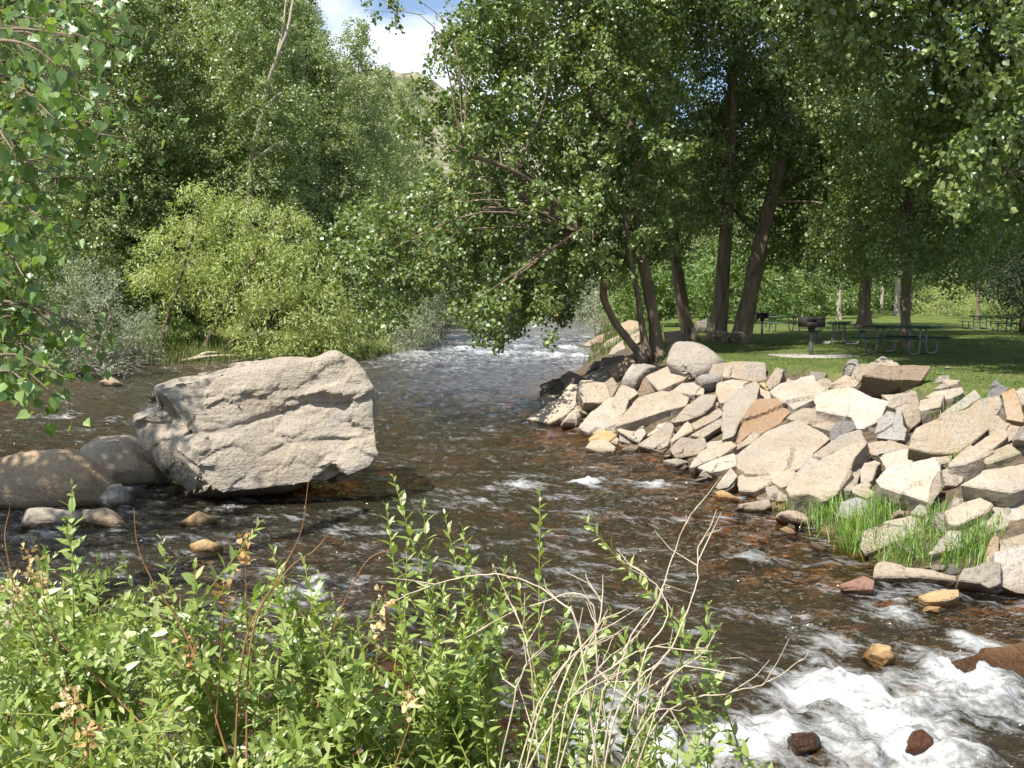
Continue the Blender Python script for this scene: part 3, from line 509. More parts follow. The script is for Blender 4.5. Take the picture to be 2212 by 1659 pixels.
([(5.52,14.89,0.98), (5.62,15.05,1.24), (5.78,15.10,1.41), (5.95,14.97,1.40), (5.93,14.79,1.18), (5.96,14.75,1.15), (5.89,14.63,0.98), (5.69,14.77,0.98)], (-0.445,-0.663,0.602), 0.45, 'f', 'blue', 'upright blue grey stone standing right of the big white slab'),
([(5.83,15.26,1.45), (6.04,15.41,1.61), (6.35,15.45,1.62), (6.36,15.25,1.39), (6.32,15.10,1.22), (6.13,15.00,1.11), (6.03,15.11,1.26), (6.02,15.19,1.36)], (0.063,-0.758,0.649), 0.60, 'f', 'tan', 'tan layered block behind the upright blue grey stone'),
([(6.60,19.49,1.77), (6.70,19.58,1.88), (6.83,19.60,1.89), (6.90,19.55,1.83), (6.77,19.35,1.59), (6.64,19.35,1.59)], (0.021,-0.777,0.629), 0.40, 'r', 'grey', 'round pitted grey stone at the end of the long brown beam rock'),
([(6.55,18.90,1.61), (6.74,19.17,1.86), (7.26,19.21,1.87), (7.06,19.07,1.75), (6.88,19.00,1.69), (6.68,18.84,1.55)], (0.029,-0.689,0.724), 0.50, 'f', 'tan', 'tan end piece beside the round pitted stone'),
([(6.07,17.01,1.80), (6.42,17.16,1.96), (7.01,17.14,1.96), (7.29,17.10,1.93), (7.07,16.90,1.71), (6.51,16.93,1.73)], (-0.016,-0.717,0.697), 0.60, 'f', 'brown', 'long brown beam shaped rock lying along the lawn edge'),
([(7.76,21.49,1.73), (8.24,21.89,1.89), (8.35,21.75,1.87), (8.36,21.20,1.71)], (-0.098,-0.277,0.956), 0.40, 's', 'gtan', 'peaked grey rock on the lawn behind the long brown beam'),
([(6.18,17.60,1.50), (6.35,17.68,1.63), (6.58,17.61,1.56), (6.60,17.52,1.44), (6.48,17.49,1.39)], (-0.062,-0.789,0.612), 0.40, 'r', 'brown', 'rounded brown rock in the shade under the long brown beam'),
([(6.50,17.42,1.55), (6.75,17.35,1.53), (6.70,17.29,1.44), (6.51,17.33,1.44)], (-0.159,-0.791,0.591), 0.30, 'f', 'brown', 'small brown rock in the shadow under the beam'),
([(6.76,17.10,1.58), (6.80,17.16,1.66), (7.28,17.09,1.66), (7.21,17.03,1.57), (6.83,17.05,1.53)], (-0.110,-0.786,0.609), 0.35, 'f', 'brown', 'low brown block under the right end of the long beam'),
([(6.34,16.83,1.47), (6.52,16.68,1.49), (6.38,16.52,1.38)], (-0.349,-0.310,0.884), 0.30, 's', 'cream', 'cream sliver behind the tan layered block'),
([(6.33,15.29,1.43), (6.44,15.50,1.51), (6.81,15.45,1.59), (6.61,15.09,1.45), (6.31,15.09,1.38)], (-0.241,-0.231,0.943), 0.50, 't', 'cream', 'cream topped block with a dark shaded side left of the lichen slab'),
([(6.61,15.69,1.55), (6.79,15.76,1.63), (7.18,15.63,1.72), (7.14,15.45,1.65), (6.94,15.41,1.56), (6.81,15.45,1.53)], (-0.307,-0.316,0.898), 0.30, 's', 'cream', 'narrow cream slab pointing up to the lawn'),
([(6.48,14.88,1.34), (6.71,14.99,1.46), (7.19,15.23,1.72), (7.20,15.00,1.61), (6.88,14.86,1.45), (6.57,14.81,1.33)], (-0.253,-0.428,0.868), 0.35, 's', 'lichen', 'lichen covered slab with grass growing over it'),
([(5.39,13.27,1.06), (5.56,13.46,1.33), (5.88,13.53,1.47), (6.27,13.56,1.58), (6.52,13.63,1.72), (6.78,13.62,1.76), (6.78,13.52,1.63), (6.69,13.45,1.53), (6.52,13.31,1.32), (6.01,13.14,1.01), (5.62,13.20,1.01)], (-0.115,-0.777,0.619), 0.35, 'f', 'band', 'largest grey slab with brown stripes running down it'),
([(6.54,13.37,1.52), (6.59,13.34,1.52), (6.67,13.21,1.41), (6.82,13.10,1.38), (6.85,13.03,1.32), (6.57,13.04,1.14), (6.47,13.20,1.26)], (-0.401,-0.704,0.586), 0.35, 'f', 'gtan', 'grey tan broken end right of the striped slab'),
([(6.87,13.76,1.78), (7.04,13.74,1.85), (7.04,13.61,1.74), (7.00,13.35,1.48), (6.97,13.31,1.41), (6.79,13.43,1.44)], (-0.343,-0.640,0.688), 0.40, 'f', 'orange', 'orange tan block standing at the right edge above the striped slab'),
([(7.20,14.84,1.61), (7.37,14.97,1.87), (7.50,14.81,1.74), (7.39,14.80,1.65), (7.35,14.78,1.60)], (-0.316,-0.762,0.565), 0.35, 'f', 'slate', 'dark grey tilted block in the grass left of the orange tan block'),
([(6.94,16.13,1.64), (7.18,16.24,1.76), (7.38,16.15,1.78), (7.30,16.08,1.73), (7.01,16.07,1.64)], (-0.255,-0.366,0.895), 0.20, 's', 'tan', 'thin tan slab tilted below the lawn edge'),
([(7.26,16.81,1.67), (7.37,16.94,1.79), (7.59,16.99,1.80), (7.55,16.91,1.72), (7.44,16.86,1.70)], (0.135,-0.733,0.667), 0.30, 'f', 'grey', 'grey rock half buried at the lawn edge behind the thin tan slab'),
([(8.95,20.38,1.70), (9.04,20.39,1.73), (9.13,20.36,1.69), (9.03,20.36,1.67)], (-0.050,-0.846,0.530), 0.12, 'r', 'grey', 'small grey stone lying out on the shaded lawn'),
([(7.25,14.08,1.78), (7.33,14.12,1.82), (7.51,14.13,1.81), (7.38,13.88,1.55), (7.26,13.91,1.60)], (0.067,-0.732,0.678), 0.40, 'f', 'gtan', 'grey brown rock at the right edge behind the orange tan block'),
([(5.60,12.52,1.00), (6.45,12.99,1.37), (6.55,12.90,1.37), (6.50,12.76,1.32), (6.04,12.44,1.10), (5.75,12.37,1.00), (5.56,12.41,0.96)], (-0.246,-0.284,0.926), 0.50, 's', 'gtan', 'long thick bar lying across the foot of the striped slab'),
([(6.00,12.38,1.04), (6.16,12.55,1.13), (6.89,12.91,1.38), (6.68,12.49,1.18), (6.12,12.33,1.04), (6.00,12.31,1.01)], (-0.139,-0.358,0.923), 0.35, 's', 'yellow', 'yellow lichen spotted slab at the right edge'),
([(5.30,11.51,0.89), (5.65,11.66,1.04), (6.26,11.69,1.16), (6.08,11.33,0.91), (5.82,11.29,0.84), (5.49,11.42,0.87)], (-0.148,-0.511,0.847), 0.35, 's', 'cream', 'broad cream slab at the right edge overhanging the grey streaked one'),
([(5.51,12.36,0.72), (5.51,12.48,0.90), (5.72,12.52,0.96), (5.83,12.49,0.93), (5.73,12.37,0.76), (5.65,12.35,0.72)], (-0.036,-0.812,0.582), 0.40, 'f', 'lichen', 'mossy rock with grass between the long bar and the broad slab'),
([(5.73,13.40,1.01), (6.03,13.42,1.09), (6.02,13.23,1.03), (5.85,13.02,0.92), (5.67,13.00,0.87), (5.70,13.28,0.96)], (-0.231,-0.298,0.926), 0.40, 's', 'cream', 'cream rock between the bright white block and the long bar'),
([(5.26,14.02,0.84), (5.43,13.98,0.91), (5.78,13.84,1.01), (5.85,13.67,0.96), (5.86,13.55,0.91), (5.81,13.44,0.84), (5.25,13.69,0.69)], (-0.396,-0.377,0.837), 0.40, 's', 'white', 'upper of two bright white blocks in the lower bank'),
([(4.70,12.60,0.75), (4.94,12.80,0.89), (5.54,12.80,1.02), (5.56,12.76,1.00), (5.50,12.47,0.87), (5.29,12.19,0.70), (5.14,11.99,0.59), (5.04,12.12,0.62), (4.71,12.46,0.69)], (-0.193,-0.384,0.903), 0.36, 's', 'white', 'lower of two bright white blocks, overhanging the green tufts'),
([(5.13,11.99,0.60), (5.24,12.10,0.77), (5.36,12.20,0.93), (5.33,12.06,0.73), (5.18,11.97,0.57), (5.14,11.93,0.52)], (-0.104,-0.808,0.580), 0.35, 'f', 'tan', 'tan broken side piece right of the lower white block'),
([(5.31,14.70,0.93), (5.55,14.64,0.99), (5.73,14.43,0.97), (5.87,14.29,0.95), (5.84,14.24,0.92), (5.40,14.34,0.81), (5.32,14.42,0.81)], (-0.314,-0.368,0.875), 0.40, 's', 'tan', 'tan rock behind the purple stone and the white blocks'),
([(5.00,14.40,0.60), (5.08,14.50,0.75), (5.30,14.59,0.95), (5.35,14.44,0.81), (5.26,14.39,0.72), (5.08,14.38,0.62)], (-0.316,-0.693,0.648), 0.40, 'f', 'purple', 'purple brown angular stone left of the white blocks'),
([(4.99,13.94,0.66), (5.09,14.08,0.74), (5.25,14.09,0.78), (5.31,14.01,0.75), (5.21,13.92,0.70), (5.06,13.65,0.55), (4.89,13.66,0.52)], (-0.173,-0.395,0.902), 0.35, 's', 'gtan', 'tan cornered rock below the purple stone'),
([(4.63,13.58,0.44), (4.76,13.83,0.57), (4.99,14.02,0.69), (5.05,14.00,0.69), (4.85,13.67,0.52), (4.72,13.53,0.44)], (-0.168,-0.376,0.911), 0.30, 's', 'green', 'smooth grey green slab beside the big tilted cream slab'),
([(3.89,13.80,0.41), (4.09,14.02,0.55), (4.40,14.24,0.73), (4.75,14.36,0.88), (5.03,14.43,0.99), (5.25,14.34,1.02), (4.97,14.08,0.83), (4.70,13.68,0.59), (4.47,13.41,0.41), (4.28,13.33,0.33), (4.16,13.56,0.38), (3.90,13.63,0.34)], (-0.255,-0.367,0.894), 0.40, 's', 'cream', 'big tilted cream slab rising from the tufts to the purple stone'),
([(4.70,15.24,0.70), (4.96,15.43,0.82), (5.25,15.63,0.95), (5.59,15.68,1.02), (5.61,15.33,0.88), (5.01,15.20,0.73), (4.83,15.09,0.66), (4.67,15.16,0.66)], (-0.140,-0.392,0.909), 0.35, 's', 'gtan', 'grey tan slab resting above the big tilted cream slab'),
([(3.68,16.18,0.55), (3.97,16.38,0.69), (4.37,16.67,0.88), (4.94,16.83,1.06), (5.19,16.39,0.93), (5.30,16.11,0.84), (4.91,15.79,0.64), (4.79,15.48,0.49), (4.32,15.42,0.37), (4.01,15.48,0.33), (3.74,15.57,0.32), (3.64,15.82,0.40)], (-0.179,-0.366,0.913), 0.50, 's', 'streak', 'largest tan slab with grey streaks, in the middle of the lower bank'),
([(3.28,17.22,0.15), (3.60,17.26,0.28), (3.94,17.29,0.40), (3.98,16.95,0.26), (3.74,16.94,0.17), (3.60,16.95,0.13), (3.46,16.97,0.10)], (-0.284,-0.411,0.867), 0.40, 's', 'gcream', 'pale ragged slab at the water, left end of the largest tan slab'),
([(3.14,17.32,0.14), (3.40,17.79,0.34), (3.63,17.93,0.43), (4.05,18.00,0.52), (4.11,17.80,0.46), (3.73,17.51,0.30), (3.46,17.42,0.22), (3.22,17.29,0.14)], (-0.149,-0.327,0.933), 0.45, 's', 'cream', 'cream rounded slab with a brown nose at the waterline'),
([(4.08,17.89,0.43), (4.53,18.23,0.67), (4.59,18.04,0.61), (4.37,17.87,0.49), (4.10,17.77,0.39)], (-0.206,-0.358,0.911), 0.30, 's', 'tan', 'narrow tan slab under the rust brown rock'),
([(3.81,19.16,0.30), (3.92,19.21,0.34), (4.13,19.15,0.37), (4.12,19.09,0.34), (3.79,18.95,0.23)], (-0.198,-0.319,0.927), 0.30, 's', 'gcream', 'small pale rock above the cream rounded slab'),
([(3.24,15.55,0.11), (3.59,15.95,0.34), (3.67,15.78,0.25), (3.47,15.54,0.11), (3.29,15.50,0.08)], (-0.033,-0.487,0.873), 0.40, 'w', 'cream', 'small cream block tilted out of the water'),
([(3.56,15.31,0.10), (3.64,15.69,0.26), (3.89,15.77,0.37), (4.06,15.75,0.41), (4.14,15.54,0.35), (4.32,15.42,0.36), (4.09,15.26,0.24), (3.79,15.17,0.11)], (-0.270,-0.339,0.901), 0.50, 's', 'cream', 'broad cream rock at the waterline below the largest tan slab'),
([(4.04,15.26,0.38), (4.38,15.24,0.45), (4.41,15.11,0.40), (4.26,14.86,0.27), (4.11,14.84,0.23), (4.01,15.05,0.29)], (-0.211,-0.360,0.909), 0.40, 's', 'cream', 'cream rock between the broad waterline rock and the big tilted slab'),
([(3.92,14.95,0.21), (4.04,14.95,0.24), (4.09,14.86,0.16), (4.07,14.81,0.10), (3.92,14.84,0.09)], (-0.205,-0.712,0.672), 0.30, 'f', 'gtan', 'small square grey rock at the waterline'),
([(4.03,14.65,0.21), (4.11,14.59,0.17), (4.12,14.50,0.09), (3.95,14.51,0.09)], (-0.055,-0.607,0.793), 0.25, 'w', 'tan', 'tiny tan rock right of the small square grey rock'),
([(3.21,14.14,0.06), (3.72,14.35,0.15), (3.80,14.34,0.15), (3.81,14.21,0.09), (3.67,14.11,0.05)], (0.000,-0.411,0.912), 0.25, 'w', 'gtan', 'flat wet rock with a bright waterline off the bank'),
([(3.17,15.24,0.10), (3.31,15.24,0.12), (3.45,15.10,0.06), (3.52,15.02,0.03), (3.21,15.11,0.04)], (-0.100,-0.454,0.885), 0.15, 'w', 'ochre', 'orange wet stone just breaking the surface'),
([(3.24,16.89,0.05), (3.36,17.03,0.14), (3.49,16.85,0.02), (3.39,16.87,0.04)], (0.037,-0.533,0.845), 0.25, 'w', 'grey', 'small grey pointed stone in the water'),
([(3.11,16.58,0.05), (3.33,16.67,0.08), (3.34,16.64,0.06), (3.13,16.54,0.02)], (0.117,-0.587,0.801), 0.12, 'w', 'grey', 'thin grey stone just below the pointed one'),
([(2.82,18.22,0.12), (3.03,18.31,0.14), (3.27,18.31,0.11), (3.32,18.27,0.08), (3.09,18.11,0.05)], (0.113,-0.390,0.914), 0.15, 'w', 'pgrey', 'flat whitish stone in the water off the grey tan block'),
([(2.99,19.26,0.05), (3.07,19.25,0.07), (3.14,19.20,0.06), (3.03,19.20,0.02)], (-0.259,-0.525,0.811), 0.10, 'w', 'cream', 'tiny cream stone in the shallows'),
([(3.73,14.80,0.09), (3.94,14.77,0.10), (3.99,14.70,0.07), (3.74,14.73,0.06)], (-0.083,-0.393,0.916), 0.12, 'w', 'grey', 'thin flat stone behind the flat wet rock'),
([(3.62,13.30,0.12), (3.70,13.34,0.18), (3.88,13.33,0.18), (4.02,13.29,0.13), (4.08,13.22,0.04), (4.04,13.17,-0.03), (3.81,13.22,0.02)], (-0.056,-0.824,0.564), 0.35, 'r', 'pinkr', 'pinkish rounded cobble at the edge of the tufts'),
([(3.57,12.92,0.03), (3.66,12.95,0.06), (3.73,12.87,0.04), (3.76,12.78,0.00), (3.65,12.81,-0.00)], (-0.187,-0.421,0.887), 0.12, 'w', 'orange', 'orange stone awash below the pinkish cobble'),
([(3.88,13.89,0.05), (4.14,14.03,0.16), (4.38,14.05,0.22), (4.54,13.98,0.22), (4.42,13.82,0.13), (4.14,13.78,0.06)], (-0.175,-0.377,0.910), 0.30, 's', 'gtan', 'low grey slab among the tufts behind the pinkish cobble'),
([(4.36,13.00,0.19), (4.43,13.12,0.36), (4.62,13.06,0.45), (4.71,12.97,0.43), (4.82,12.84,0.39), (4.79,12.77,0.30), (4.42,12.93,0.17)], (-0.477,-0.597,0.645), 0.35, 'f', 'slateb', 'blue grey slate block among the green tufts'),
([(4.66,13.36,0.51), (4.89,13.41,0.59), (4.90,13.30,0.55), (4.85,13.24,0.52), (4.91,13.10,0.49), (4.76,13.02,0.42), (4.64,13.24,0.46)], (-0.260,-0.310,0.914), 0.30, 's', 'cream', 'small cream angular rock above the blue slate block'),
([(4.74,12.95,0.41), (4.94,13.02,0.56), (4.95,12.93,0.44), (4.84,12.90,0.37)], (-0.173,-0.765,0.620), 0.30, 'f', 'slate', 'small dark slate chip beside the lower white block'),
([(4.20,11.62,0.10), (4.30,11.89,0.25), (4.45,11.94,0.30), (4.92,11.97,0.39), (5.00,11.91,0.37), (4.97,11.68,0.26), (4.75,11.60,0.19), (4.63,11.63,0.18), (4.21,11.51,0.06)], (-0.149,-0.420,0.895), 0.40, 's', 'gtan', 'long grey tan slab lying in the green tufts'),
([(4.92,12.00,0.44), (5.08,12.10,0.53), (5.15,12.03,0.51), (5.13,11.95,0.47), (5.04,11.90,0.42)], (-0.241,-0.428,0.871), 0.25, 's', 'grey', 'small grey rock below the lower white block'),
([(4.78,12.17,0.41), (4.84,12.20,0.44), (4.94,12.17,0.41), (4.90,12.13,0.34), (4.78,12.14,0.35)], (-0.005,-0.842,0.540), 0.20, 'r', 'brown', 'small brown stone behind the slab in the tufts'),
([(5.06,11.89,0.43), (5.18,11.91,0.46), (5.13,11.80,0.41), (5.05,11.80,0.39)], (-0.142,-0.348,0.927), 0.20, 's', 'tan', 'small tan stone in front of the cream bar'),
([(5.10,11.41,0.59), (5.54,11.50,0.73), (5.63,11.37,0.68), (5.53,11.30,0.62), (5.15,11.18,0.47), (5.06,11.22,0.47)], (-0.184,-0.489,0.852), 0.40, 's', 'cream', 'cream rectangular bar resting on the grey streaked slab'),
([(5.29,11.70,0.57), (5.40,11.81,0.65), (5.67,11.83,0.75), (5.96,11.66,0.78), (5.90,11.56,0.72), (5.70,11.53,0.65), (5.64,11.69,0.68), (5.45,11.68,0.62)], (-0.297,-0.330,0.896), 0.30, 's', 'grey', 'shaded grey rock behind the cream rectangular bar'),
([(5.01,11.51,0.52), (5.06,11.53,0.55), (5.18,11.52,0.55), (5.15,11.38,0.36), (5.07,11.37,0.33), (5.00,11.46,0.45)], (-0.057,-0.798,0.599), 0.30, 'f', 'grey', 'grey upright end below the cream rectangular bar'),
([(4.74,10.99,0.19), (5.08,11.26,0.38), (5.53,11.45,0.57), (6.28,11.69,0.83), (6.06,11.23,0.58), (5.50,11.10,0.40), (5.13,10.98,0.27)], (-0.188,-0.411,0.892), 0.45, 's', 'gstreak', 'great grey streaked slab running down to the lower right tufts'),
([(5.21,10.65,0.21), (5.34,10.79,0.39), (5.39,10.82,0.44), (5.44,10.81,0.42), (5.33,10.61,0.17), (5.23,10.61,0.16)], (-0.060,-0.779,0.624), 0.30, 'f', 'orange', 'narrow upright stone with orange lichen'),
([(5.47,10.90,0.37), (5.89,10.96,0.46), (5.81,10.79,0.35), (5.42,10.75,0.27)], (-0.128,-0.503,0.855), 0.35, 's', 'tan', 'tan slab behind the big corner block at the right edge'),
([(5.12,10.23,0.38), (5.30,10.28,0.45), (5.59,10.35,0.55), (5.39,9.93,0.01), (5.20,9.95,0.04), (5.06,10.00,0.10)], (-0.015,-0.784,0.620), 0.80, 'f', 'pgrey', 'big grey corner block with a shaded front at the right edge'),
([(4.64,10.04,0.15), (4.72,10.10,0.26), (4.85,10.08,0.29), (4.95,10.09,0.34), (5.08,10.05,0.33), (5.03,9.92,0.15), (4.90,9.91,0.10), (4.84,9.97,0.14)], (-0.241,-0.753,0.612), 0.50, 'f', 'grey', 'grey jagged rock at the water left of the big corner block'),
([(4.94,9.99,0.07), (5.14,10.10,0.10), (5.17,10.05,0.07), (5.03,9.97,0.04)], (0.126,-0.500,0.857), 0.25, 'w', 'tan', 'small tan wedge at the foot of the big corner block'),
([(3.90,10.40,0.08), (3.98,10.56,0.20), (4.06,10.57,0.22), (4.77,10.34,0.13), (4.74,10.26,0.08), (4.38,10.35,0.10)], (-0.086,-0.567,0.819), 0.35, 'w', 'tan', 'log shaped tan slab lying along the waterline below the tufts'),
([(4.64,10.84,0.08), (4.76,10.86,0.10), (4.87,10.84,0.10), (4.82,10.78,0.06), (4.73,10.79,0.06)], (-0.075,-0.519,0.852), 0.15, 's', 'grey', 'small flat grey stone behind the log shaped slab'),
([(4.04,9.59,0.12), (4.23,9.63,0.16), (4.46,9.62,0.19), (4.42,9.52,0.14), (4.28,9.48,0.11), (4.09,9.50,0.09)], (-0.130,-0.354,0.926), 0.25, 'w', 'ochre', 'ochre wedge shaped stone breaking the current'),
([(3.41,10.01,0.11), (3.66,10.05,0.20), (3.75,9.97,0.17), (3.70,9.88,0.10), (3.41,9.94,0.07)], (-0.209,-0.515,0.832), 0.25, 'w', 'maroon', 'maroon wet rock with glints left of the log shaped slab'),
([(4.39,60.84,0.64), (5.18,61.31,0.97), (5.34,60.84,0.84), (4.94,60.29,0.56), (4.51,60.46,0.53)], (-0.196,-0.329,0.924), 0.50, 's', 'tan', 'tan flat rock farthest into the river in the upstream heap'),
([(5.30,55.09,1.04), (6.00,55.31,1.35), (6.03,54.33,1.07), (5.46,53.99,0.77), (4.86,54.22,0.63)], (-0.318,-0.272,0.908), 0.60, 's', 'tan', 'broad tan slab in the upstream heap left of the leaning trunk'),
([(4.31,53.04,0.36), (4.61,53.46,0.56), (5.46,53.62,0.69), (4.96,52.95,0.36)], (-0.062,-0.401,0.914), 0.40, 'w', 'gtan', 'low grey rock at the water under the upstream heap'),
([(4.23,42.98,0.85), (4.45,43.79,1.14), (4.99,44.46,1.44), (5.02,43.40,1.12), (4.55,43.02,0.92)], (-0.168,-0.286,0.943), 0.60, 's', 'tan', 'tan rock leaning towards the foot of the leaning trunk'),
([(6.03,54.84,1.96), (6.59,54.94,2.20), (7.04,54.75,2.12), (7.02,54.20,1.59), (6.15,54.49,1.66)], (-0.168,-0.684,0.710), 0.70, 'f', 'orange', 'orange tan rock topping the upstream heap between two trunks'),
([(6.11,66.86,1.10), (7.07,66.89,1.39), (7.04,66.52,0.97), (6.19,66.68,0.92)], (-0.174,-0.731,0.659), 0.50, 'f', 'pink', 'pinkish block in the upstream heap left of the orange tan rock'),
([(4.91,41.52,1.66), (5.40,41.60,1.95), (5.36,41.27,1.49), (5.12,41.23,1.34)], (-0.221,-0.783,0.581), 0.60, 'f', 'cream', 'cream rock in the upstream heap seen between two trunks'),
([(6.14,54.36,1.69), (7.00,53.73,1.63), (6.38,53.04,1.34), (6.10,53.29,1.37)], (-0.137,-0.277,0.951), 0.50, 's', 'cream', 'cream slab under the orange tan rock of the upstream heap'),
([(5.01,59.05,1.18), (5.53,59.15,1.34), (5.35,58.05,0.79), (4.96,58.40,0.86)], (-0.208,-0.413,0.887), 0.50, 's', 'brown', 'small brown rock at the back of the upstream heap'),
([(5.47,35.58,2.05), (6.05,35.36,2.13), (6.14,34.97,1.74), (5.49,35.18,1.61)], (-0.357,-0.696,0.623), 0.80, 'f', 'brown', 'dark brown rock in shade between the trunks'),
([(8.81,47.62,2.15), (9.51,47.78,2.36), (9.45,47.32,1.64), (9.21,47.27,1.58), (8.88,47.41,1.82)], (0.034,-0.845,0.533), 0.80, 'r', 'dgrey', 'grey boulder behind the twin trunks on the lawn'),
([(-7.98,14.83,0.45), (-7.73,14.93,0.58), (-7.39,14.99,0.67), (-6.88,15.02,0.71), (-6.51,14.98,0.67), (-6.19,14.88,0.53), (-6.00,14.67,0.27), (-6.17,14.50,0.05), (-6.53,14.37,-0.14), (-7.20,14.34,-0.18), (-7.78,14.41,-0.11)], (-0.009,-0.795,0.607), 1.30, 'R', 'btan', 'large rounded brown boulder in dappled shade at the left edge'),
([(-7.39,16.66,0.45), (-7.13,16.79,0.71), (-6.53,16.82,0.77), (-6.24,16.75,0.65), (-5.73,16.42,0.05), (-5.77,16.30,-0.17), (-6.23,16.30,-0.20), (-6.91,16.34,-0.13)], (-0.011,-0.882,0.472), 1.30, 'R', 'btan2', 'rounded grey brown boulder tucked behind the great boulder'),
([(-6.30,14.57,0.01), (-6.20,14.70,0.18), (-5.96,14.80,0.32), (-5.79,14.73,0.21), (-5.71,14.57,-0.01), (-6.01,14.51,-0.09)], (0.023,-0.816,0.577), 0.50, 'R', 'grey', 'small pointed grey stone between the rounded boulders and the great one'),
([(-6.66,13.12,0.01), (-6.59,13.21,0.24), (-6.37,13.22,0.27), (-5.82,13.17,0.21), (-5.79,13.10,0.05), (-6.43,13.07,-0.08)], (-0.036,-0.920,0.391), 0.50, 'R', 'gtan', 'low mottled stone in front of the large rounded boulder'),
([(-5.91,13.18,0.04), (-5.93,13.29,0.19), (-5.52,13.30,0.22), (-5.37,13.25,0.17), (-5.21,13.15,0.03), (-5.31,13.09,-0.06)], (-0.031,-0.810,0.586), 0.40, 'R', 'orange', 'low orange tan stone joined to the mottled one'),
([(-4.56,13.19,0.02), (-4.29,13.31,0.19), (-4.04,13.26,0.10), (-4.20,13.16,-0.05)], (0.030,-0.843,0.538), 0.30, 'R', 'ochre', 'ochre wet stone in the current below the great boulder'),
([(-3.96,11.85,0.07), (-3.75,11.89,0.13), (-3.53,11.86,0.06), (-3.58,11.79,-0.04), (-3.87,11.78,-0.04)], (0.021,-0.846,0.533), 0.30, 'R', 'ochre', 'ochre half sunk stone nearest the shrubs'),
([(-15.17,35.98,0.12), (-14.70,36.09,0.38), (-14.11,35.84,0.08), (-14.52,35.78,-0.10)], (-0.092,-0.855,0.511), 0.80, 'R', 'orange', 'orange white stone alone in the far left water'),
([(-4.51,14.06,0.01), (-4.41,14.10,0.08), (-4.33,14.08,0.02), (-4.43,14.05,-0.02)], (0.084,-0.902,0.423), 0.15, 'R', 'grey', 'tiny grey stone beside the ochre wet stone'),
([(1.93,6.79,-0.12), (2.01,6.82,-0.06), (2.16,6.83,-0.05), (2.20,6.81,-0.09), (2.17,6.77,-0.18), (1.94,6.76,-0.22)], (0.012,-0.926,0.377), 0.35, 'R', 'wetb', 'dark brown wet cobble in the whitewater'),
([(2.77,6.80,-0.21), (2.86,6.88,-0.08), (2.95,6.89,-0.06), (3.02,6.85,-0.11), (3.02,6.78,-0.20), (2.87,6.78,-0.22)], (-0.086,-0.803,0.589), 0.35, 'R', 'wetr', 'round reddish wet cobble in the whitewater'),
([(3.69,8.07,0.01), (3.96,8.17,0.06), (4.57,8.27,0.13), (4.29,7.73,-0.14), (4.04,7.84,-0.09)], (-0.031,-0.425,0.905), 0.40, 'W', 'wets', 'brown wet slab at the right edge with water sheeting over it'),
([(3.01,8.20,0.01), (3.11,8.25,0.10), (3.23,8.23,0.09), (3.28,8.18,-0.02), (3.12,8.13,-0.13)], (-0.041,-0.888,0.458), 0.35, 'R', 'ochre', 'ochre submerged cobble at the head of the whitewater'),
([(3.96,9.40,-0.00), (4.07,9.44,0.06), (4.21,9.44,0.05), (4.16,9.40,-0.03)], (0.069,-0.873,0.482), 0.20, 'R', 'ochre', 'small ochre stone awash under the ochre wedge'),
([(-4.73,8.64,0.27), (-4.48,8.70,0.33), (-4.28,8.62,0.17), (-4.26,8.50,-0.02), (-4.64,8.45,-0.05)], (0.067,-0.846,0.529), 0.25, 'r', 'pink', 'pale pinkish rock half hidden among the near shrubs at the left edge')]
for i, (pts, N, t, kd, col, label) in enumerate(ROCKS):
    me, c = make_rock('rock', pts, N, t, kd in 'rR', 100 + i)
    o = obj('rock', me, M['banded' if col in ('band', 'gstreak', 'rust') else 'rock'], loc=tuple(c)); rr = random.Random(i)
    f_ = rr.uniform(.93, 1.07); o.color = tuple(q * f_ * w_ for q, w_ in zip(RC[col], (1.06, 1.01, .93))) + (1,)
    tag(o, label, 'rock', 'stones in the river' if kd in 'wWR' else 'rocks piled along the bank')

# small rubble wedged between the bank rocks
rng = np.random.default_rng(55); pr = []
for i in range(6):
    a = np.sort(rng.uniform(0, 6.28, 7)); me, c = make_rock('rubble', [(math.cos(q) * rng.uniform(.8, 1.1), math.sin(q) * rng.uniform(.5, .9), 0) for q in a], (0, 0, 1), .7, False, 900 + i)
    me.materials.append(M['rock']); pr.append(me)
import re
heads = [(np.mean([q[0] for q in r[0]]), np.mean([q[1] for q in r[0]]), ' '.join(re.split(r',| with | at | under | behind | between | below | in | right | left | beside | above | of | against | along | dipping| sliding| lying| pointing| standing| tucked| wedged| half| set | resting| set| running| overhanging| just| awash| squeezed| crowning| farthest| leaning| topping| rising| off | tilted | on | breaking| directly| alone| joined| nearest|: ', r[5])[0].split()[:8])) for r in ROCKS]
cnt = 0
while cnt < 120:
    x, y = rng.uniform(.5, 9), rng.uniform(9.5, 34); s_, b_ = shore([x], [y])
    if not (-.15 < s_[0] < 4.3 and b_['r'][0] < b_['n'][0] - 1): continue
    z = gz(x, y)
    if z > LAWN - .12: continue
    o = obj('rubble_stone', pr[cnt % 6], loc=(x, y, z + .02)); q = rng.uniform(.10, .27); o.scale = (q, q, q * rng.uniform(.6, 1.1)); o.rotation_euler = (rng.normal() * .5 + .4, rng.normal() * .4, rng.uniform(0, 6.28))
    ci = int(rng.integers(6)); cc = RC[['cream', 'tan', 'gtan', 'grey', 'gcream', 'tan'][ci]]; o.color = cc + (1,)
    nb = min(heads, key=lambda q: (q[0] - x) ** 2 + (q[1] - y) ** 2)[2]
    tag(o, 'small %s rubble stone wedged beside the %s' % (('cream', 'tan', 'brownish', 'grey', 'pale', 'tan')[ci], nb), 'rock', 'rubble between the bank rocks'); cnt += 1
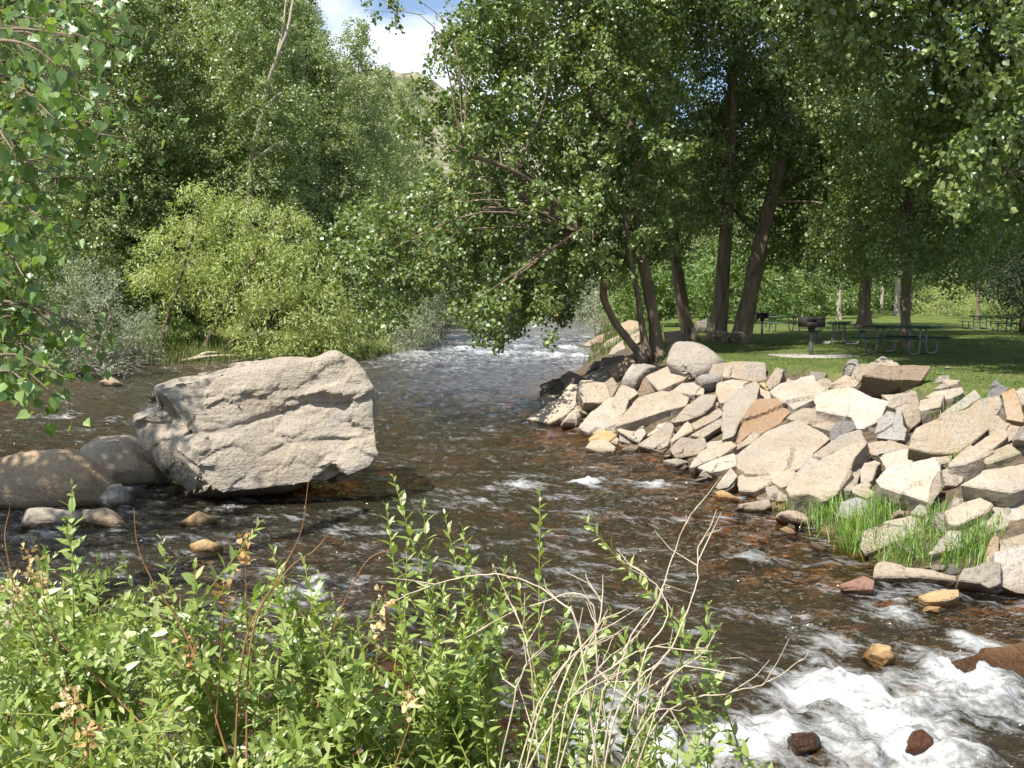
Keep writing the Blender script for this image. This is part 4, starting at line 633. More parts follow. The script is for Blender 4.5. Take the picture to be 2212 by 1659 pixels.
# the bank goes on downstream past the edge of the view
for j in range(34):
    x = rng.uniform(6.2, 14); y = 9.6 - .12 * (x - 6) + rng.uniform(-.1, 3.6) + .28 * max(0, 8 - x); z = gz(x, y)
    o = obj('rock', pr[j % 6], loc=(x, y, z + .08)); q = rng.uniform(.4, .75); o.scale = (q, q, q * .7); o.rotation_euler = (rng.normal() * .25 + .45, rng.normal() * .2, rng.uniform(0, 6.28)); o.color = RC[['cream', 'tan', 'gtan', 'grey'][j % 4]] + (1,)
    tag(o, 'bank rock downstream of the big grey corner block, past the right edge', 'rock', 'rocks piled along the downstream bank')

# the great boulder in the river
HULL = [(-5.23,14.55,1.78), (-4.71,14.75,1.92), (-3.85,14.95,2.09), (-2.61,15.15,2.16), (-2.46,15.15,2.04), (-2.17,15.00,1.64), (-2.08,14.85,1.14), (-2.05,14.70,0.77), (-2.15,14.65,0.60), (-2.79,14.45,0.41), (-3.20,14.40,0.36), (-3.73,14.35,0.32), (-4.30,14.30,0.24), (-4.48,14.30,0.35), (-4.82,14.35,0.69), (-4.85,14.40,1.23), (-5.70,15.20,1.64), (-5.78,15.10,1.36), (-5.80,15.00,1.12), (-5.55,14.95,0.70), (-5.27,14.85,0.36), (-5.03,14.85,0.09), (-6.09,16.60,1.63), (-4.38,17.00,2.02), (-2.93,17.20,2.06), (-2.46,17.00,1.40), (-2.40,16.80,0.46), (-6.26,16.60,0.88), (-4.80,15.45,-0.20), (-3.81,15.80,-0.24), (-3.88,16.40,-0.26), (-5.29,16.40,-0.26)]
bm = bmesh.new()
for q in HULL: bm.verts.new(q)
bmesh.ops.convex_hull(bm, input=bm.verts); bmesh.ops.delete(bm, geom=[v for v in bm.verts if not v.link_faces], context='VERTS')
dense(bm, .048, 7)
rng = np.random.default_rng(12); c = (-3.6, 15.6, 0)
bm.normal_update()
V = np.array([v.co[:] for v in bm.verts]); Nn = np.array([v.normal[:] for v in bm.verts])
# slabs of stone broken off at different depths, edges dipping to the left, with cracks along some of them
ca, sa = math.cos(.42), math.sin(.42)
D = np.stack([V[:, 0] * ca + V[:, 2] * sa, V[:, 1], V[:, 2] * ca - V[:, 0] * sa], -1)
def slabs(D, K, amp, tilt, metric, wob, crack, seed):
    rg = np.random.default_rng(seed); Dw = D + wob * np.stack([fbm(D[:, 0] * 2.2, D[:, 2] * 2.2, D[:, 1] * 2.2, o=4, s=seed + q) for q in (1, 2, 3)], -1)
    sd_ = D[rg.integers(0, len(D), K)]; mt = np.array(metric)
    q = np.sqrt((((Dw[:, None] - sd_[None]) * mt) ** 2).sum(-1)) * rg.uniform(.8, 1.25, K)[None]
    o = np.argsort(q, 1)[:, :2]; r = np.arange(len(D)); f1, f2 = q[r, o[:, 0]], q[r, o[:, 1]]
    off = rg.uniform(-1, .45, K) * amp; tl = rg.normal(0, tilt, (K, 3))
    pl = lambda k: off[k] + ((D - sd_[k]) * tl[k]).sum(-1)
    w = .5 * np.exp(-(f2 - f1) / .02); d = pl(o[:, 0]) * (1 - w) + pl(o[:, 1]) * w
    m = _hash(np.minimum(o[:, 0], o[:, 1]), np.maximum(o[:, 0], o[:, 1]), np.zeros(len(D), np.int64), seed) < .35
    return d - crack * m * np.exp(-((f2 - f1) / .035) ** 2)
d = slabs(D, 12, .05, .04, (.5, .8, 1.6), .35, .04, 3) + slabs(D, 46, .03, .06, (.8, 1, 1.5), .3, .018, 9) + slabs(D, 130, .012, .06, (1, 1, 1.2), .15, .006, 17)
d += .008 * fbm(V[:, 0] * 7, V[:, 1] * 7, V[:, 2] * 7, o=3, s=77)
# two long ledges across the front, the stone under each one broken back
front = np.clip((-Nn[:, 1] - .55) / .2, 0, 1) * np.clip((V[:, 2] - .62) / .3, 0, 1) * np.clip((-2.25 - V[:, 0]) / .2, 0, 1)
for pl, dep, w_ in (([(-5.02,14.60,1.20), (-4.62,14.60,1.20), (-4.26,14.60,1.20), (-4.09,14.60,1.28), (-3.79,14.60,1.35), (-3.43,14.60,1.46), (-3.10,14.60,1.59), (-2.69,14.60,1.53), (-1.97,14.60,1.76)], .13, .26), ([(-4.90,14.60,0.58), (-4.77,14.60,0.65), (-4.35,14.60,0.87), (-4.10,14.60,0.95), (-3.72,14.60,0.76), (-3.36,14.60,0.98), (-2.71,14.60,1.03), (-1.91,14.60,1.01)], .09, .30), ([(-5.39,14.70,1.60), (-4.91,14.70,1.64), (-4.10,14.80,1.68), (-3.26,14.80,1.76), (-2.83,14.80,2.03), (-1.92,14.80,2.24)], .05, .2)):
    pl = np.array(pl); zl = np.interp(V[:, 0], pl[:, 0], pl[:, 2]) + .05 * fbm(V[:, 0] * 6, V[:, 1], o=3, s=5)
    dz = zl - V[:, 2]; d -= front * dep * np.where(dz > 0, np.exp(-np.maximum(dz, 0) / w_), np.exp(np.minimum(dz, 0) / .012)) * (.55 + .45 * fbm(V[:, 0] * 1.7 + dep * 40, V[:, 2], o=2, s=6))
leftend = np.clip((-4.62 - V[:, 0]) / .3, 0, 1)
d -= .25 * leftend * np.clip(1 - np.abs(V[:, 2] - 1.25 + .5 * (V[:, 0] + 5)) / .35, 0, 1)
V = V + Nn * (d[:, None] + .03) - np.array(c)
for v, q in zip(bm.verts, V): v.co = q
bmesh.ops.smooth_vert(bm, verts=bm.verts, factor=.2, use_axis_x=True, use_axis_y=True, use_axis_z=True)
me = bpy.data.meshes.new('great_boulder'); bm.to_mesh(me); bm.free()
me.polygons.foreach_set('use_smooth', np.ones(len(me.polygons), bool)); me.set_sharp_from_angle(angle=math.radians(30))
bo = obj('boulder', me, M['boulder'], loc=c); bo.color = (.385, .335, .27, 1)
tag(bo, 'great grey tan boulder with ledges and an undercut base standing in the river', 'boulder')

# cobbles on the river bed, seen through the water
rng = np.random.default_rng(5); mb = MB()
ico = bmesh.new(); bmesh.ops.create_icosphere(ico, subdivisions=2, radius=1); ico.verts.ensure_lookup_table()
iv = np.array([v.co[:] for v in ico.verts]); it_ = np.array([[v.index for v in f.verts] for f in ico.faces]); ico.free()
tints = []
cx = rng.uniform(-12, 9, 2600); cy = rng.uniform(5.5, 34, 2600); sdc, _ = shore(cx, cy); gzc = ground_z(cx, cy)
for x, y, s_, z in zip(cx, cy, sdc, gzc):
    if s_ > -.15: continue
    r = rng.uniform(.06, .20) * rng.uniform(.7, 1.4); sc = np.array([r * rng.uniform(.8, 1.5), r * rng.uniform(.8, 1.3), r * rng.uniform(.35, .6)])
    if z + sc[2] * .9 > -.03: sc *= .5
    a = rng.uniform(0, 6.28); v = iv * (1 + .12 * rng.normal(size=(len(iv), 1))) * sc
    v = np.stack([v[:, 0] * math.cos(a) - v[:, 1] * math.sin(a), v[:, 0] * math.sin(a) + v[:, 1] * math.cos(a), v[:, 2]], -1) + (x, y, z + sc[2] * .2)
    mb.add(v, it_); tints += [rng.uniform()] * len(it_)
k = NT('bed_cobble'); a = k.n('Attribute', attribute_name='tint')
c = k.ramp(a.outputs['Fac'], [(0, (.08, .055, .03)), (.5, (.20, .125, .055)), (.8, (.38, .20, .075)), (.93, (.42, .17, .09)), (1, (.46, .37, .23))])
pp = k.n('NewGeometry').outputs['Position']; c = k.mix(k.ramp(k.noise(pp, 16, 4, .7), [(.4, 0.0), (.7, .6)]), c, (.04, .03, .015)); k.principled(c, .7)
kind(obj('river_bed_cobbles', mb.mesh('river_bed_cobbles', True, tints), k.m), 'stuff', 'brown and orange cobbles under the clear water')

# ------------------------------------------------------------------ foliage
DIAMOND = (np.array([(0, 0, 0), (.42, .36, .10), (1, 0, -.06), (.42, -.36, .10)]), [np.array([(0, 1, 2), (0, 2, 3)])])
ROUND = (np.array([(0, 0, 0), (.10, .36, .08), (.48, .44, .12), (1, 0, -.08), (.48, -.44, .12), (.10, -.36, .08)]), [np.array([(0, 1, 2, 3), (0, 3, 4, 5)])])
NARROW = (np.array([(0, 0, 0), (.40, .13, .04), (1, 0, -.10), (.40, -.13, .04)]), [np.array([(0, 1, 2), (0, 2, 3)])])
LANCE = (np.array([(0, 0, 0), (.13, .10, .02), (.38, .185, .035), (.68, .135, .0), (1, 0, -.08), (.68, -.135, .0), (.38, -.185, .035), (.13, -.10, .02), (.38, 0, .0), (.68, 0, -.03)]),
         [np.array([(0, 1, 2, 8), (8, 2, 3, 9), (0, 8, 6, 7), (8, 9, 5, 6)]), np.array([(9, 3, 4), (9, 4, 5)])])
HEART = (np.array([(-.03, 0, 0), (-.10, .22, .03), (.06, .46, .06), (.30, .48, .07), (.55, .33, .04), (.80, .12, -.02), (1.04, 0, -.08),
                   (.80, -.12, -.02), (.55, -.33, .04), (.30, -.48, .07), (.06, -.46, .06), (-.10, -.22, .03), (.30, 0, -.02)]),
         [np.array([(0, 1, 2, 12), (12, 2, 3, 4), (12, 4, 5, 6), (0, 12, 10, 11), (12, 8, 9, 10), (12, 6, 7, 8)])])
def unit(a): return a / (np.linalg.norm(a, axis=-1, keepdims=True) + 1e-9)
def leaves(P, A, Nn, size, shape):
    """P base points, A leaf axis, Nn leaf normal, size; -> verts, faces"""
    T, F_ = shape; A = unit(A); Sd = unit(np.cross(Nn, A)); Nn = np.cross(A, Sd)
    V = P[:, None] + size[:, None, None] * (T[None, :, 0:1] * A[:, None] + T[None, :, 1:2] * Sd[:, None] + T[None, :, 2:3] * Nn[:, None])
    n = len(P); m = len(T); out = [(f[None] + (np.arange(n) * m)[:, None, None]).reshape(-1, f.shape[1]) for f in F_]
    return V.reshape(-1, 3), out, [len(f) for f in F_]
def leaf_mesh(name, P, A, Nn, size, shape, tint):
    V, fs, cnt = leaves(P, A, Nn, size, shape)
    order = sorted(range(len(fs)), key=lambda i: i)
    t = np.concatenate([np.repeat(tint, cnt[i]) for i in order])
    return new_mesh(name, V, [fs[i] for i in order], t)
def crown(name, clumps, leaf, lai, seed, shape=DIAMOND, droop=.5, up=.6, twig=.55, per=22, flat=.8, shell=.25):
    """leaves on short twigs that point out of rounded clumps"""
    rng = np.random.default_rng(seed); C = np.array(clumps, float); R = C[:, 3]
    n = np.maximum(2, (lai * math.pi * R ** 2 / (.42 * leaf ** 2) / per)).astype(int)
    ci = np.repeat(np.arange(len(C)), n); k = len(ci)
    d = unit(rng.normal(size=(k, 3))); rad = R[ci] * rng.uniform(shell, 1.0, k) ** .6
    base = C[ci, :3] + d * rad[:, None] * np.array([1, 1, flat])
    tdir = unit(d + .5 * rng.normal(size=(k, 3)) - np.array([0, 0, droop]))
    tl = twig * rng.uniform(.5, 1.2, k) * np.clip(R[ci] / .9, .5, 1.3)
    li = np.repeat(np.arange(k), per); m = len(li); s = rng.uniform(0, 1, m)
    P = base[li] + tdir[li] * (tl[li] * s)[:, None] + rng.normal(size=(m, 3)) * (leaf * .75)
    A = unit(tdir[li] * .5 + rng.normal(size=(m, 3)) - np.array([0, 0, .45]))
    Nn = unit(d[li] * .7 + rng.normal(size=(m, 3)) * .8 + np.array([0, 0, up]))
    size = leaf * rng.uniform(.65, 1.3, m); tw = rng.uniform(size=k)
    tint = np.clip(.55 * rng.uniform(size=m) + .40 * tw[li], 0, 1); tint[rng.uniform(size=m) < .004] = 1
    return leaf_mesh(name, P, A, Nn, size, shape, tint)
def limbs(mb, trunk, clumps, r0, seed, zmin=0, sides=5, maxn=60):
    """branches from the trunk out to the clumps"""
    rng = np.random.default_rng(seed); T = np.array(trunk); T = T[T[:, 2] > zmin]; order = rng.permutation(len(clumps))[:maxn]
    for i in order:
        c = np.array(clumps[i][:3]); below = T[T[:, 2] < c[2] - .1 * np.linalg.norm(T[:, :2] - c[:2], axis=1)]
        b = below if len(below) else T[:1]
        j = np.argmin(np.linalg.norm(b[:, :2] - c[:2], axis=1) + .75 * np.abs(b[:, 2] - (c[2] - .45 * np.linalg.norm(b[:, :2] - c[:2], axis=1))))
        a = b[j][:3]; L = np.linalg.norm(c - a)
        if L < .4: continue
        mid = (a + c) / 2 + np.array([0, 0, .12 * L]) + rng.normal(size=3) * .08 * L
        r = min(b[j][3] * .55, r0 * (.4 + L * .09)); pts = spline([a, mid, c], 4)
        mb.tube(pts, np.linspace(r, r * .22, len(pts)), sides, cap=False)
        for _ in range(2):
            e = pts[rng.integers(3, len(pts))]; q = e + unit(rng.normal(size=3) + np.array([0, 0, -.2])) * clumps[i][3] * .9
            mb.tube([e, (e + q) / 2 + rng.normal(size=3) * .06, q], [r * .3, r * .2, r * .08], 4, cap=False)
def tree(name, label, cat, trunks, clumps, leaf, lai, seed, lmat='cottonwood', bmat='bark', group=None, shape=DIAMOND, r0=.10, sides=14, nl=60, zmin=0, **kw):
    """trunks: lists of (x, y, z, r); every stem its own mesh, limbs on the first"""
    b = trunks[0][0]; base = (b[0], b[1], b[2]); bo = np.array(base + (0,))
    t = empty(name, base, label, cat, group); allp = []
    for i, tr in enumerate(trunks):
        P = np.array(tr) - bo; sp = spline(P[:, :3], 8); rr = np.interp(np.linspace(0, 1, len(sp)), np.linspace(0, 1, len(P)), P[:, 3])
        rr = rr * (1 + .7 * np.exp(-np.arange(len(sp)) / 1.6)) if sp[0][2] < .6 else rr
        sp[0, 2] -= .25; mb = MB(); mb.tube(sp, rr, sides, bark=.10, seed=seed + i)
        tp = np.column_stack([sp, rr]); allp.append(tp)
        if i == len(trunks) - 1 and clumps is not None:
            cl = [tuple(np.array(c[:3]) - bo[:3]) + (c[3],) for c in clumps]
            limbs(mb, np.vstack(allp), cl, r0, seed, zmin, maxn=nl)
        obj('trunk', mb.mesh('trunk', True), M[bmat], t)
    if clumps is not None: obj('crown', crown('crown', cl, leaf, lai, seed + 50, shape, **kw), M[lmat], t)
    return t
def ovoid(H, R, z0, n, seed, rc=.34, lean=(0, 0)):
    """clumps filling a tall crown"""
    rng = np.random.default_rng(seed); out = []
    for i in range(n):
        s = (i + rng.uniform()) / n; z = z0 + (H - z0) * s; prof = math.sin(math.pi * min(1, .12 + .86 * s) ** .75) ** .7
        a = i * 2.4 + rng.uniform(-.4, .4); q = R * prof * rng.uniform(.35, .85)
        out.append((math.cos(a) * q + lean[0] * s, math.sin(a) * q + lean[1] * s, z, R * rc * rng.uniform(.8, 1.35) * (.55 + .45 * prof)))
    return out

# --- right bank: multi-stemmed cottonwood leaning over the river
hang = [(-4.5,27.4,4.7,0.60),(-4.2,26.4,4.1,0.56),(-3.8,26.1,5.2,0.68),(-3.3,24.4,4.4,0.42),(-3.5,27.0,3.7,0.44),(-2.8,27.4,5.7,0.49),(-3.1,25.4,4.8,0.61),(-2.8,25.1,3.6,0.48),(-2.2,27.9,6.2,0.48),(-2.1,26.0,5.6,0.64),(-1.8,24.4,4.4,0.48),(-2.3,24.9,3.6,0.46),(-1.2,24.4,9.1,0.41),(-1.3,25.6,8.4,0.58),(-1.4,25.5,8.0,0.51),(-1.1,24.6,7.1,0.54),(-1.2,27.0,6.3,0.44),(-1.2,24.9,5.4,0.52),(-1.7,27.1,4.8,0.67),(-1.3,27.3,4.3,0.50),(-0.6,26.7,10.0,0.52),(-0.5,27.4,9.4,0.55),(-0.6,26.3,8.2,0.49),(-0.3,25.6,7.7,0.56),(-1.0,27.4,7.2,0.67),(-0.6,27.2,5.9,0.52),(-0.6,27.2,5.5,0.54),(-0.9,27.0,4.4,0.65),(-0.6,26.0,3.6,0.57),(-1.0,27.4,3.0,0.65),(-0.5,27.7,2.3,0.46),(0.0,26.7,9.9,0.55),(0.1,24.8,8.3,0.56),(0.1,26.2,8.1,0.45),(0.1,25.0,6.9,0.39),(-0.2,28.1,6.9,0.45),(0.4,24.8,5.7,0.50),(-0.1,26.4,5.0,0.50),(-0.0,27.3,4.2,0.56),(0.1,28.0,3.5,0.46),(-0.1,26.3,2.9,0.43),(0.9,24.4,8.9,0.39),(0.9,27.8,8.8,0.55),(1.1,25.9,7.6,0.62),(0.8,26.5,7.5,0.44),(1.0,27.8,6.5,0.57),(0.7,27.7,5.6,0.73),(0.9,25.7,4.8,0.45),(0.7,25.6,4.1,0.60),(0.9,28.0,3.5,0.49),(0.9,27.9,2.9,0.59),(1.4,25.8,9.8,0.44),(1.3,26.5,9.4,0.57),(2.0,27.9,8.6,0.69),(1.6,25.8,7.7,0.52),(1.3,25.2,6.7,0.40),(1.6,26.0,6.1,0.51),(1.6,24.3,5.5,0.54),(1.6,25.9,4.5,0.63),(1.4,26.6,4.3,0.48),(1.3,25.7,3.5,0.50),(2.0,24.3,9.4,0.48),(2.1,24.5,8.9,0.54),(2.6,28.0,8.7,0.55),(2.4,25.1,7.6,0.65),(2.6,27.5,6.9,0.71),(2.1,25.1,6.4,0.51),(2.5,26.3,5.5,0.64),(2.0,24.5,4.5,0.45),(2.5,25.9,3.9,0.49),(3.3,25.5,9.4,0.57),(2.8,24.7,8.5,0.49),(3.0,27.8,8.5,0.52),(3.2,27.7,7.4,0.52),(3.2,27.3,6.5,0.62),(3.1,27.2,6.1,0.64),(3.3,25.9,4.8,0.44),(4.1,27.9,10.1,0.70),(4.0,27.9,9.5,0.56),(4.0,26.0,8.5,0.56),(3.9,24.9,7.1,0.56),(4.1,27.5,7.2,0.60),(4.2,26.3,6.3,0.51),(4.0,26.3,5.3,0.51),(4.1,27.7,4.8,0.58),(-4.6,31.3,5.6,0.84),(-4.2,28.8,4.1,0.50),(-4.1,31.4,5.5,0.49),(-4.4,31.5,4.8,0.72),(-3.5,29.0,3.2,0.75),(-4.1,30.8,2.7,0.76),(-3.0,30.8,6.0,0.71),(-3.4,31.7,5.1,0.73),(-2.7,31.3,4.3,0.54),(-1.8,30.5,10.7,0.81),(-2.1,30.8,8.9,0.59),(-2.1,30.5,7.4,0.57),(-1.7,28.6,6.5,0.56),(-1.7,29.2,5.8,0.76),(-2.1,28.3,4.5,0.73),(-2.3,31.0,4.2,0.83),(-1.4,29.7,10.5,0.57),(-1.1,28.2,9.8,0.52),(-1.2,31.8,9.3,0.79),(-0.9,31.0,8.3,0.69),(-1.5,31.1,7.9,0.55),(-0.9,28.2,6.4,0.62),(-1.2,29.2,5.9,0.55),(-1.3,28.8,4.6,0.59),(-1.1,28.6,3.6,0.47),(-1.4,28.8,3.3,0.47),(-0.2,28.8,10.6,0.48),(-0.5,30.0,10.2,0.76),(-0.2,28.3,9.0,0.46),(-0.4,30.8,8.6,0.51),(-0.5,30.3,7.4,0.65),(-0.1,28.9,6.7,0.64),(-0.3,31.9,5.6,0.71),(-0.2,28.7,4.7,0.64),(-0.5,28.8,4.1,0.45),(-0.1,31.0,3.0,0.58),(-0.4,30.5,2.5,0.76),(0.8,30.9,11.0,0.52),(0.6,30.2,10.1,0.66),(0.4,30.9,9.2,0.65),(0.5,29.2,8.2,0.74),(0.9,31.5,7.5,0.80),(0.3,30.8,6.6,0.59),(0.9,31.0,5.7,0.73),(0.3,29.4,4.4,0.49),(0.2,30.6,3.8,0.57),(0.8,31.4,3.1,0.50),(1.3,31.4,11.3,0.70),(1.5,31.3,10.4,0.66),(1.6,30.5,9.0,0.63),(1.3,31.1,8.3,0.77),(1.3,31.6,7.8,0.58),(1.6,29.0,6.5,0.57),(1.1,30.9,5.8,0.49),(1.2,28.9,4.7,0.63),(1.5,28.6,4.0,0.74),(1.5,29.4,3.2,0.65),(2.1,30.4,10.3,0.68),(2.4,29.6,9.7,0.49),(2.1,28.4,8.6,0.48),(2.1,29.2,7.5,0.70),(2.1,30.0,7.1,0.49),(2.3,31.3,6.1,0.51),(2.5,30.4,5.2,0.49),(2.6,30.3,4.5,0.66),(3.2,30.6,10.8,0.67),(2.8,28.5,9.4,0.60),(3.1,30.3,9.3,0.70),(2.7,28.4,8.0,0.63),(2.8,29.9,7.5,0.62),(2.7,29.0,6.1,0.65),(2.9,29.5,5.5,0.57),(3.2,30.5,4.7,0.71),(2.9,29.1,4.1,0.56),(3.8,30.8,10.9,0.70),(3.9,31.8,10.4,0.53),(4.2,30.5,9.2,0.61),(3.5,28.2,7.9,0.72),(4.2,30.2,7.5,0.65),(4.2,29.3,6.7,0.59),(4.2,29.8,5.5,0.47),(3.9,28.6,4.8,0.65),(4.7,30.6,6.1,0.81),(4.6,29.0,5.0,0.76)]
top1 = [(-0.6,26.0,15.5,0.72),(0.0,24.0,12.7,0.85),(-0.5,25.4,11.0,1.09),(-0.7,26.0,10.1,1.12),(1.5,26.8,17.5,1.01),(1.3,24.7,14.7,0.99),(1.1,24.6,13.1,0.69),(1.3,26.8,13.4,0.75),(1.1,25.0,10.9,0.71),(1.3,26.2,9.4,0.96),(2.5,26.7,17.2,0.82),(2.2,26.8,15.5,0.92),(2.8,26.8,14.3,0.72),(2.8,25.3,12.6,0.97),(2.4,24.9,11.2,1.06),(2.7,25.2,10.3,1.00),(0.2,29.1,17.7,0.78),(0.1,27.2,16.2,1.04),(0.3,27.2,14.2,1.14),(0.8,28.8,13.2,0.98),(0.1,27.4,11.0,0.96),(0.0,29.1,11.0,1.22),(2.4,28.6,18.3,1.14),(1.7,27.6,17.1,0.70),(1.6,29.7,15.9,0.79),(2.4,29.0,14.0,1.01),(2.0,27.7,12.2,1.09),(1.8,29.8,12.1,0.81),(3.2,29.1,17.3,0.96),(3.0,28.5,15.6,1.18),(3.5,27.2,14.5,1.09),(3.3,28.2,13.4,0.86),(3.4,28.4,11.2,1.25),(0.9,31.2,20.2,1.31),(0.3,31.7,18.7,0.83),(0.0,30.0,16.7,1.15),(0.7,31.3,15.5,0.82),(0.4,30.1,12.8,1.13),(0.8,30.9,12.2,0.89),(2.0,30.9,20.2,0.93),(2.9,31.4,18.3,1.09),(2.4,31.2,16.0,0.83),(1.8,30.6,15.5,1.12),(2.1,32.9,13.5,0.91),(2.9,33.0,12.0,0.95),(3.6,30.8,19.8,1.32),(4.1,32.6,18.8,1.35)]
arm = [(-3.59,25.60,10.46,0.19), (-3.18,25.60,10.58,0.27), (-2.87,25.60,10.20,0.17), (-2.53,25.60,10.85,0.22), (-1.72,25.60,10.01,0.43), (-2.33,25.10,8.60,0.33), (-2.62,25.10,7.61,0.31), (-2.38,25.60,7.43,0.43), (-3.17,24.60,5.06,0.46), (-3.49,24.40,4.14,0.51), (-2.70,24.40,3.57,0.51), (-2.91,24.20,2.66,0.30), (-0.51,23.60,2.17,0.29), (-0.74,23.80,2.67,0.45), (0.93,23.60,2.50,0.24), (-0.41,24.10,3.23,0.54), (-1.09,24.10,3.00,0.34), (0.84,24.20,3.23,0.41)]
tree('cottonwood_tree', 'leaning three-stemmed cottonwood whose leafy boughs hang over the river', 'tree',
     [[(3.59,27.00,1.58,0.11), (3.13,27.00,2.14,0.11), (2.76,26.80,2.62,0.10), (2.47,26.50,3.19,0.10), (2.31,26.00,3.85,0.09), (1.47,25.50,5.25,0.07), (0.28,25.00,6.24,0.06), (-1.20,24.50,6.74,0.05)],
      [(3.77,27.40,1.61,0.10), (3.61,27.40,2.49,0.09), (3.50,27.40,3.26,0.08), (3.30,27.30,4.08,0.08), (3.09,27.20,5.40,0.06), (2.55,27.00,7.49,0.05), (1.76,26.50,9.21,0.04)],
      [(4.11,27.80,1.59,0.20), (4.03,27.80,2.35,0.17), (3.89,27.80,3.26,0.16), (3.69,28.00,4.31,0.15), (3.53,28.20,6.01,0.13), (3.35,28.50,8.39,0.12), (3.11,29.00,11.09,0.10), (2.87,29.50,15.15,0.07), (2.62,30.00,18.61,0.04)]],
     hang + top1 + arm, .105, 1.85, 21, shape=ROUND, r0=.06, nl=90, twig=.5, zmin=3.3)
crown4 = [(5.1,33.5,20.2,1.29),(5.1,33.1,18.6,1.29),(5.2,33.5,17.9,1.42),(4.6,32.5,15.3,1.32),(5.5,33.1,14.1,1.51),(5.0,33.6,12.4,0.95),(4.3,32.4,9.8,0.91),(5.7,34.3,8.5,1.47),(5.6,33.8,7.3,1.04),(6.8,32.7,18.7,1.33),(7.0,34.3,17.7,1.53),(6.3,32.5,16.2,0.95),(6.8,32.5,13.5,1.52),(6.4,33.4,12.5,1.59),(6.4,34.2,6.2,0.94),(4.1,35.4,20.5,1.38),(3.7,34.9,19.2,1.18),(3.9,36.0,17.5,1.58),(4.3,35.2,15.3,0.99),(3.7,35.1,13.0,1.17),(3.9,34.9,10.4,1.02),(5.1,35.3,21.1,1.11),(5.4,34.6,19.0,1.62),(5.8,35.9,18.5,1.68),(5.2,36.3,16.0,1.33),(5.1,35.1,13.6,1.18),(6.1,34.9,12.9,1.60),(5.2,34.6,10.9,1.31),(5.8,36.5,8.7,1.18),(6.3,35.8,6.7,1.01),(6.9,35.2,22.2,1.18),(7.5,36.4,19.0,1.14),(7.5,35.5,17.4,1.07),(7.6,36.5,14.8,1.01),(7.6,36.3,13.1,1.23),(4.8,37.8,21.3,1.64),(4.9,37.3,19.3,1.37),(4.0,37.2,16.4,1.26),(4.7,37.1,14.6,1.22),(5.0,39.0,13.1,1.69),(4.3,38.3,10.1,1.66),(4.6,36.7,6.8,1.49),(6.3,36.7,21.1,1.70),(6.1,38.5,20.7,1.50),(6.3,38.8,19.4,1.53),(5.6,38.2,16.5,1.41),(6.7,39.0,15.4,1.46),(5.7,38.6,13.2,1.64),(6.5,38.4,11.1,1.69),(5.9,38.4,9.4,1.56),(7.0,38.8,7.2,1.42),(7.7,37.5,22.2,1.35),(7.4,37.0,14.3,1.03)]
tree('cottonwood_tree', 'cottonwood with a smooth grey trunk curving left, between the three-stemmed tree and the twin trunks', 'tree',
     [[(6.72,37.00,1.70,0.26), (6.50,37.00,2.48,0.23), (6.28,37.00,3.69,0.22), (6.12,37.00,4.73,0.21), (5.97,37.00,6.27,0.19), (5.79,36.50,8.57,0.17), (5.54,36.00,11.43,0.14), (5.24,35.50,16.06,0.10), (5.03,35.00,20.45,0.05)]],
     crown4, .13, 1.9, 22, nl=50, zmin=4.5)
crown5 = [(6.9,34.5,21.0,1.08),(7.4,34.2,18.7,1.66),(7.6,34.5,16.3,1.65),(6.4,34.0,14.2,1.12),(8.2,33.5,19.8,0.98),(8.7,34.1,18.0,1.60),(8.3,33.9,15.9,0.98),(9.8,35.6,15.0,1.58),(6.9,36.7,20.3,1.20),(6.7,36.2,19.2,1.22),(6.6,36.4,17.1,1.51),(7.6,36.9,16.0,1.51),(6.9,36.2,12.9,1.72),(8.0,37.2,10.9,1.69),(7.5,37.0,8.8,1.26),(7.2,36.2,7.2,1.53),(9.1,37.7,22.1,1.08),(8.7,37.5,19.8,1.67),(9.3,36.5,17.9,1.25),(9.6,38.1,16.5,1.57),(9.3,37.4,15.2,1.74),(9.3,36.6,12.2,1.79),(8.9,37.0,9.9,1.48),(8.5,36.9,7.8,1.76),(10.2,37.5,5.6,1.20),(6.9,38.8,21.1,1.56),(7.9,40.5,18.1,1.58),(7.2,39.3,15.5,1.55),(6.9,38.7,8.9,1.84),(9.1,38.5,22.2,1.44),(9.4,39.8,21.3,1.45),(10.0,39.2,19.5,1.47),(10.0,38.9,17.3,1.53),(9.5,39.7,15.1,1.77),(9.9,39.3,12.2,1.66),(9.7,39.7,11.2,1.47),(10.6,40.5,8.6,1.53),(10.0,38.7,5.6,1.58)]
tree('cottonwood_tree', 'straight dark cottonwood, the upright one of the twin trunks sharing a root mass', 'tree',
     [[(7.49,36.00,1.68,0.31), (7.60,36.00,3.00,0.29), (7.74,36.00,5.01,0.24), (7.83,36.00,7.34,0.20), (7.89,36.00,9.80,0.19), (7.91,36.00,12.24,0.17), (7.92,36.00,15.45,0.14), (7.85,36.00,20.95,0.07)]],
     crown5, .13, 2.0, 23, nl=50, zmin=5)
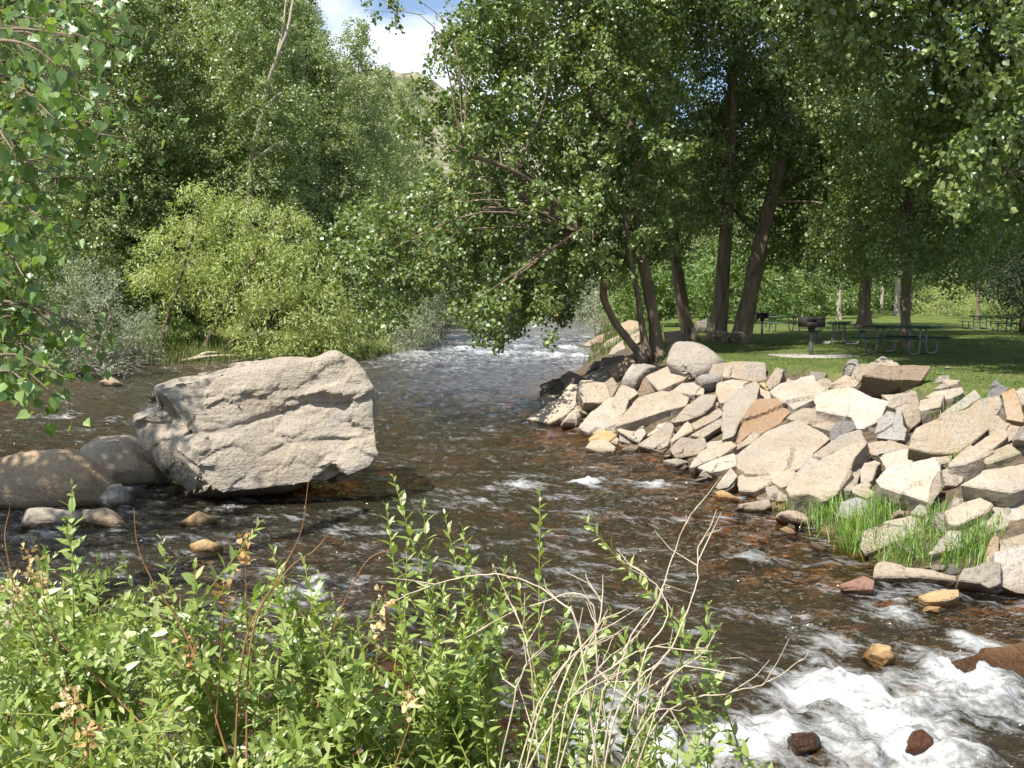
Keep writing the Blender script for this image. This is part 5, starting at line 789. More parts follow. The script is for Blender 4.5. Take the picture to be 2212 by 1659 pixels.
crown6 = [(8.5,35.9,22.0,1.08),(9.3,34.1,18.5,1.61),(8.3,34.5,17.0,1.54),(10.0,36.0,15.2,1.20),(9.4,36.9,14.6,1.33),(9.0,34.4,11.7,1.31),(12.1,36.9,20.6,1.59),(11.0,36.1,19.6,1.57),(11.8,36.8,18.0,1.40),(10.7,36.2,14.1,1.49),(11.9,36.0,12.4,1.34),(10.7,34.4,10.2,1.17),(11.0,35.8,8.8,1.46),(11.5,34.3,5.8,1.14),(12.0,36.0,4.9,1.13),(9.0,39.8,23.5,1.38),(9.2,39.0,18.9,1.41),(10.0,39.1,16.4,1.70),(9.4,39.4,14.8,1.44),(9.8,40.0,10.2,1.88),(10.8,39.0,23.7,1.56),(10.6,38.2,20.7,1.53),(11.9,40.0,19.3,1.47),(11.2,38.0,16.1,1.42),(10.9,37.2,13.6,1.61),(11.6,39.8,12.5,1.20),(11.8,38.1,9.4,1.73),(12.0,38.0,8.1,1.95),(11.5,39.1,6.3,1.58),(12.3,38.3,23.7,1.68),(13.3,39.7,22.2,1.24),(13.1,39.0,19.3,1.28),(13.6,38.5,17.3,1.52),(12.8,39.4,16.4,1.58),(13.0,37.5,12.3,1.13),(12.9,37.5,11.7,1.71),(12.8,38.1,8.3,1.26),(13.2,38.3,7.4,1.37),(10.7,40.0,22.5,1.39),(9.6,40.6,20.9,1.77),(9.9,40.2,17.8,1.67),(9.6,40.3,15.8,1.72),(10.1,40.7,11.1,1.38),(11.7,40.2,24.2,1.26),(12.2,40.1,22.6,1.62),(11.6,40.4,20.9,1.42),(13.6,41.5,19.5,1.78),(12.2,40.6,16.5,1.66),(13.5,41.4,14.3,2.05),(13.4,42.8,11.3,1.67),(12.1,40.2,9.1,1.27),(14.1,42.0,7.4,1.53)]
tree('cottonwood_tree', 'thick pale cottonwood trunk leaning away to the right from the twin root mass', 'tree',
     [[(8.23,35.60,1.63,0.34), (8.46,35.60,2.67,0.30), (8.87,35.80,4.67,0.27), (9.29,36.00,6.51,0.25), (9.83,36.30,8.37,0.24), (10.29,36.60,10.41,0.22), (10.75,37.00,12.50,0.21), (11.08,37.50,15.14,0.18), (11.22,38.00,21.13,0.09)],
      [(10.33,36.70,10.93,0.10), (11.24,36.80,12.11,0.09), (12.30,37.00,13.16,0.07), (13.37,37.20,13.88,0.05)]],
     crown6, .13, 2.1, 24, nl=50, zmin=5)
crown7 = [(15.3,49.0,14.3,1.64),(15.9,51.4,12.0,1.36),(14.7,48.4,9.2,2.19),(16.5,50.6,8.1,1.91),(14.4,48.8,5.3,1.71),(18.5,51.8,12.9,1.75),(18.1,52.0,11.6,1.71),(18.7,49.1,8.4,1.90),(18.2,49.3,6.1,1.88),(16.7,56.9,15.4,1.51),(15.5,54.3,12.1,2.06),(16.3,55.0,8.4,2.32),(16.0,55.0,6.1,1.46),(17.1,52.7,15.3,1.67),(19.1,56.6,12.6,1.93),(18.7,53.7,9.8,1.61),(19.0,55.4,6.8,2.19),(20.4,52.7,14.7,1.68),(21.3,55.3,13.7,2.03),(21.4,56.9,10.8,1.96),(21.1,54.8,6.5,2.09),(17.8,60.4,15.3,2.59),(17.2,61.6,9.3,2.57),(20.5,60.6,16.0,2.19),(18.5,59.4,12.1,2.06),(19.4,60.9,9.8,1.99),(20.9,60.8,6.0,2.06),(21.1,59.5,16.7,1.99),(22.1,61.4,15.0,2.07),(23.5,60.0,10.1,2.56),(22.7,57.3,7.4,2.20)]
tree('cottonwood_tree', 'broad trunked tree at the back of the lawn behind the nearest picnic table', 'tree',
     [[(20.42,57.00,1.72,0.40), (20.38,57.00,3.00,0.35), (20.41,57.00,4.86,0.32), (20.42,57.00,7.24,0.30), (20.36,57.00,11.17,0.24), (20.25,57.00,15.06,0.13)]],
     crown7, .17, 1.9, 25, nl=40, zmin=5)
crown8 = [(10.5,30.9,9.2,1.20),(10.5,29.4,6.9,0.88),(10.6,30.7,5.3,1.40),(11.5,30.0,7.9,1.21),(12.2,29.9,7.1,1.30),(10.9,28.4,4.6,1.00),(13.3,29.2,8.6,1.32),(13.0,29.0,6.7,1.16),(13.4,28.5,6.1,1.20),(12.6,28.6,4.8,1.01),(11.0,31.2,9.1,0.87),(11.3,32.0,7.0,1.11),(12.3,33.8,6.2,1.57),(13.9,32.7,8.5,1.17),(14.2,33.3,7.1,1.41),(14.1,33.2,5.4,1.42),(15.0,33.0,9.4,1.37),(16.0,33.8,7.3,0.98),(14.6,31.1,5.8,1.28),(12.3,35.9,9.8,1.23),(12.8,36.0,7.2,1.62),(14.1,35.0,9.3,1.66),(13.4,36.3,8.3,1.48),(13.6,35.6,6.1,1.62),(15.3,34.6,8.5,1.54),(14.9,35.6,6.1,1.59),(16.4,36.4,4.7,1.20),(17.3,37.0,9.2,1.50),(17.6,37.0,7.1,1.12),(16.6,34.5,5.7,1.12)]
tree('cottonwood_tree', 'slim straight tree standing directly behind the nearest picnic table', 'tree',
     [[(12.82,32.00,1.68,0.16), (12.79,32.00,2.55,0.15), (12.79,32.00,3.60,0.14), (12.78,32.00,4.79,0.14), (12.76,32.00,6.56,0.12), (12.72,32.00,8.61,0.09)]],
     crown8, .13, 2.1, 26, nl=50, zmin=3.8)
crown9 = [(4.7,18.3,12.0,0.87),(5.2,18.3,10.3,0.95),(5.5,18.5,9.3,0.83),(6.3,18.8,11.8,0.78),(7.0,19.1,11.1,0.83),(6.2,19.5,10.2,0.84),(6.9,19.6,8.6,0.99),(6.8,17.9,10.9,0.85),(7.6,18.8,10.4,0.65),(6.9,17.8,8.7,0.58),(7.7,19.9,8.1,0.86),(8.7,18.0,12.0,0.95),(8.6,18.0,10.9,0.72),(9.4,19.0,10.1,0.91),(8.8,18.3,9.0,0.77),(8.5,17.5,7.5,0.94),(9.2,18.0,6.2,0.92),(8.5,18.0,5.6,0.88),(10.3,18.3,11.3,0.80),(9.8,17.7,10.6,0.84),(10.1,18.8,9.8,0.62),(11.1,19.9,8.9,0.99),(10.3,19.3,7.3,0.70),(11.3,19.5,5.4,0.78),(10.6,17.7,11.7,0.64),(11.5,18.7,10.8,0.96),(11.0,17.7,9.1,0.81),(11.7,19.0,8.6,0.85),(11.5,17.8,7.1,0.69),(10.7,17.7,5.9,0.78),(11.3,18.0,4.6,0.64),(13.0,19.2,12.4,0.99),(12.9,19.2,11.6,1.03),(12.2,18.2,9.6,0.71),(12.4,18.2,8.8,0.82),(13.9,19.8,7.4,0.85),(12.4,17.6,6.1,0.79),(11.9,17.8,5.1,0.71),(5.7,22.3,13.3,1.08),(6.2,22.2,11.9,1.18),(5.7,21.9,9.8,0.75),(6.7,21.7,13.6,0.68),(6.8,21.8,12.7,0.79),(7.3,21.6,11.7,0.78),(7.0,21.8,10.2,0.76),(6.9,22.2,9.0,0.99),(8.1,20.4,13.2,1.01),(8.1,20.5,11.0,0.77),(7.4,20.3,10.2,0.98),(9.0,22.4,9.7,0.93),(9.5,22.5,8.0,1.04),(9.4,21.4,13.7,1.07),(10.1,20.9,11.9,0.70),(9.6,21.3,10.4,0.97),(9.9,20.6,8.8,0.86),(10.4,21.2,7.6,0.87),(10.5,21.8,6.7,0.85),(10.5,20.4,13.4,0.87),(11.3,21.3,11.9,1.08),(12.0,22.1,11.8,1.15),(11.1,21.2,10.2,0.84),(11.2,20.3,8.0,0.92),(11.3,20.1,6.3,0.69),(11.5,21.3,5.1,0.84),(12.4,20.3,12.9,0.71),(12.7,22.1,11.6,0.79),(13.0,21.8,9.7,1.10),(13.0,20.9,8.1,1.03),(12.9,20.7,6.7,0.81),(11.9,20.3,5.3,0.98),(13.6,20.9,13.7,0.69),(13.8,20.4,12.4,0.83),(14.3,21.5,11.5,0.87),(14.0,20.8,9.4,0.71),(13.9,20.6,8.4,0.94),(13.7,20.2,7.1,0.95),(5.9,24.0,14.4,0.80),(6.1,23.2,13.1,0.94),(7.6,23.0,14.7,0.95),(7.5,23.8,13.9,1.10),(8.5,24.7,12.4,1.06),(7.1,23.7,11.0,1.02),(8.0,24.0,9.1,0.97),(9.2,24.3,14.9,0.92),(9.1,23.6,12.5,1.11),(9.5,23.3,11.6,0.96),(9.5,24.5,10.3,1.07),(10.4,24.9,8.6,1.12),(11.5,24.4,13.9,1.31),(10.0,22.5,11.6,0.98),(10.5,23.9,10.5,0.91),(11.2,24.1,8.9,1.28),(10.3,23.6,7.5,1.13),(10.8,24.6,6.7,1.28),(13.1,24.1,14.0,1.25),(11.3,22.8,12.0,0.89),(11.9,23.1,10.8,0.90),(12.1,23.9,8.9,1.05),(12.7,23.2,7.6,1.09),(12.1,22.8,6.2,1.07),(13.0,24.4,5.0,0.87),(14.8,24.8,15.3,1.30),(13.8,24.0,14.1,0.97),(14.0,22.7,11.7,0.90),(14.3,23.1,10.1,0.78),(14.3,23.6,8.7,0.79),(14.8,24.1,8.1,0.83),(15.0,24.8,5.6,1.13),(15.5,23.0,15.0,1.16),(15.2,22.8,13.8,1.21),(15.4,23.8,12.4,0.95),(15.7,24.4,11.2,0.83),(15.9,23.0,9.3,0.89),(16.3,24.3,7.6,1.26),(16.5,24.7,5.7,1.15)]
gx9 = gz(13.5, 21)
tree('cottonwood_tree', 'big shady cottonwood whose boughs fill the upper right corner', 'tree',
     [[(13.5, 21, gx9, .42), (13.3, 21, gx9 + 3, .36), (12.6, 21, 7.5, .3), (12, 21.3, 11, .2), (11.5, 21.5, 15, .08)]], crown9, .11, 1.75, 27, shape=ROUND, r0=.12, nl=80)
t9 = [o for o in COL.objects if o.get('label', '').startswith('big shady')][0]; rng = np.random.default_rng(29)
obj('shade_crown', crown('shade_crown', [(rng.uniform(3.6, 13.5) - 13.5, rng.uniform(15.2, 27) - 21, rng.uniform(13.6, 19) - gx9, rng.uniform(1.0, 1.6)) for _ in range(95)] + [(rng.uniform(4.5, 10.5) - 13.5, rng.uniform(11.5, 18) - 21, rng.uniform(15, 19.5) - gx9, rng.uniform(.9, 1.4)) for _ in range(45)], .17, 1.5, 30), M['cottonwood'], t9)  # unseen high leaf clumps, added to shade the canopy on the right
# dark evergreen at the right edge of the lawn
ev = [(19.7,42.3,8.2,1.80),(21.0,44.1,6.2,1.31),(20.8,42.3,8.9,1.40),(21.8,42.4,7.0,1.59),(22.1,43.0,5.5,1.78),(21.6,43.3,4.2,1.27),(24.6,44.6,9.1,1.24),(24.3,43.8,7.9,1.26),(24.3,43.4,6.3,1.57),(25.2,45.3,4.7,1.36),(23.2,42.1,2.6,1.23),(22.6,48.4,6.4,1.98),(21.9,45.8,4.5,1.52),(23.0,46.6,10.6,2.00),(23.6,46.6,8.8,1.81),(23.8,46.9,7.4,1.84),(24.3,47.3,4.9,1.37),(24.7,48.0,3.5,1.42),(26.3,48.4,9.8,1.96),(26.6,48.2,7.1,1.86),(25.3,45.5,5.2,1.40),(25.5,46.0,4.3,1.29),(23.5,49.7,6.4,2.12),(25.5,49.5,11.0,1.98),(25.7,51.7,9.3,1.30),(24.9,50.2,7.0,2.13),(25.5,48.8,4.7,1.37),(26.6,51.9,3.1,1.72),(27.2,50.8,9.0,2.05),(27.3,49.3,7.3,1.30),(26.4,49.4,6.1,1.44),(27.5,50.8,3.7,2.06)]
tree('evergreen_tree', 'dark dense evergreen reaching the ground at the right edge of the lawn', 'tree',
     [[(25.25,48.00,1.99,0.27), (25.06,48.00,6.57,0.23), (24.94,48.00,12.07,0.09)]], ev, .16, 2.2, 28, lmat='darkleaf', shape=NARROW, nl=30)
# small saplings and pale trunks behind the lawn
for i, (tr, lb) in enumerate([([(25.88,78.00,1.54,0.22), (25.84,78.00,3.00,0.20), (25.86,78.00,5.19,0.18), (25.82,78.00,9.53,0.15)], 'pale thin trunk behind the second picnic table at the wood edge'),
                              ([(32.76,84.00,1.82,0.26), (32.78,84.00,3.79,0.24), (32.79,84.00,5.94,0.22), (32.77,84.00,11.58,0.16)], 'pale thin trunk at the wood edge left of the slim tree'),
                              ([(35.92,76.00,2.01,0.14), (35.90,76.00,3.36,0.13), (35.84,76.00,5.13,0.11), (35.74,76.00,8.66,0.07)], 'slender dark sapling beside the far picnic table'),
                              ([(33.04,88.00,1.69,0.17), (33.02,88.00,3.83,0.17), (33.00,88.00,7.11,0.15), (32.97,88.00,10.77,0.12)], 'thin pale trunk just right of the broad trunked tree')]):
    x, y, z, r = tr[-1]
    tree('poplar_tree', lb, 'tree', [tr], [(x + random.Random(i * 9 + j).uniform(-2.6, 2.6), y + random.Random(i * 7 + j).uniform(-2, 2), z + random.Random(i * 5 + j).uniform(-2.2, 5), 1.5) for j in range(9)],
         .22, 1.4, 60 + i, lmat='poplar', bmat='bark_pale' if i != 2 else 'bark', group='slim trees at the edge of the wood', sides=8, nl=9)

# --- woods: three kinds of poplar, then copies that share their meshes
protos = []
for i, (H, R, z0, n) in enumerate([(25, 4.6, 3.0, 74), (26, 3.1, 2.2, 70), (22, 5.2, 2.0, 70)]):
    cl = ovoid(H, R, z0, n, 300 + i)
    trk = [(0, 0, 0, .32), (.15, .1, 5, .26), (-.1, .2, 11, .19), (.1, 0, 18, .10), (0, 0, H - 1.5, .03)]
    protos.append((trk, cl))
LEFT = [(-38, 68, 0, 'farthest left poplar of the wood across the river, mostly behind the near leaves', 1.0), (-32, 62, 2, 'bushy poplar above the silver green bush', 1.0), (-23, 56.5, 2, 'full sunlit poplar between the silver bush and the willow top', .98), (-26.5, 64, 0, 'tall poplar rising behind the bright willow and the silver bush', 1.05),
        (-19, 70, 0, 'tall poplar right behind the top of the bright willow', 1.05), (-18.3, 86, 1, 'columnar poplar with its tip at the left border of the sky gap', 1.12),
        (-14.2, 93, 1, 'columnar poplar second from the sky gap, a step lower', 1.05), (-12.3, 112, 1, 'short columnar poplar just before the dry hill', 1.0), (-13.6, 105, 1, 'columnar poplar third from the sky gap towards the dry hill', 1.0), (-14.5, 73, 2, 'rounded poplar above the right side of the bright willow', .92),
        (-33, 70, 1, 'slender poplar deep in the wood at the left', 1.05), (-23, 78, 1, 'slender poplar deep in the wood behind the pale trunk', 1.1), (-21.6, 67, 2, 'full poplar left of the pale forked trunk, over the willow top', 1.12), (-25.5, 73, 0, 'poplar in the second row between the bushy one and the pale trunk', 1.15), (-29.5, 77, 2, 'wide poplar in the back row at the left', 1.25), (-35.5, 80, 0, 'back row poplar behind the near leaves', 1.3), (-18, 84, 0, 'poplar in the second row of the wood behind the pale trunk', 1.05)]
CENTRE = [(-10, 122, 2, 'green tree where the river bends, below the dry hill', .85), (-4.5, 132, 2, 'tree beyond the river bend, behind the hanging boughs', .85), (1.5, 140, 2, 'tree closing the view at the end of the river', .9), (8, 128, 2, 'tree beyond the bend on the lawn side', .9), (13, 112, 0, 'tall tree behind the leaning cottonwood on the lawn side', .8)]
RIGHT = [(19, 96, 2, 'wood edge tree behind the pair of grills', .9), (26, 101, 0, 'wood edge tree between the grills and the broad trunk', .85), (33, 98, 2, 'wood edge tree behind the broad trunk', .9), (40, 103, 0, 'wood edge tree right of the slim tree', .85), (47, 100, 2, 'wood edge tree behind the slender sapling', .9), (55, 97, 0, 'wood edge tree at the far right above the bank', .9), (63, 92, 2, 'wood edge tree behind the dark evergreen', .9), (15, 84, 2, 'leafy tree behind the twin trunks', .62)]
made = {}
for grp, lst in (('poplars of the wood across the river', LEFT), ('trees at the river bend', CENTRE), ('trees along the edge of the lawn', RIGHT)):
    for i, (x, y, pk, lb, s) in enumerate(lst):
        z = gz(x, y) - .15; rz = (i * 2.399) % 6.28
        if pk not in made:
            trk, cl = protos[pk]
            t = tree('poplar_tree', lb, 'tree', [trk], cl, .185, 2.1, 310 + pk, lmat='poplar', bmat='bark_pale', group=grp, sides=10, nl=45, twig=.9)
            t.location = (x, y, z); t.rotation_euler.z = rz; t.scale = (s, s, s); made[pk] = t
        else: copy_tree(made[pk], (x, y, z), lb, rz, s, grp)
# the poplar with the pale forked trunk
cl = [(-15.4 + a, 59.5 + b, 1.3 + c, r) for a, b, c, r in ovoid(27, 4.3, 5, 70, 333)]
cl = [c for c in cl if not (c[1] < 57 and abs(c[0] + 14.9 - (c[2] - 12) * .14) < .5)]
tree('poplar_tree', 'poplar with a pale forked trunk showing through its leaves above the willow', 'tree',
     [[(-15.66,58.00,0.01,0.25), (-15.59,58.00,4.63,0.22), (-15.37,58.00,8.66,0.19), (-15.10,58.00,11.32,0.19), (-14.78,57.60,12.58,0.16), (-14.33,57.40,13.85,0.16), (-13.96,57.20,15.36,0.13), (-13.27,57.00,17.12,0.11), (-12.66,57.00,18.65,0.09), (-12.15,57.00,21.19,0.07)],
      [(-14.30,57.40,13.85,0.14), (-13.58,57.00,14.68,0.09), (-13.00,56.80,15.02,0.05)], [(-14.97,57.60,11.26,0.11), (-13.76,57.00,11.96,0.08), (-12.83,57.00,12.48,0.05)], [(-13.27,57.00,17.12,0.11), (-12.93,57.00,18.65,0.08), (-12.74,57.00,20.18,0.05)]],
     cl, .17, 1.6, 34, lmat='poplar', bmat='bark_pale', nl=6, twig=.8)
# --- left bank bushes
will = [(-15.19,49.00,7.89,1.43), (-16.03,48.50,6.16,1.60), (-17.11,48.00,4.12,1.13), (-13.52,49.50,7.19,1.68), (-11.81,50.00,6.61,1.79), (-12.38,48.00,4.57,2.08), (-10.46,49.00,4.72,1.85), (-9.47,48.50,3.00,1.60), (-11.29,47.50,2.33,1.88), (-13.64,48.00,3.45,1.49), (-8.60,48.00,1.76,1.04), (-10.42,47.50,1.11,1.03), (-17.78,49.00,5.29,1.02), (-15.01,50.50,5.71,1.90), (-12.21,47.50,1.11,0.89), (-16.07,50.00,4.17,1.41)]
tree('willow_bush', 'bright yellow green willow drooping over the left bank', 'bush',
     [[(-17.58,49.00,0.29,0.14), (-17.38,49.00,1.62,0.13), (-16.80,49.00,3.23,0.12), (-16.18,49.00,5.29,0.09), (-15.44,49.00,7.33,0.07)], [(-15.38,49.00,0.59,0.16), (-15.00,49.00,1.62,0.14), (-13.93,49.00,3.46,0.12), (-12.50,49.00,5.74,0.09), (-11.55,49.00,7.33,0.05)], [(-14.69,49.00,0.47,0.14), (-12.93,48.60,2.09,0.11), (-11.04,48.50,4.36,0.07)]],
     will, .25, 4.6, 41, lmat='willow', shape=NARROW, droop=1.5, shell=.72, r0=.06, sides=8, nl=16, twig=.6)
silv = [(-18.2,38.3,3.0,0.54),(-19.0,39.6,2.3,0.67),(-18.9,39.4,2.0,0.44),(-19.0,39.9,1.2,0.53),(-18.6,39.7,3.7,0.65),(-17.8,38.9,3.0,0.55),(-18.3,39.2,2.5,0.48),(-18.5,40.1,1.7,0.64),(-18.7,40.0,0.8,0.54),(-17.9,38.3,0.4,0.47),(-17.6,39.8,4.6,0.66),(-17.1,38.3,4.0,0.44),(-17.5,39.4,3.4,0.65),(-17.5,39.4,2.7,0.51),(-17.5,38.5,2.2,0.53),(-16.9,38.1,1.7,0.49),(-17.8,39.4,0.8,0.66),(-17.9,40.0,0.3,0.48),(-17.0,39.2,4.5,0.46),(-17.1,39.7,4.2,0.56),(-17.1,39.6,3.5,0.53),(-17.6,40.4,3.0,0.71),(-17.3,40.4,2.2,0.67),(-16.6,38.7,1.6,0.44),(-16.5,38.5,0.9,0.50),(-17.3,40.1,0.4,0.66),(-16.4,39.5,4.1,0.62),(-16.0,38.1,3.6,0.55),(-15.9,38.3,3.1,0.58),(-16.6,39.5,2.1,0.52),(-16.7,40.4,1.9,0.58),(-16.2,39.2,1.3,0.56),(-16.1,39.2,0.4,0.50),(-15.8,39.6,2.0,0.64),(-16.0,40.3,1.5,0.50),(-15.8,38.9,0.7,0.66),(-15.5,40.2,1.4,0.66),(-19.3,40.8,3.1,0.70),(-20.3,42.0,2.5,0.73),(-20.5,42.4,1.7,0.77),(-19.5,40.5,1.2,0.50),(-19.6,42.5,4.2,0.69),(-18.7,40.8,3.5,0.73),(-19.4,41.7,2.8,0.66),(-19.6,42.8,2.1,0.46),(-18.9,40.8,1.3,0.48),(-19.6,42.0,0.4,0.75),(-18.1,40.5,4.0,0.46),(-18.2,41.1,3.4,0.60),(-18.7,42.0,2.7,0.58),(-18.9,42.1,2.3,0.73),(-18.4,41.1,1.7,0.67),(-18.1,40.7,1.2,0.62),(-17.8,40.9,4.3,0.52),(-17.6,40.6,4.1,0.45),(-18.2,42.0,3.5,0.67),(-18.1,41.8,2.7,0.73),(-17.5,41.0,2.2,0.51),(-18.1,41.5,1.2,0.46),(-17.7,40.8,0.6,0.70),(-17.6,42.9,3.9,0.72),(-17.4,42.4,3.3,0.49),(-17.7,42.6,2.7,0.61),(-17.2,41.2,2.0,0.48),(-17.1,41.1,1.5,0.55),(-17.3,41.4,0.8,0.66),(-16.5,41.2,2.1,0.67),(-17.2,42.7,1.4,0.50),(-16.9,42.3,1.0,0.48)]
tree('olive_bush', 'silver green bush with dead grey twigs at the left waterline', 'bush',
     [[(-18.11,41.00,0.07,0.10), (-18.16,41.00,1.46,0.08), (-18.20,41.00,3.00,0.04)], [(-17.82,41.00,0.07,0.08), (-17.10,41.00,1.46,0.06), (-16.68,41.00,2.62,0.04)]], silv, .15, 1.7, 42, lmat='silver', bmat='twig_grey', shape=NARROW, sides=6, nl=30, r0=.04)
dead = MB(); rng = np.random.default_rng(8); b = np.array([(-17.03,40.50,0.11)][0])
for i in range(150):
    a = rng.uniform(-1.9, 1.9); q = b + np.array([math.sin(a) * rng.uniform(1, 2.6), rng.uniform(-1, .6), rng.uniform(.1, 1.9) * math.cos(a * .6)])
    s0 = b + np.array([rng.uniform(-1, .6), rng.uniform(-.3, .5), 0]); dead.tube([s0, (s0 + q) / 2 + rng.normal(size=3) * .15 + (0, 0, .25), q], [.018, .014, .006], 4, cap=False)
bl = b.copy(); 
for v in dead.v: v -= bl
t = obj('dead_brush', dead.mesh('dead_brush'), M['twig_grey'], loc=tuple(bl)); tag(t, 'tangle of dead grey twigs at the water under the silver green bush', 'brush')
def bush(label, clumps, leaf, lai, seed, lmat, grp, stem=True, name='bush', **kw):
    C = np.array(clumps); x, y = C[:, 0].mean(), C[:, 1].mean(); z = gz(x, y)
    return tree(name, label, 'bush', [[(x, y, z, .05), (x, y, z + .5 * (C[:, 2].max() - z), .04), (x + .1, y, C[:, 2].mean() + .3, .02)]], clumps, leaf, lai, seed, lmat=lmat, bmat='twig_grey', group=grp, sides=5, nl=14, r0=.03, **kw)
LB = 'bushes along the left bank'
bush('low yellow green bush hanging over the water just beyond the great boulder', [(-9.3,51.6,2.3,0.73),(-9.5,51.8,1.4,0.75),(-9.5,50.8,0.7,0.81),(-9.7,51.9,0.1,0.68),(-8.5,50.1,2.7,0.49),(-8.6,50.3,2.1,0.63),(-8.7,50.7,1.1,0.66),(-8.5,50.1,0.4,0.71),(-8.1,52.0,2.0,0.59),(-7.9,51.8,1.4,0.51),(-8.1,50.0,0.8,0.56),(-7.0,50.3,1.5,0.61),(-7.4,51.0,0.8,0.61),(-6.7,51.8,1.4,0.51),(-6.8,51.0,1.0,0.61),(-9.8,53.1,1.5,0.55),(-10.0,53.1,1.1,0.77),(-9.4,52.1,2.3,0.81),(-9.4,52.7,1.8,0.59),(-9.4,52.2,1.0,0.62),(-9.4,52.5,0.3,0.51),(-8.3,52.1,2.1,0.54),(-8.7,52.5,1.8,0.55),(-8.9,53.8,0.7,0.79),(-8.3,52.3,0.2,0.53),(-8.0,52.8,2.2,0.82),(-8.3,53.6,1.3,0.80),(-8.1,53.6,0.7,0.80),(-7.5,53.1,1.7,0.62),(-7.4,53.0,0.9,0.51)], .17, 2.0, 51, 'willow', LB, shape=NARROW, droop=1.1)
bush('silver green bush over the rapids, second from the great boulder', [(-6.6,56.0,2.3,0.44),(-6.9,57.2,1.7,0.60),(-6.4,56.2,0.9,0.57),(-5.9,56.9,2.5,0.62),(-6.1,55.6,1.7,0.62),(-6.1,55.8,0.9,0.53),(-6.1,56.7,0.6,0.63),(-5.5,56.2,2.4,0.58),(-5.3,56.6,2.1,0.76),(-5.4,56.3,1.4,0.60),(-5.5,56.8,0.9,0.60),(-4.6,56.5,3.2,0.46),(-4.8,57.0,2.7,0.49),(-4.5,56.1,2.1,0.44),(-5.0,57.3,1.6,0.57),(-7.0,58.8,1.5,0.52),(-6.6,58.0,2.6,0.52),(-6.4,59.1,1.9,0.58),(-6.7,59.1,1.2,0.50),(-6.8,58.2,1.0,0.67),(-5.6,58.1,2.5,0.65),(-6.0,57.7,1.9,0.69),(-5.6,57.7,1.3,0.52),(-6.0,57.5,0.6,0.59),(-5.5,59.8,3.2,0.50),(-5.4,60.0,2.6,0.48),(-5.2,59.1,2.0,0.73),(-5.0,59.1,1.3,0.68),(-5.2,59.9,0.9,0.48),(-4.3,57.8,2.4,0.51),(-4.8,57.9,1.6,0.59),(-4.6,57.9,1.2,0.64)], .17, 1.9, 52, 'silver', LB, shape=NARROW)
bush('tall silver green bush leaning out where the river narrows', [(-5.7,67.1,4.6,0.79),(-5.7,67.2,4.0,0.60),(-6.0,66.8,3.4,0.78),(-5.7,67.6,2.4,0.82),(-5.1,66.9,4.0,0.49),(-4.8,65.9,3.5,0.69),(-4.9,65.9,2.9,0.50),(-5.3,66.1,2.0,0.74),(-4.9,66.4,1.4,0.71),(-4.1,67.0,4.6,0.82),(-4.4,65.7,4.0,0.52),(-4.4,67.5,3.3,0.62),(-4.5,65.2,2.6,0.50),(-4.3,66.8,2.0,0.53),(-3.8,64.8,3.4,0.49),(-3.8,67.6,2.6,0.50),(-3.8,64.0,2.4,0.55),(-6.1,68.2,3.7,0.73),(-6.4,70.1,2.9,0.83),(-5.8,69.4,2.5,0.66),(-5.5,71.1,4.5,0.54),(-5.3,70.2,4.1,0.71),(-5.6,71.2,2.9,0.51),(-5.1,68.3,2.6,0.71),(-4.7,68.6,4.5,0.61),(-4.6,68.0,4.1,0.59),(-4.9,71.0,3.3,0.85),(-4.5,68.4,2.6,0.60),(-4.5,68.5,2.1,0.59),(-4.3,71.4,3.8,0.67),(-4.2,69.0,3.0,0.63),(-4.0,70.8,2.4,0.81),(-4.2,70.8,1.7,0.51)], .18, 1.9, 53, 'silver', LB, shape=NARROW)
bush('dark leafy bush in shade behind the willow stems', [(-22.9,56.8,5.7,1.21),(-21.7,56.5,5.9,0.78),(-22.0,55.9,5.2,1.21),(-20.6,54.1,4.1,0.70),(-21.2,54.5,2.8,0.72),(-20.8,56.1,5.5,0.89),(-19.9,54.5,4.5,0.77),(-20.3,54.8,3.7,1.14),(-23.4,57.6,5.8,1.26),(-23.3,57.4,4.2,1.01),(-23.2,59.0,6.5,0.86),(-22.2,57.9,5.8,1.02),(-23.4,59.6,4.4,1.08),(-22.9,57.5,3.4,1.00),(-22.9,58.9,2.9,0.92),(-22.0,58.5,6.9,0.93),(-22.1,58.4,6.0,1.07),(-21.5,57.9,4.8,1.19),(-21.4,57.5,3.7,1.08),(-21.8,57.5,2.4,0.87)], .2, 1.5, 54, 'bush', LB)
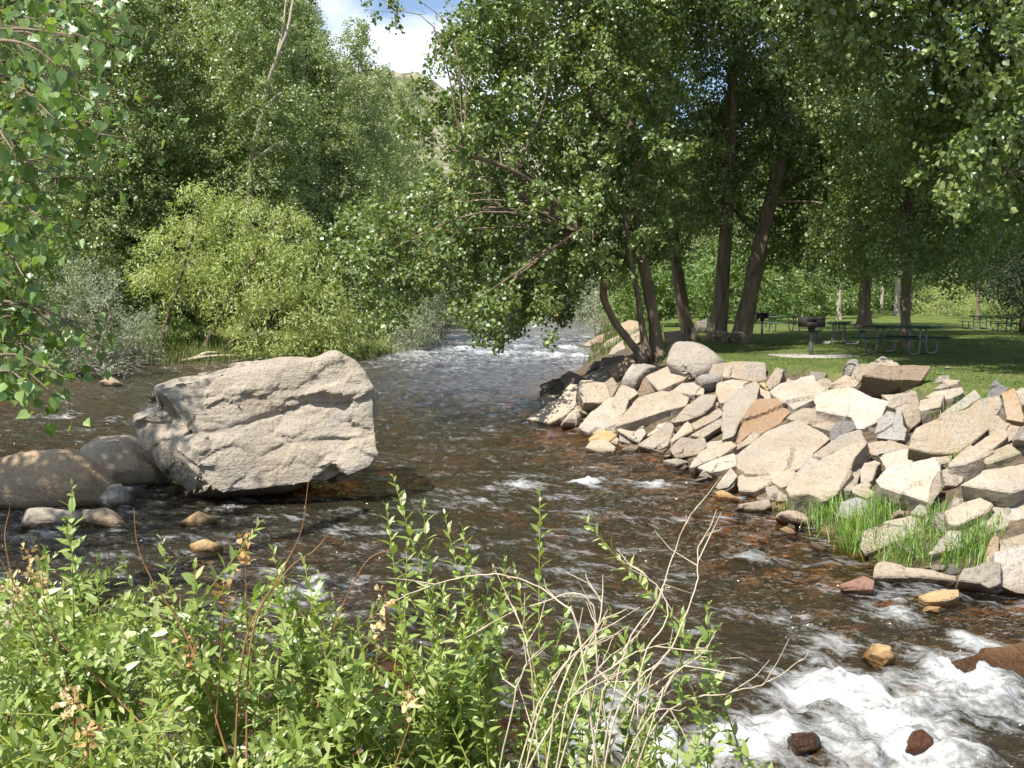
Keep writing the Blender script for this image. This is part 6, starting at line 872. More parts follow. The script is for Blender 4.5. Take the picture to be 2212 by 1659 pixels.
bush('green undergrowth bush beneath the willow at the water', [(-18.6,50.0,1.0,0.60),(-18.2,50.2,1.5,0.51),(-18.0,49.8,0.7,0.46),(-17.9,49.5,0.5,0.43),(-17.4,49.7,1.9,0.55),(-17.5,49.7,1.3,0.57),(-17.5,49.7,0.7,0.55),(-17.2,50.1,1.7,0.55),(-17.2,50.2,1.2,0.57),(-16.7,49.6,0.9,0.52),(-16.7,50.2,1.9,0.43),(-16.3,50.0,1.3,0.38),(-16.3,49.8,0.9,0.50),(-15.8,49.8,1.3,0.51),(-16.0,50.2,1.0,0.54),(-15.4,50.2,1.4,0.51),(-15.6,50.1,0.8,0.50),(-18.9,50.6,1.3,0.61),(-18.9,50.6,0.8,0.57),(-18.9,50.9,0.5,0.43),(-18.6,50.8,1.6,0.41),(-18.3,50.8,0.9,0.37),(-18.5,50.3,0.5,0.57),(-17.9,50.4,1.4,0.43),(-18.0,50.4,1.0,0.47),(-17.8,50.4,0.6,0.37),(-17.3,50.6,1.7,0.42),(-17.3,50.6,1.1,0.59),(-17.4,50.8,0.7,0.56),(-16.9,50.5,1.9,0.50),(-16.7,50.4,1.3,0.59),(-16.8,50.6,1.0,0.53),(-16.7,50.6,0.4,0.45),(-16.2,50.7,1.1,0.57),(-16.4,50.4,0.9,0.50),(-16.0,50.7,1.7,0.37),(-15.7,50.3,1.4,0.55),(-15.7,50.7,0.8,0.61),(-15.5,50.5,1.5,0.58),(-15.4,51.0,1.1,0.41)], .16, 1.6, 55, 'bush', LB)
bush('grey green bush between the silver bush and the willow stems', [(-18.3,45.9,2.0,0.42),(-18.3,46.3,1.1,0.62),(-17.7,45.8,2.4,0.46),(-18.0,46.1,1.7,0.46),(-17.8,46.2,1.1,0.59),(-18.1,46.5,0.7,0.39),(-17.1,45.8,2.8,0.52),(-17.0,45.3,2.2,0.56),(-17.3,46.0,1.7,0.52),(-17.2,45.8,1.2,0.59),(-17.4,45.9,0.8,0.46),(-16.6,45.8,1.9,0.57),(-17.0,46.4,1.4,0.52),(-16.9,46.1,0.8,0.48),(-16.8,45.5,0.7,0.60),(-19.0,47.7,1.5,0.41),(-18.7,46.8,0.9,0.49),(-18.1,46.6,2.7,0.62),(-18.2,46.7,2.0,0.53),(-18.3,46.7,1.6,0.50),(-18.7,47.6,1.0,0.55),(-18.6,48.0,0.5,0.42),(-17.8,46.7,2.5,0.61),(-18.1,47.9,2.1,0.51),(-17.7,47.2,1.6,0.52),(-17.9,47.4,0.9,0.41),(-18.0,47.8,0.6,0.56),(-17.1,46.6,2.6,0.47),(-17.2,46.8,2.3,0.43),(-17.3,47.2,1.7,0.53),(-17.1,46.8,0.9,0.50)], .15, 1.5, 56, 'silver', LB, shape=NARROW)
bush('leafy green bush right of the willow under the hanging boughs', [(-9.1,59.0,6.0,0.79),(-9.4,58.7,4.7,0.88),(-9.9,60.4,3.9,1.24),(-8.7,59.2,6.2,0.89),(-8.3,59.5,4.9,0.99),(-8.5,60.2,4.5,1.18),(-8.4,59.9,3.6,1.23),(-7.7,59.5,5.7,0.82),(-7.1,58.8,4.8,0.78),(-7.4,59.7,4.2,0.80),(-7.3,58.8,3.1,1.04),(-6.2,58.5,5.6,1.16),(-6.6,58.7,4.6,0.81),(-6.2,58.4,3.8,0.94),(-6.4,60.1,3.1,1.11),(-10.2,62.6,5.4,0.80),(-10.2,62.2,4.5,0.83),(-8.8,60.7,5.7,0.96),(-9.1,62.4,4.5,1.14),(-9.7,61.7,3.3,1.21),(-8.3,61.2,5.6,1.24),(-8.0,61.2,4.8,0.77),(-8.1,60.7,3.7,1.11),(-8.1,60.8,2.9,1.23),(-7.3,61.1,6.0,0.95),(-7.2,61.9,5.2,1.25),(-7.5,61.8,4.3,1.24),(-7.6,62.4,2.9,0.94),(-6.3,60.7,3.4,1.00)], .2, 1.6, 57, 'poplar', LB)
bush('pale bush at the far bend of the left bank', [(-5.7,89.8,4.6,0.63),(-5.2,93.3,5.5,0.79),(-5.1,88.1,4.8,0.84),(-5.5,93.1,4.3,0.66),(-5.1,90.3,3.5,0.73),(-5.3,90.6,2.5,0.97),(-4.1,90.9,5.6,0.85),(-4.4,90.8,4.4,0.95),(-4.4,92.5,3.3,0.96),(-4.3,93.8,2.9,1.00),(-3.8,92.8,4.8,0.64),(-3.7,93.6,4.2,0.69),(-3.4,88.8,3.1,0.95),(-2.6,90.1,4.8,0.61),(-2.7,93.1,3.9,0.91),(-6.4,95.6,5.1,0.86),(-6.1,95.7,3.6,0.74),(-5.0,95.9,5.7,0.64),(-5.8,96.9,5.1,0.87),(-5.9,99.7,4.1,0.95),(-5.1,94.6,3.0,0.77),(-5.9,99.5,2.0,0.96),(-4.6,97.1,5.9,0.93),(-4.4,97.6,5.0,0.86),(-4.3,95.3,4.5,0.90),(-4.8,96.7,3.1,0.82),(-4.7,94.1,2.4,0.78),(-3.9,95.6,4.5,0.79),(-4.0,98.8,3.7,0.78),(-3.4,98.2,2.8,1.02),(-2.9,98.0,4.4,1.02)], .25, 1.7, 58, 'silver', LB, shape=NARROW)
bush('big leafy bush at the far left edge behind the near leaves', [(-23.0,40.0,5.6,1.11),(-23.8,41.3,4.1,1.02),(-24.5,42.4,3.4,0.74),(-23.6,41.0,2.7,0.84),(-21.9,40.7,6.2,0.69),(-23.2,42.9,5.1,1.10),(-21.9,40.9,4.7,1.14),(-23.6,42.7,3.3,1.02),(-22.4,40.9,2.6,0.78),(-23.3,41.9,1.5,1.04),(-21.3,41.0,6.8,0.77),(-21.4,41.3,5.6,0.93),(-20.7,40.2,4.6,0.88),(-21.4,41.5,3.8,1.14),(-22.0,41.6,2.9,1.00),(-20.3,41.5,6.7,0.86),(-19.5,40.0,5.4,0.82),(-21.1,42.9,4.7,0.98),(-20.3,40.2,3.8,0.70),(-20.8,42.6,2.8,0.95),(-19.9,41.6,6.2,0.94),(-20.2,42.9,4.8,0.93),(-18.8,40.7,4.0,1.10),(-25.5,44.5,6.0,1.21),(-24.9,43.8,5.1,1.18),(-24.4,43.1,3.5,1.10),(-25.8,45.1,3.0,1.22),(-24.9,43.9,2.0,1.05),(-25.0,45.7,7.0,1.05),(-25.2,46.0,5.6,1.05),(-23.1,43.1,4.8,0.83),(-23.6,43.0,3.8,0.77),(-23.8,44.3,2.0,1.18),(-23.4,43.2,1.7,1.02),(-23.2,44.7,6.4,1.03),(-22.1,43.7,5.9,0.74),(-23.4,45.4,4.6,0.76),(-23.4,45.0,3.5,1.20),(-22.6,44.0,2.3,0.94),(-21.8,44.0,6.3,1.12),(-20.8,43.1,5.6,0.86),(-22.4,44.8,4.4,0.78),(-21.9,44.6,3.1,0.86),(-21.6,45.8,6.2,0.83),(-20.5,43.8,5.4,0.79),(-20.9,44.0,3.9,0.76)], .16, 1.4, 59, 'bush', LB)
RB = 'bushes behind the lawn'
bush('grey green bush on the right bank above the upstream heap', [(3.7,66.0,3.4,0.79),(4.4,65.4,4.0,0.47),(4.2,65.9,2.9,0.76),(4.5,65.6,2.6,0.64),(5.0,63.0,3.4,0.51),(4.8,62.7,3.0,0.47),(5.0,64.0,2.3,0.75),(5.8,65.4,4.6,0.79),(5.8,64.6,3.8,0.49),(5.9,64.4,3.5,0.58),(5.8,63.1,2.4,0.75),(6.3,65.2,4.2,0.79),(6.3,64.9,3.3,0.59),(5.9,62.1,3.0,0.47),(7.1,64.4,3.4,0.55),(3.8,66.0,3.4,0.74),(4.4,69.8,3.7,0.79),(4.8,69.8,3.2,0.78),(4.4,68.4,2.3,0.75),(5.1,68.5,4.3,0.60),(5.0,66.9,3.7,0.70),(5.5,67.3,2.9,0.66),(5.1,67.0,2.2,0.64),(6.3,69.8,4.7,0.71),(5.9,68.0,4.1,0.53),(6.0,69.6,3.3,0.85),(6.1,67.1,2.3,0.54),(6.8,68.2,4.8,0.60),(6.6,68.6,3.6,0.49),(6.8,69.7,2.9,0.54),(6.8,68.5,2.6,0.83),(7.0,66.7,4.8,0.54),(7.2,68.3,4.1,0.54),(6.9,66.0,3.4,0.81)], .2, 1.8, 61, 'silver', RB, shape=NARROW)
bush('leafy bush behind the three-stemmed tree', [(7.2,60.8,5.8,1.08),(7.0,61.3,4.4,0.76),(7.0,58.9,4.1,0.76),(6.7,60.5,2.8,0.84),(7.8,59.3,5.3,0.91),(7.5,60.3,4.9,0.93),(7.9,60.8,3.9,1.03),(8.0,59.6,2.5,0.70),(8.7,58.4,5.3,0.69),(9.3,61.0,4.8,0.90),(9.1,59.8,3.9,0.78),(9.3,61.1,2.7,0.87),(10.0,61.6,5.4,0.81),(9.6,61.3,4.0,1.05),(9.9,61.3,3.2,0.83),(11.0,60.1,4.1,0.89),(7.0,62.9,5.4,0.72),(6.9,63.2,4.1,1.04),(6.8,62.6,3.1,0.94),(8.3,63.6,5.4,0.87),(7.9,65.5,4.6,1.02),(8.3,64.9,3.7,0.83),(7.7,64.4,2.4,0.83),(9.2,65.7,5.7,0.99),(9.1,65.6,4.7,0.83),(8.8,64.8,3.9,0.80),(9.5,65.5,2.4,0.97),(10.1,65.0,6.0,0.92),(10.4,64.1,5.5,0.99),(9.6,62.4,4.6,1.12),(10.6,65.7,3.5,1.15),(10.8,62.6,5.7,0.98),(10.8,62.6,4.9,1.00),(11.1,62.5,4.1,0.76),(10.8,62.2,3.4,1.06)], .2, 1.8, 62, 'bush', RB)
bush('leafy bush behind the twin trunks', [(12.4,67.0,5.7,0.80),(12.7,68.1,4.8,1.24),(12.6,66.9,3.6,0.90),(12.8,68.5,2.7,0.77),(14.3,70.4,6.2,0.82),(13.5,66.1,5.0,1.21),(14.3,70.0,3.8,1.20),(14.1,68.9,2.6,1.08),(14.9,68.6,6.0,1.12),(15.0,67.9,5.3,1.24),(15.0,66.4,4.5,0.92),(14.5,66.5,3.5,1.05),(15.4,66.8,6.0,1.12),(15.4,66.6,4.7,1.00),(16.3,70.9,3.8,0.99),(16.3,68.8,2.9,1.13),(17.9,69.8,6.0,0.98),(17.5,68.9,4.3,1.01),(16.5,66.2,3.1,0.72),(18.9,70.2,5.6,1.03),(18.4,67.3,4.9,1.17),(19.0,70.4,3.3,1.23),(14.8,74.7,5.3,0.95),(13.6,71.9,4.1,0.85),(14.9,75.4,3.5,0.91),(14.0,75.1,2.4,1.12),(15.3,73.1,6.9,1.23),(14.8,72.5,5.1,0.97),(15.1,73.4,4.4,0.96),(14.5,71.1,3.5,0.98),(15.8,72.5,6.5,0.79),(15.8,71.8,6.0,0.95),(16.6,75.3,4.8,1.15),(17.2,75.6,3.7,0.80),(16.7,73.8,2.0,0.80),(17.5,75.2,6.0,1.16),(18.0,74.9,4.7,1.31),(17.4,73.2,2.9,0.85),(18.1,73.9,2.5,0.86),(18.8,74.8,6.0,1.36),(18.2,71.0,4.0,0.88),(19.0,73.7,3.2,1.35),(19.7,72.5,5.2,1.27),(19.6,72.8,4.6,1.26),(20.4,75.3,3.3,1.29)], .22, 1.8, 63, 'bush', RB)
bush('sunlit bush behind the two grills', [(23.4,87.9,4.9,1.09),(22.2,85.7,3.8,1.02),(23.3,87.8,2.7,1.05),(24.0,86.3,5.5,1.04),(23.5,84.1,4.2,1.18),(22.8,84.2,3.4,1.16),(23.0,84.2,1.9,1.01),(24.9,84.9,5.7,0.96),(25.0,85.6,4.2,1.25),(24.1,84.5,3.2,0.73),(25.0,85.0,2.5,0.87),(26.3,86.2,5.4,1.02),(26.5,86.6,4.7,1.21),(26.2,87.2,3.1,1.01),(25.4,84.1,2.0,1.06),(27.1,85.8,3.9,0.88),(27.7,86.6,2.5,1.04),(24.2,91.9,5.7,1.07),(24.2,91.6,5.0,1.12),(24.0,91.2,3.5,1.08),(24.0,90.6,2.1,1.10),(24.6,88.7,5.2,0.89),(25.2,91.0,4.5,1.30),(25.3,91.5,3.5,1.12),(24.9,90.0,2.5,1.13),(25.4,88.8,5.8,0.76),(26.2,90.7,4.9,1.27),(25.7,90.1,3.5,1.27),(26.0,88.5,3.0,1.12),(27.5,90.7,5.8,0.96),(26.6,89.0,4.0,1.05),(27.3,89.6,2.7,0.77),(26.9,90.6,1.7,1.18),(28.0,88.2,4.4,0.80),(28.3,89.4,2.8,1.29),(28.8,91.1,2.0,1.11)], .25, 1.7, 64, 'bush', RB)
bush('sunlit bush between the pale trunks', [(28.7,86.8,3.8,0.70),(29.9,88.6,4.6,1.01),(29.5,87.1,3.0,0.95),(30.1,87.6,2.6,0.91),(30.0,86.5,3.6,1.14),(30.9,89.0,2.6,1.00),(30.7,88.5,2.2,0.95),(32.2,88.1,5.2,0.72),(31.6,87.7,4.2,1.03),(31.9,88.7,3.1,0.75),(31.3,86.0,2.2,1.10),(33.3,88.4,4.6,1.14),(32.3,86.6,3.1,0.92),(33.6,88.9,2.0,0.96),(30.0,90.2,4.3,0.88),(29.7,90.0,3.7,0.85),(30.0,90.7,2.3,0.93),(30.9,90.6,5.0,1.00),(30.4,89.8,4.4,0.98),(31.0,89.7,2.5,0.95),(31.7,89.6,4.7,0.73),(31.6,90.5,3.9,1.12),(32.6,90.9,2.7,1.09),(33.0,89.5,4.6,0.73),(33.0,90.5,3.4,1.08),(33.1,90.5,2.3,0.80),(34.2,90.0,3.9,0.98),(33.8,90.2,2.6,0.93),(34.3,90.0,1.8,0.73)], .25, 1.7, 65, 'bush', RB)
bush('bright sunlit bush right of the slim tree', [(33.4,80.4,3.1,0.75),(34.6,83.2,2.1,0.82),(34.4,81.0,4.1,0.77),(35.1,82.6,3.1,0.82),(35.5,83.7,1.9,0.88),(36.2,83.0,4.3,1.00),(36.4,82.6,3.1,0.79),(36.8,83.5,2.1,0.80),(37.3,83.9,4.5,0.74),(35.9,80.5,3.7,0.65),(37.0,83.1,3.2,0.77),(37.8,82.9,4.1,0.67),(37.7,82.3,3.7,0.83),(38.5,82.9,2.7,0.98),(38.8,81.9,4.2,0.68),(39.4,83.4,3.7,1.01),(35.7,84.5,3.8,0.61),(36.1,86.7,2.8,0.71),(36.0,86.4,1.9,0.82),(37.0,85.8,4.6,1.03),(37.1,85.9,3.7,0.88),(35.7,84.0,2.8,0.80),(37.5,87.3,1.9,1.00),(37.7,85.4,4.3,0.93),(37.0,84.9,3.7,0.95),(38.4,87.5,2.8,0.96),(38.5,86.5,1.8,0.67),(39.3,87.4,4.1,0.65),(39.4,87.7,3.0,0.77),(37.8,84.3,2.2,0.79),(40.3,87.3,4.9,0.69),(39.2,85.2,3.7,0.77),(39.3,84.6,3.3,0.63),(40.4,85.6,3.5,0.87),(41.0,86.3,3.2,0.83)], .22, 1.9, 66, 'willow', RB, shape=NARROW)
bush('yellowish tall weeds on the rise beside the dark evergreen', [(40.0,84.9,3.4,0.60),(41.4,86.2,3.3,0.61),(40.6,85.0,3.1,0.73),(41.0,85.9,2.3,0.55),(41.2,84.3,4.0,0.67),(41.1,84.5,2.9,0.54),(41.9,86.1,2.4,0.73),(41.8,84.9,3.8,0.70),(42.3,84.9,3.0,0.53),(42.0,84.4,2.5,0.64),(42.6,84.5,3.3,0.57),(42.8,85.3,2.6,0.82),(42.9,84.7,2.2,0.60),(41.5,87.8,3.5,0.61),(42.9,89.9,2.7,0.64),(42.4,89.0,2.3,0.81),(43.3,89.8,3.6,0.80),(43.3,89.2,2.7,0.70),(43.6,90.0,2.2,0.86),(43.2,88.2,3.6,0.51),(44.0,88.8,2.7,0.81),(43.3,87.4,2.1,0.57),(44.8,89.3,3.5,0.84),(44.5,89.3,3.0,0.76),(45.0,89.9,2.6,0.64),(45.1,88.1,3.2,0.69),(46.0,90.0,2.3,0.71)], .22, 1.6, 67, 'willow', RB, shape=NARROW)
bush('dark bush under the wood edge left of the slim tree', [(35.3,94.9,6.0,1.52),(36.0,94.2,6.9,1.69),(35.6,92.0,5.2,1.28),(37.5,92.8,6.0,1.05),(37.5,93.6,5.4,1.05),(38.7,93.7,5.4,1.62),(40.2,92.8,5.0,1.32),(42.1,94.6,5.4,1.42),(36.7,96.0,7.4,1.55),(36.9,97.2,5.2,1.19),(36.0,96.4,4.0,1.51),(38.1,96.9,6.7,1.52),(38.2,97.7,4.7,1.47),(39.4,95.3,6.7,1.21),(39.2,97.0,5.4,1.26),(41.1,95.7,6.3,1.62),(41.0,96.0,4.6,1.71),(42.5,97.4,6.8,1.77),(42.6,97.6,4.8,1.39)], .28, 1.7, 68, 'poplar', RB)

# junipers on the dry hill
jp = None
for i, (x, y, s, lb) in enumerate([(-37, 430, 1.0, 'dark pine on the dry hill just right of the columnar poplars'), (-46, 470, .9, 'small pine near the crest of the dry hill'), (-30, 380, .8, 'low dark shrub on the lower slope of the dry hill'), (-40, 400, .6, 'round dark shrub in the middle of the dry slope'),
                                   (-22, 420, .8, 'dark shrub on the dry hill behind the hanging leaves'), (-26, 460, .9, 'dark pine high on the dry hill seen through the leaves')]):
    if jp is None:
        jp = tree('pine_tree', lb, 'tree', [[(0, 0, 0, .3), (0, 0, 4, .2), (0, 0, 8, .05)]], ovoid(8.5, 3.2, 1.2, 14, 71, rc=.42), .6, 1.6, 71, lmat='juniper', group='pines on the hill', sides=6, nl=6)
        jp.location = (x, y, hill_z(x, y) - .3)
    else: copy_tree(jp, (x, y, hill_z(x, y) - .3), lb, i, s)

# --- near left cottonwood: trunk beyond the frame, its boughs reach into the picture
T0 = (-7.6, 6.6, gz(-7.6, 6.6))
near = empty('cottonwood_tree', T0, 'near cottonwood at the left edge, big glossy leaves on drooping twigs', 'tree')
mb = MB(); off = np.array(T0)
tp = spline(np.array([(-7.6, 6.6, T0[2] - .2), (-7.5, 6.7, 3), (-7.3, 7, 6), (-7.6, 7.4, 9), (-8, 8, 12)]) - off, 6)
mb.tube(tp, np.linspace(.34, .1, len(tp)), 14, bark=.1); obj('trunk', mb.mesh('trunk', True), M['bark'], near)
# twigs seen in the picture: start, end
TW = [((-2.86,5.15,4.38),(-2.11,4.91,4.31),35),((-2.94,5.30,4.47),(-2.38,5.47,4.45),28),((-2.87,5.19,4.39),(-2.43,5.57,4.48),28),((-3.05,5.49,4.26),(-2.08,4.96,4.01),41),((-2.93,5.28,4.31),(-2.18,4.99,4.14),33),((-2.84,5.11,4.21),(-2.33,5.32,4.24),33),((-2.56,4.60,4.03),(-2.37,5.25,4.02),38),((-2.81,5.06,4.10),(-2.58,5.45,3.97),31),((-2.76,4.96,4.09),(-2.04,4.47,3.83),31),((-3.33,5.86,4.04),(-2.12,6.07,4.24),38),((-3.55,6.26,4.09),(-2.28,6.09,4.06),31),((-3.33,5.89,4.12),(-2.45,6.28,4.26),31),((-3.33,5.96,3.88),(-2.10,5.54,3.92),32),((-3.39,6.06,3.92),(-2.74,6.41,3.88),26),((-3.47,6.21,3.93),(-2.77,6.65,4.06),26),((-2.98,5.33,3.77),(-2.25,4.90,3.64),41),((-2.89,5.16,3.73),(-2.51,5.08,3.61),33),((-2.88,5.15,3.79),(-2.84,5.65,3.61),33),((-3.00,5.34,3.55),(-2.17,5.16,3.66),38),((-3.27,5.82,3.57),(-2.43,5.48,3.74),31),((-3.11,5.54,3.66),(-2.46,5.53,3.57),31),((-2.92,5.29,3.51),(-2.25,4.88,3.40),38),((-2.83,5.11,3.36),(-2.87,5.77,3.42),31),((-2.82,5.11,3.40),(-2.57,5.58,3.50),31),((-2.93,5.29,3.35),(-2.73,6.04,3.38),32),((-3.09,5.57,3.28),(-2.49,5.04,3.15),26),((-3.16,5.69,3.27),(-2.79,5.83,3.32),26),((-3.21,5.78,3.22),(-2.71,5.69,2.99),25),((-3.11,5.60,3.14),(-2.72,5.69,3.14),20),((-2.95,5.32,3.13),(-3.05,5.84,2.98),20),((-3.19,5.83,2.98),(-2.55,5.92,2.88),22),((-3.10,5.65,2.90),(-2.60,5.70,2.94),18),((-2.92,5.33,2.85),(-2.80,5.89,2.86),18),((-3.12,5.70,2.96),(-2.31,5.54,2.79),22),((-3.26,5.97,3.07),(-2.68,6.31,2.70),18),((-3.05,5.58,3.03),(-2.52,5.63,2.78),18),((-3.12,5.69,2.75),(-2.64,5.99,2.73),32),((-3.15,5.74,2.82),(-2.46,5.38,2.63),26),((-3.10,5.65,2.77),(-2.70,5.60,2.64),26),((-3.01,5.47,2.67),(-2.32,5.09,2.63),28),((-2.91,5.30,2.72),(-2.44,5.16,2.56),23),((-2.88,5.24,2.62),(-2.48,5.03,2.57),23),((-3.68,6.76,5.01),(-2.23,6.03,4.64),48),((-3.67,6.75,4.96),(-2.78,6.68,4.90),39),((-3.70,6.82,5.07),(-2.70,6.67,5.01),39),((-3.43,6.33,4.98),(-2.53,6.53,5.05),41),((-3.18,5.86,4.77),(-2.52,5.88,4.91),33),((-3.35,6.18,4.89),(-2.31,5.89,4.82),33),((-3.48,6.57,4.95),(-2.35,6.50,4.76),41),((-3.55,6.71,4.99),(-2.50,6.21,4.60),33),((-3.54,6.68,4.94),(-2.50,6.56,4.77),33),((-2.68,4.91,4.25),(-2.22,5.04,4.23),32),((-2.47,4.52,4.18),(-1.94,4.39,4.01),26),((-2.59,4.76,4.30),(-2.51,5.12,4.31),26),((-2.40,4.38,3.80),(-2.49,5.13,3.72),25),((-2.50,4.56,3.84),(-2.06,4.12,3.64),20),((-2.71,4.93,3.80),(-2.46,5.02,3.79),20)]
rng = np.random.default_rng(91); LP, LA, LN, LS = [], [], [], []; mb = MB()
for a, b, nleaf in TW:
    a = np.array(a) - off; b = np.array(b) - off; L = np.linalg.norm(b - a)
    pts = spline([a, (a + b) / 2 + np.array([0, 0, .10 * L]) + rng.normal(size=3) * .04 * L, b], 6)
    mb.tube(pts, np.linspace(.012, .003, len(pts)), 6, cap=False)
    for j in range(nleaf):
        s = rng.uniform(.15, 1.0); p = pts[min(len(pts) - 1, int(s * len(pts)))] + rng.normal(size=3) * .03
        q = p + rng.normal(size=3) * .07 + np.array([0, 0, -.07]); mb.tube([p, q], [.0016, .0012], 3, cap=False)
        LP.append(q); LA.append(rng.normal(size=3) * .6 + np.array([0, 0, -.9])); LN.append(rng.normal(size=3) + np.array([.1, -.8, .5])); LS.append(rng.uniform(.042, .075))
for i in range(14):
    z = rng.uniform(3.2, 8); a = np.array([-7.45, 6.9, z]) - off; b = np.array([rng.uniform(-5.2, -3.2), rng.uniform(4.6, 9), z + rng.uniform(-.6, .8)]) - off
    pts = spline([a, (a + b) / 2 + (0, 0, .3), b], 5); mb.tube(pts, np.linspace(.05, .012, len(pts)), 6, cap=False)
obj('branch', mb.mesh('branch', True), M['bark'], near)
obj('leaves', leaf_mesh('leaves', np.array(LP), np.array(LA), np.array(LN), np.array(LS), HEART, rng.uniform(size=len(LP)) * .95), M['front_cotton'], near)
over = [(rng.uniform(-16.5, -6.2), rng.uniform(7, 14.5), rng.uniform(6.5, 13), rng.uniform(.7, 1.2)) for _ in range(100)]
over = [c for c in over if (c[0] < -.52 * c[1] - 1.2 or c[2] > 4.5 + .36 * c[1]) and c[0] + .49 * (c[2] - 1) < -5.15]
obj('crown', crown('crown', [tuple(np.array(c[:3]) - off) + (c[3],) for c in over], .10, .9, 92, ROUND), M['front_cotton'], near)

# --- near bank: leafy willow shrubs
def shrub(label, root, tips, nfill, region, seed, leafs=(.046, .080), dry=()):
    """tips: shoot ends; region: (x0, x1, y0, y1, z0, z1) for the ends of the filling shoots"""
    rng = np.random.default_rng(seed); root = np.array(root); t = empty('willow_shrub', tuple(root), label, 'shrub', 'willow shrubs on the near bank')
    st = MB(); P, A, Nn, Sz, Ti = [], [], [], [], []; DP = []
    ends = [np.array(q) for q in tips]
    for _ in range(nfill):
        ends.append(np.array([rng.uniform(region[0], region[1]), rng.uniform(region[2], region[3]), region[4] + (region[5] - region[4]) * rng.uniform() ** .8]))
    for i, e in enumerate(ends):
        r0 = root + np.array([rng.normal() * .22, rng.normal() * .16, -.06]); d = e - r0; L = np.linalg.norm(d)
        mid = r0 + d * .5 + np.array([-(d[0]) * .18, -(d[1]) * .18, .08 * L]) + rng.normal(size=3) * .03
        pts = spline([r0, mid, e], 10) ; st.tube(pts - root, np.linspace(.0045, .0012, len(pts)), 5, cap=False)
        n = int(L * rng.uniform(26, 36)); ss = np.linspace(.30, 1.0, n); ph = rng.uniform(0, 6.28); tn = rng.uniform()
        for j, s in enumerate(ss):
            f = s * (len(pts) - 1); k0 = min(int(f), len(pts) - 2); p = pts[k0] + (pts[k0 + 1] - pts[k0]) * (f - k0); ax = unit(pts[k0 + 1] - pts[k0])
            a = ph + j * 2.399; side = unit(np.cross(ax, [math.cos(a), math.sin(a), .3]))
            tipf = min(1.0, (1.03 - s) * 5 + .28); op = .35 + .65 * min(1, (1.02 - s) * 4)
            P.append(p - root); A.append(side * op + ax * .75 + np.array([0, 0, -.15]) + rng.normal(size=3) * .15)
            Nn.append(ax * .8 - side * .5 + rng.normal(size=3) * .35 + np.array([0, 0, .3])); Sz.append(rng.uniform(*leafs) * tipf); Ti.append(np.clip(.35 + .3 * tn + rng.normal() * .24 + (.25 if s > .93 else 0), 0, 1))
    obj('stems', st.mesh('stems', True), M['stem'], t)
    obj('leaves', leaf_mesh('leaves', np.array(P), np.array(A), np.array(Nn), np.array(Sz), LANCE, np.array(Ti)), M['front_willow'], t)
    for q, c in enumerate(dry):
        m = 24; hue = .5 if c[3] else .02; k0 = np.array(c[:3]) - root; e = min(ends, key=lambda z: np.linalg.norm(z - root - k0)) - root
        pp = k0 + rng.normal(size=(m, 3)) * np.array([.016, .014, .030]); sc = MB(); sc.tube([e * .55, k0 - (0, 0, .06), k0 + (0, 0, .05)], [.003, .002, .001], 4, cap=False)
        sm = obj('seed_stalk', sc.mesh('seed_stalk'), M['twig_red'], t)
        s_ = leaf_mesh('seed_cluster', pp, rng.normal(size=(m, 3)), rng.normal(size=(m, 3)), rng.uniform(.012, .026, m), ROUND, rng.uniform(size=m) * .45 + hue)
        kind(obj('seed_cluster', s_, M['dry'], sm), 'stuff')
    return t
shrub('tallest leafy willow shrub in the lower left corner, before the rounded boulders', (-1.70,3.90,1.06), [(-1.63,3.60,2.34),(-1.69,3.50,2.13),(-1.82,3.50,2.03),(-1.59,3.70,2.06),(-1.53,3.80,2.01),(-1.66,3.60,2.21)], 50, (-1.95, -1.3, 3.2, 3.9, 1.5, 2.05), 700, dry=[(-1.70,3.40,2.10,1),(-1.63,3.35,2.05,1),(-1.71,3.30,2.03,1)])
shrub('willow shrub with orange dry clusters in front of the great boulder', (-1.10,3.60,1.04), [(-1.27,3.50,2.16),(-1.12,3.40,2.10),(-1.30,3.40,2.01),(-0.91,3.50,2.22),(-0.89,3.60,2.09)], 50, (-1.35, -0.8, 3.1, 3.7, 1.5, 2.03), 701, dry=[(-0.96,3.20,2.04,0),(-0.91,3.30,2.17,0)])
shrub('lower willow shrub right of the orange dry clusters', (-0.60,3.60,0.90), [(-0.83,3.40,2.04),(-0.72,3.60,2.00),(-0.76,3.50,2.10),(-0.65,3.50,1.94)], 50, (-0.9, -0.4, 3.1, 3.8, 1.5, 1.95), 702, dry=[(-1.01,3.00,1.93,0)])
shrub('willow shrub with a cluster of tall shoots in the middle of the near bank', (-0.25,3.70,0.76), [(-0.44,3.60,2.37),(-0.48,3.70,2.24),(-0.25,3.60,2.23),(-0.19,3.70,2.16),(-0.33,3.60,2.27),(-0.38,3.50,2.13)], 50, (-0.45, -0.02, 3.3, 3.9, 1.45, 2.0), 703, dry=[(-0.42,3.20,2.00,1),(-0.45,3.20,1.91,1)])
shrub('willow shrub with two lone tall shoots over the water', (0.30,3.60,0.65), [(0.10,3.50,2.34),(0.27,3.60,2.21),(0.01,3.50,2.05),(0.21,3.50,1.94),(0.35,3.40,1.92)], 26, (0, 0.5, 3.2, 3.8, 1.3, 1.8), 704, dry=[])
shrub('dense willow shrub along the bottom left of the near bank', (-1.50,2.90,1.37), [], 70, (-1.9, -0.9, 2.5, 3.1, 1.35, 1.82), 705, dry=[(-1.26,2.70,1.90,1),(-1.24,2.70,1.86,1),(-1.16,2.60,1.83,0)])
shrub('dense willow shrub at the bottom middle of the near bank', (-0.60,2.80,1.16), [], 70, (-1.0, -0.1, 2.4, 3.0, 1.3, 1.76), 706, dry=[(-0.28,2.60,1.92,1)])
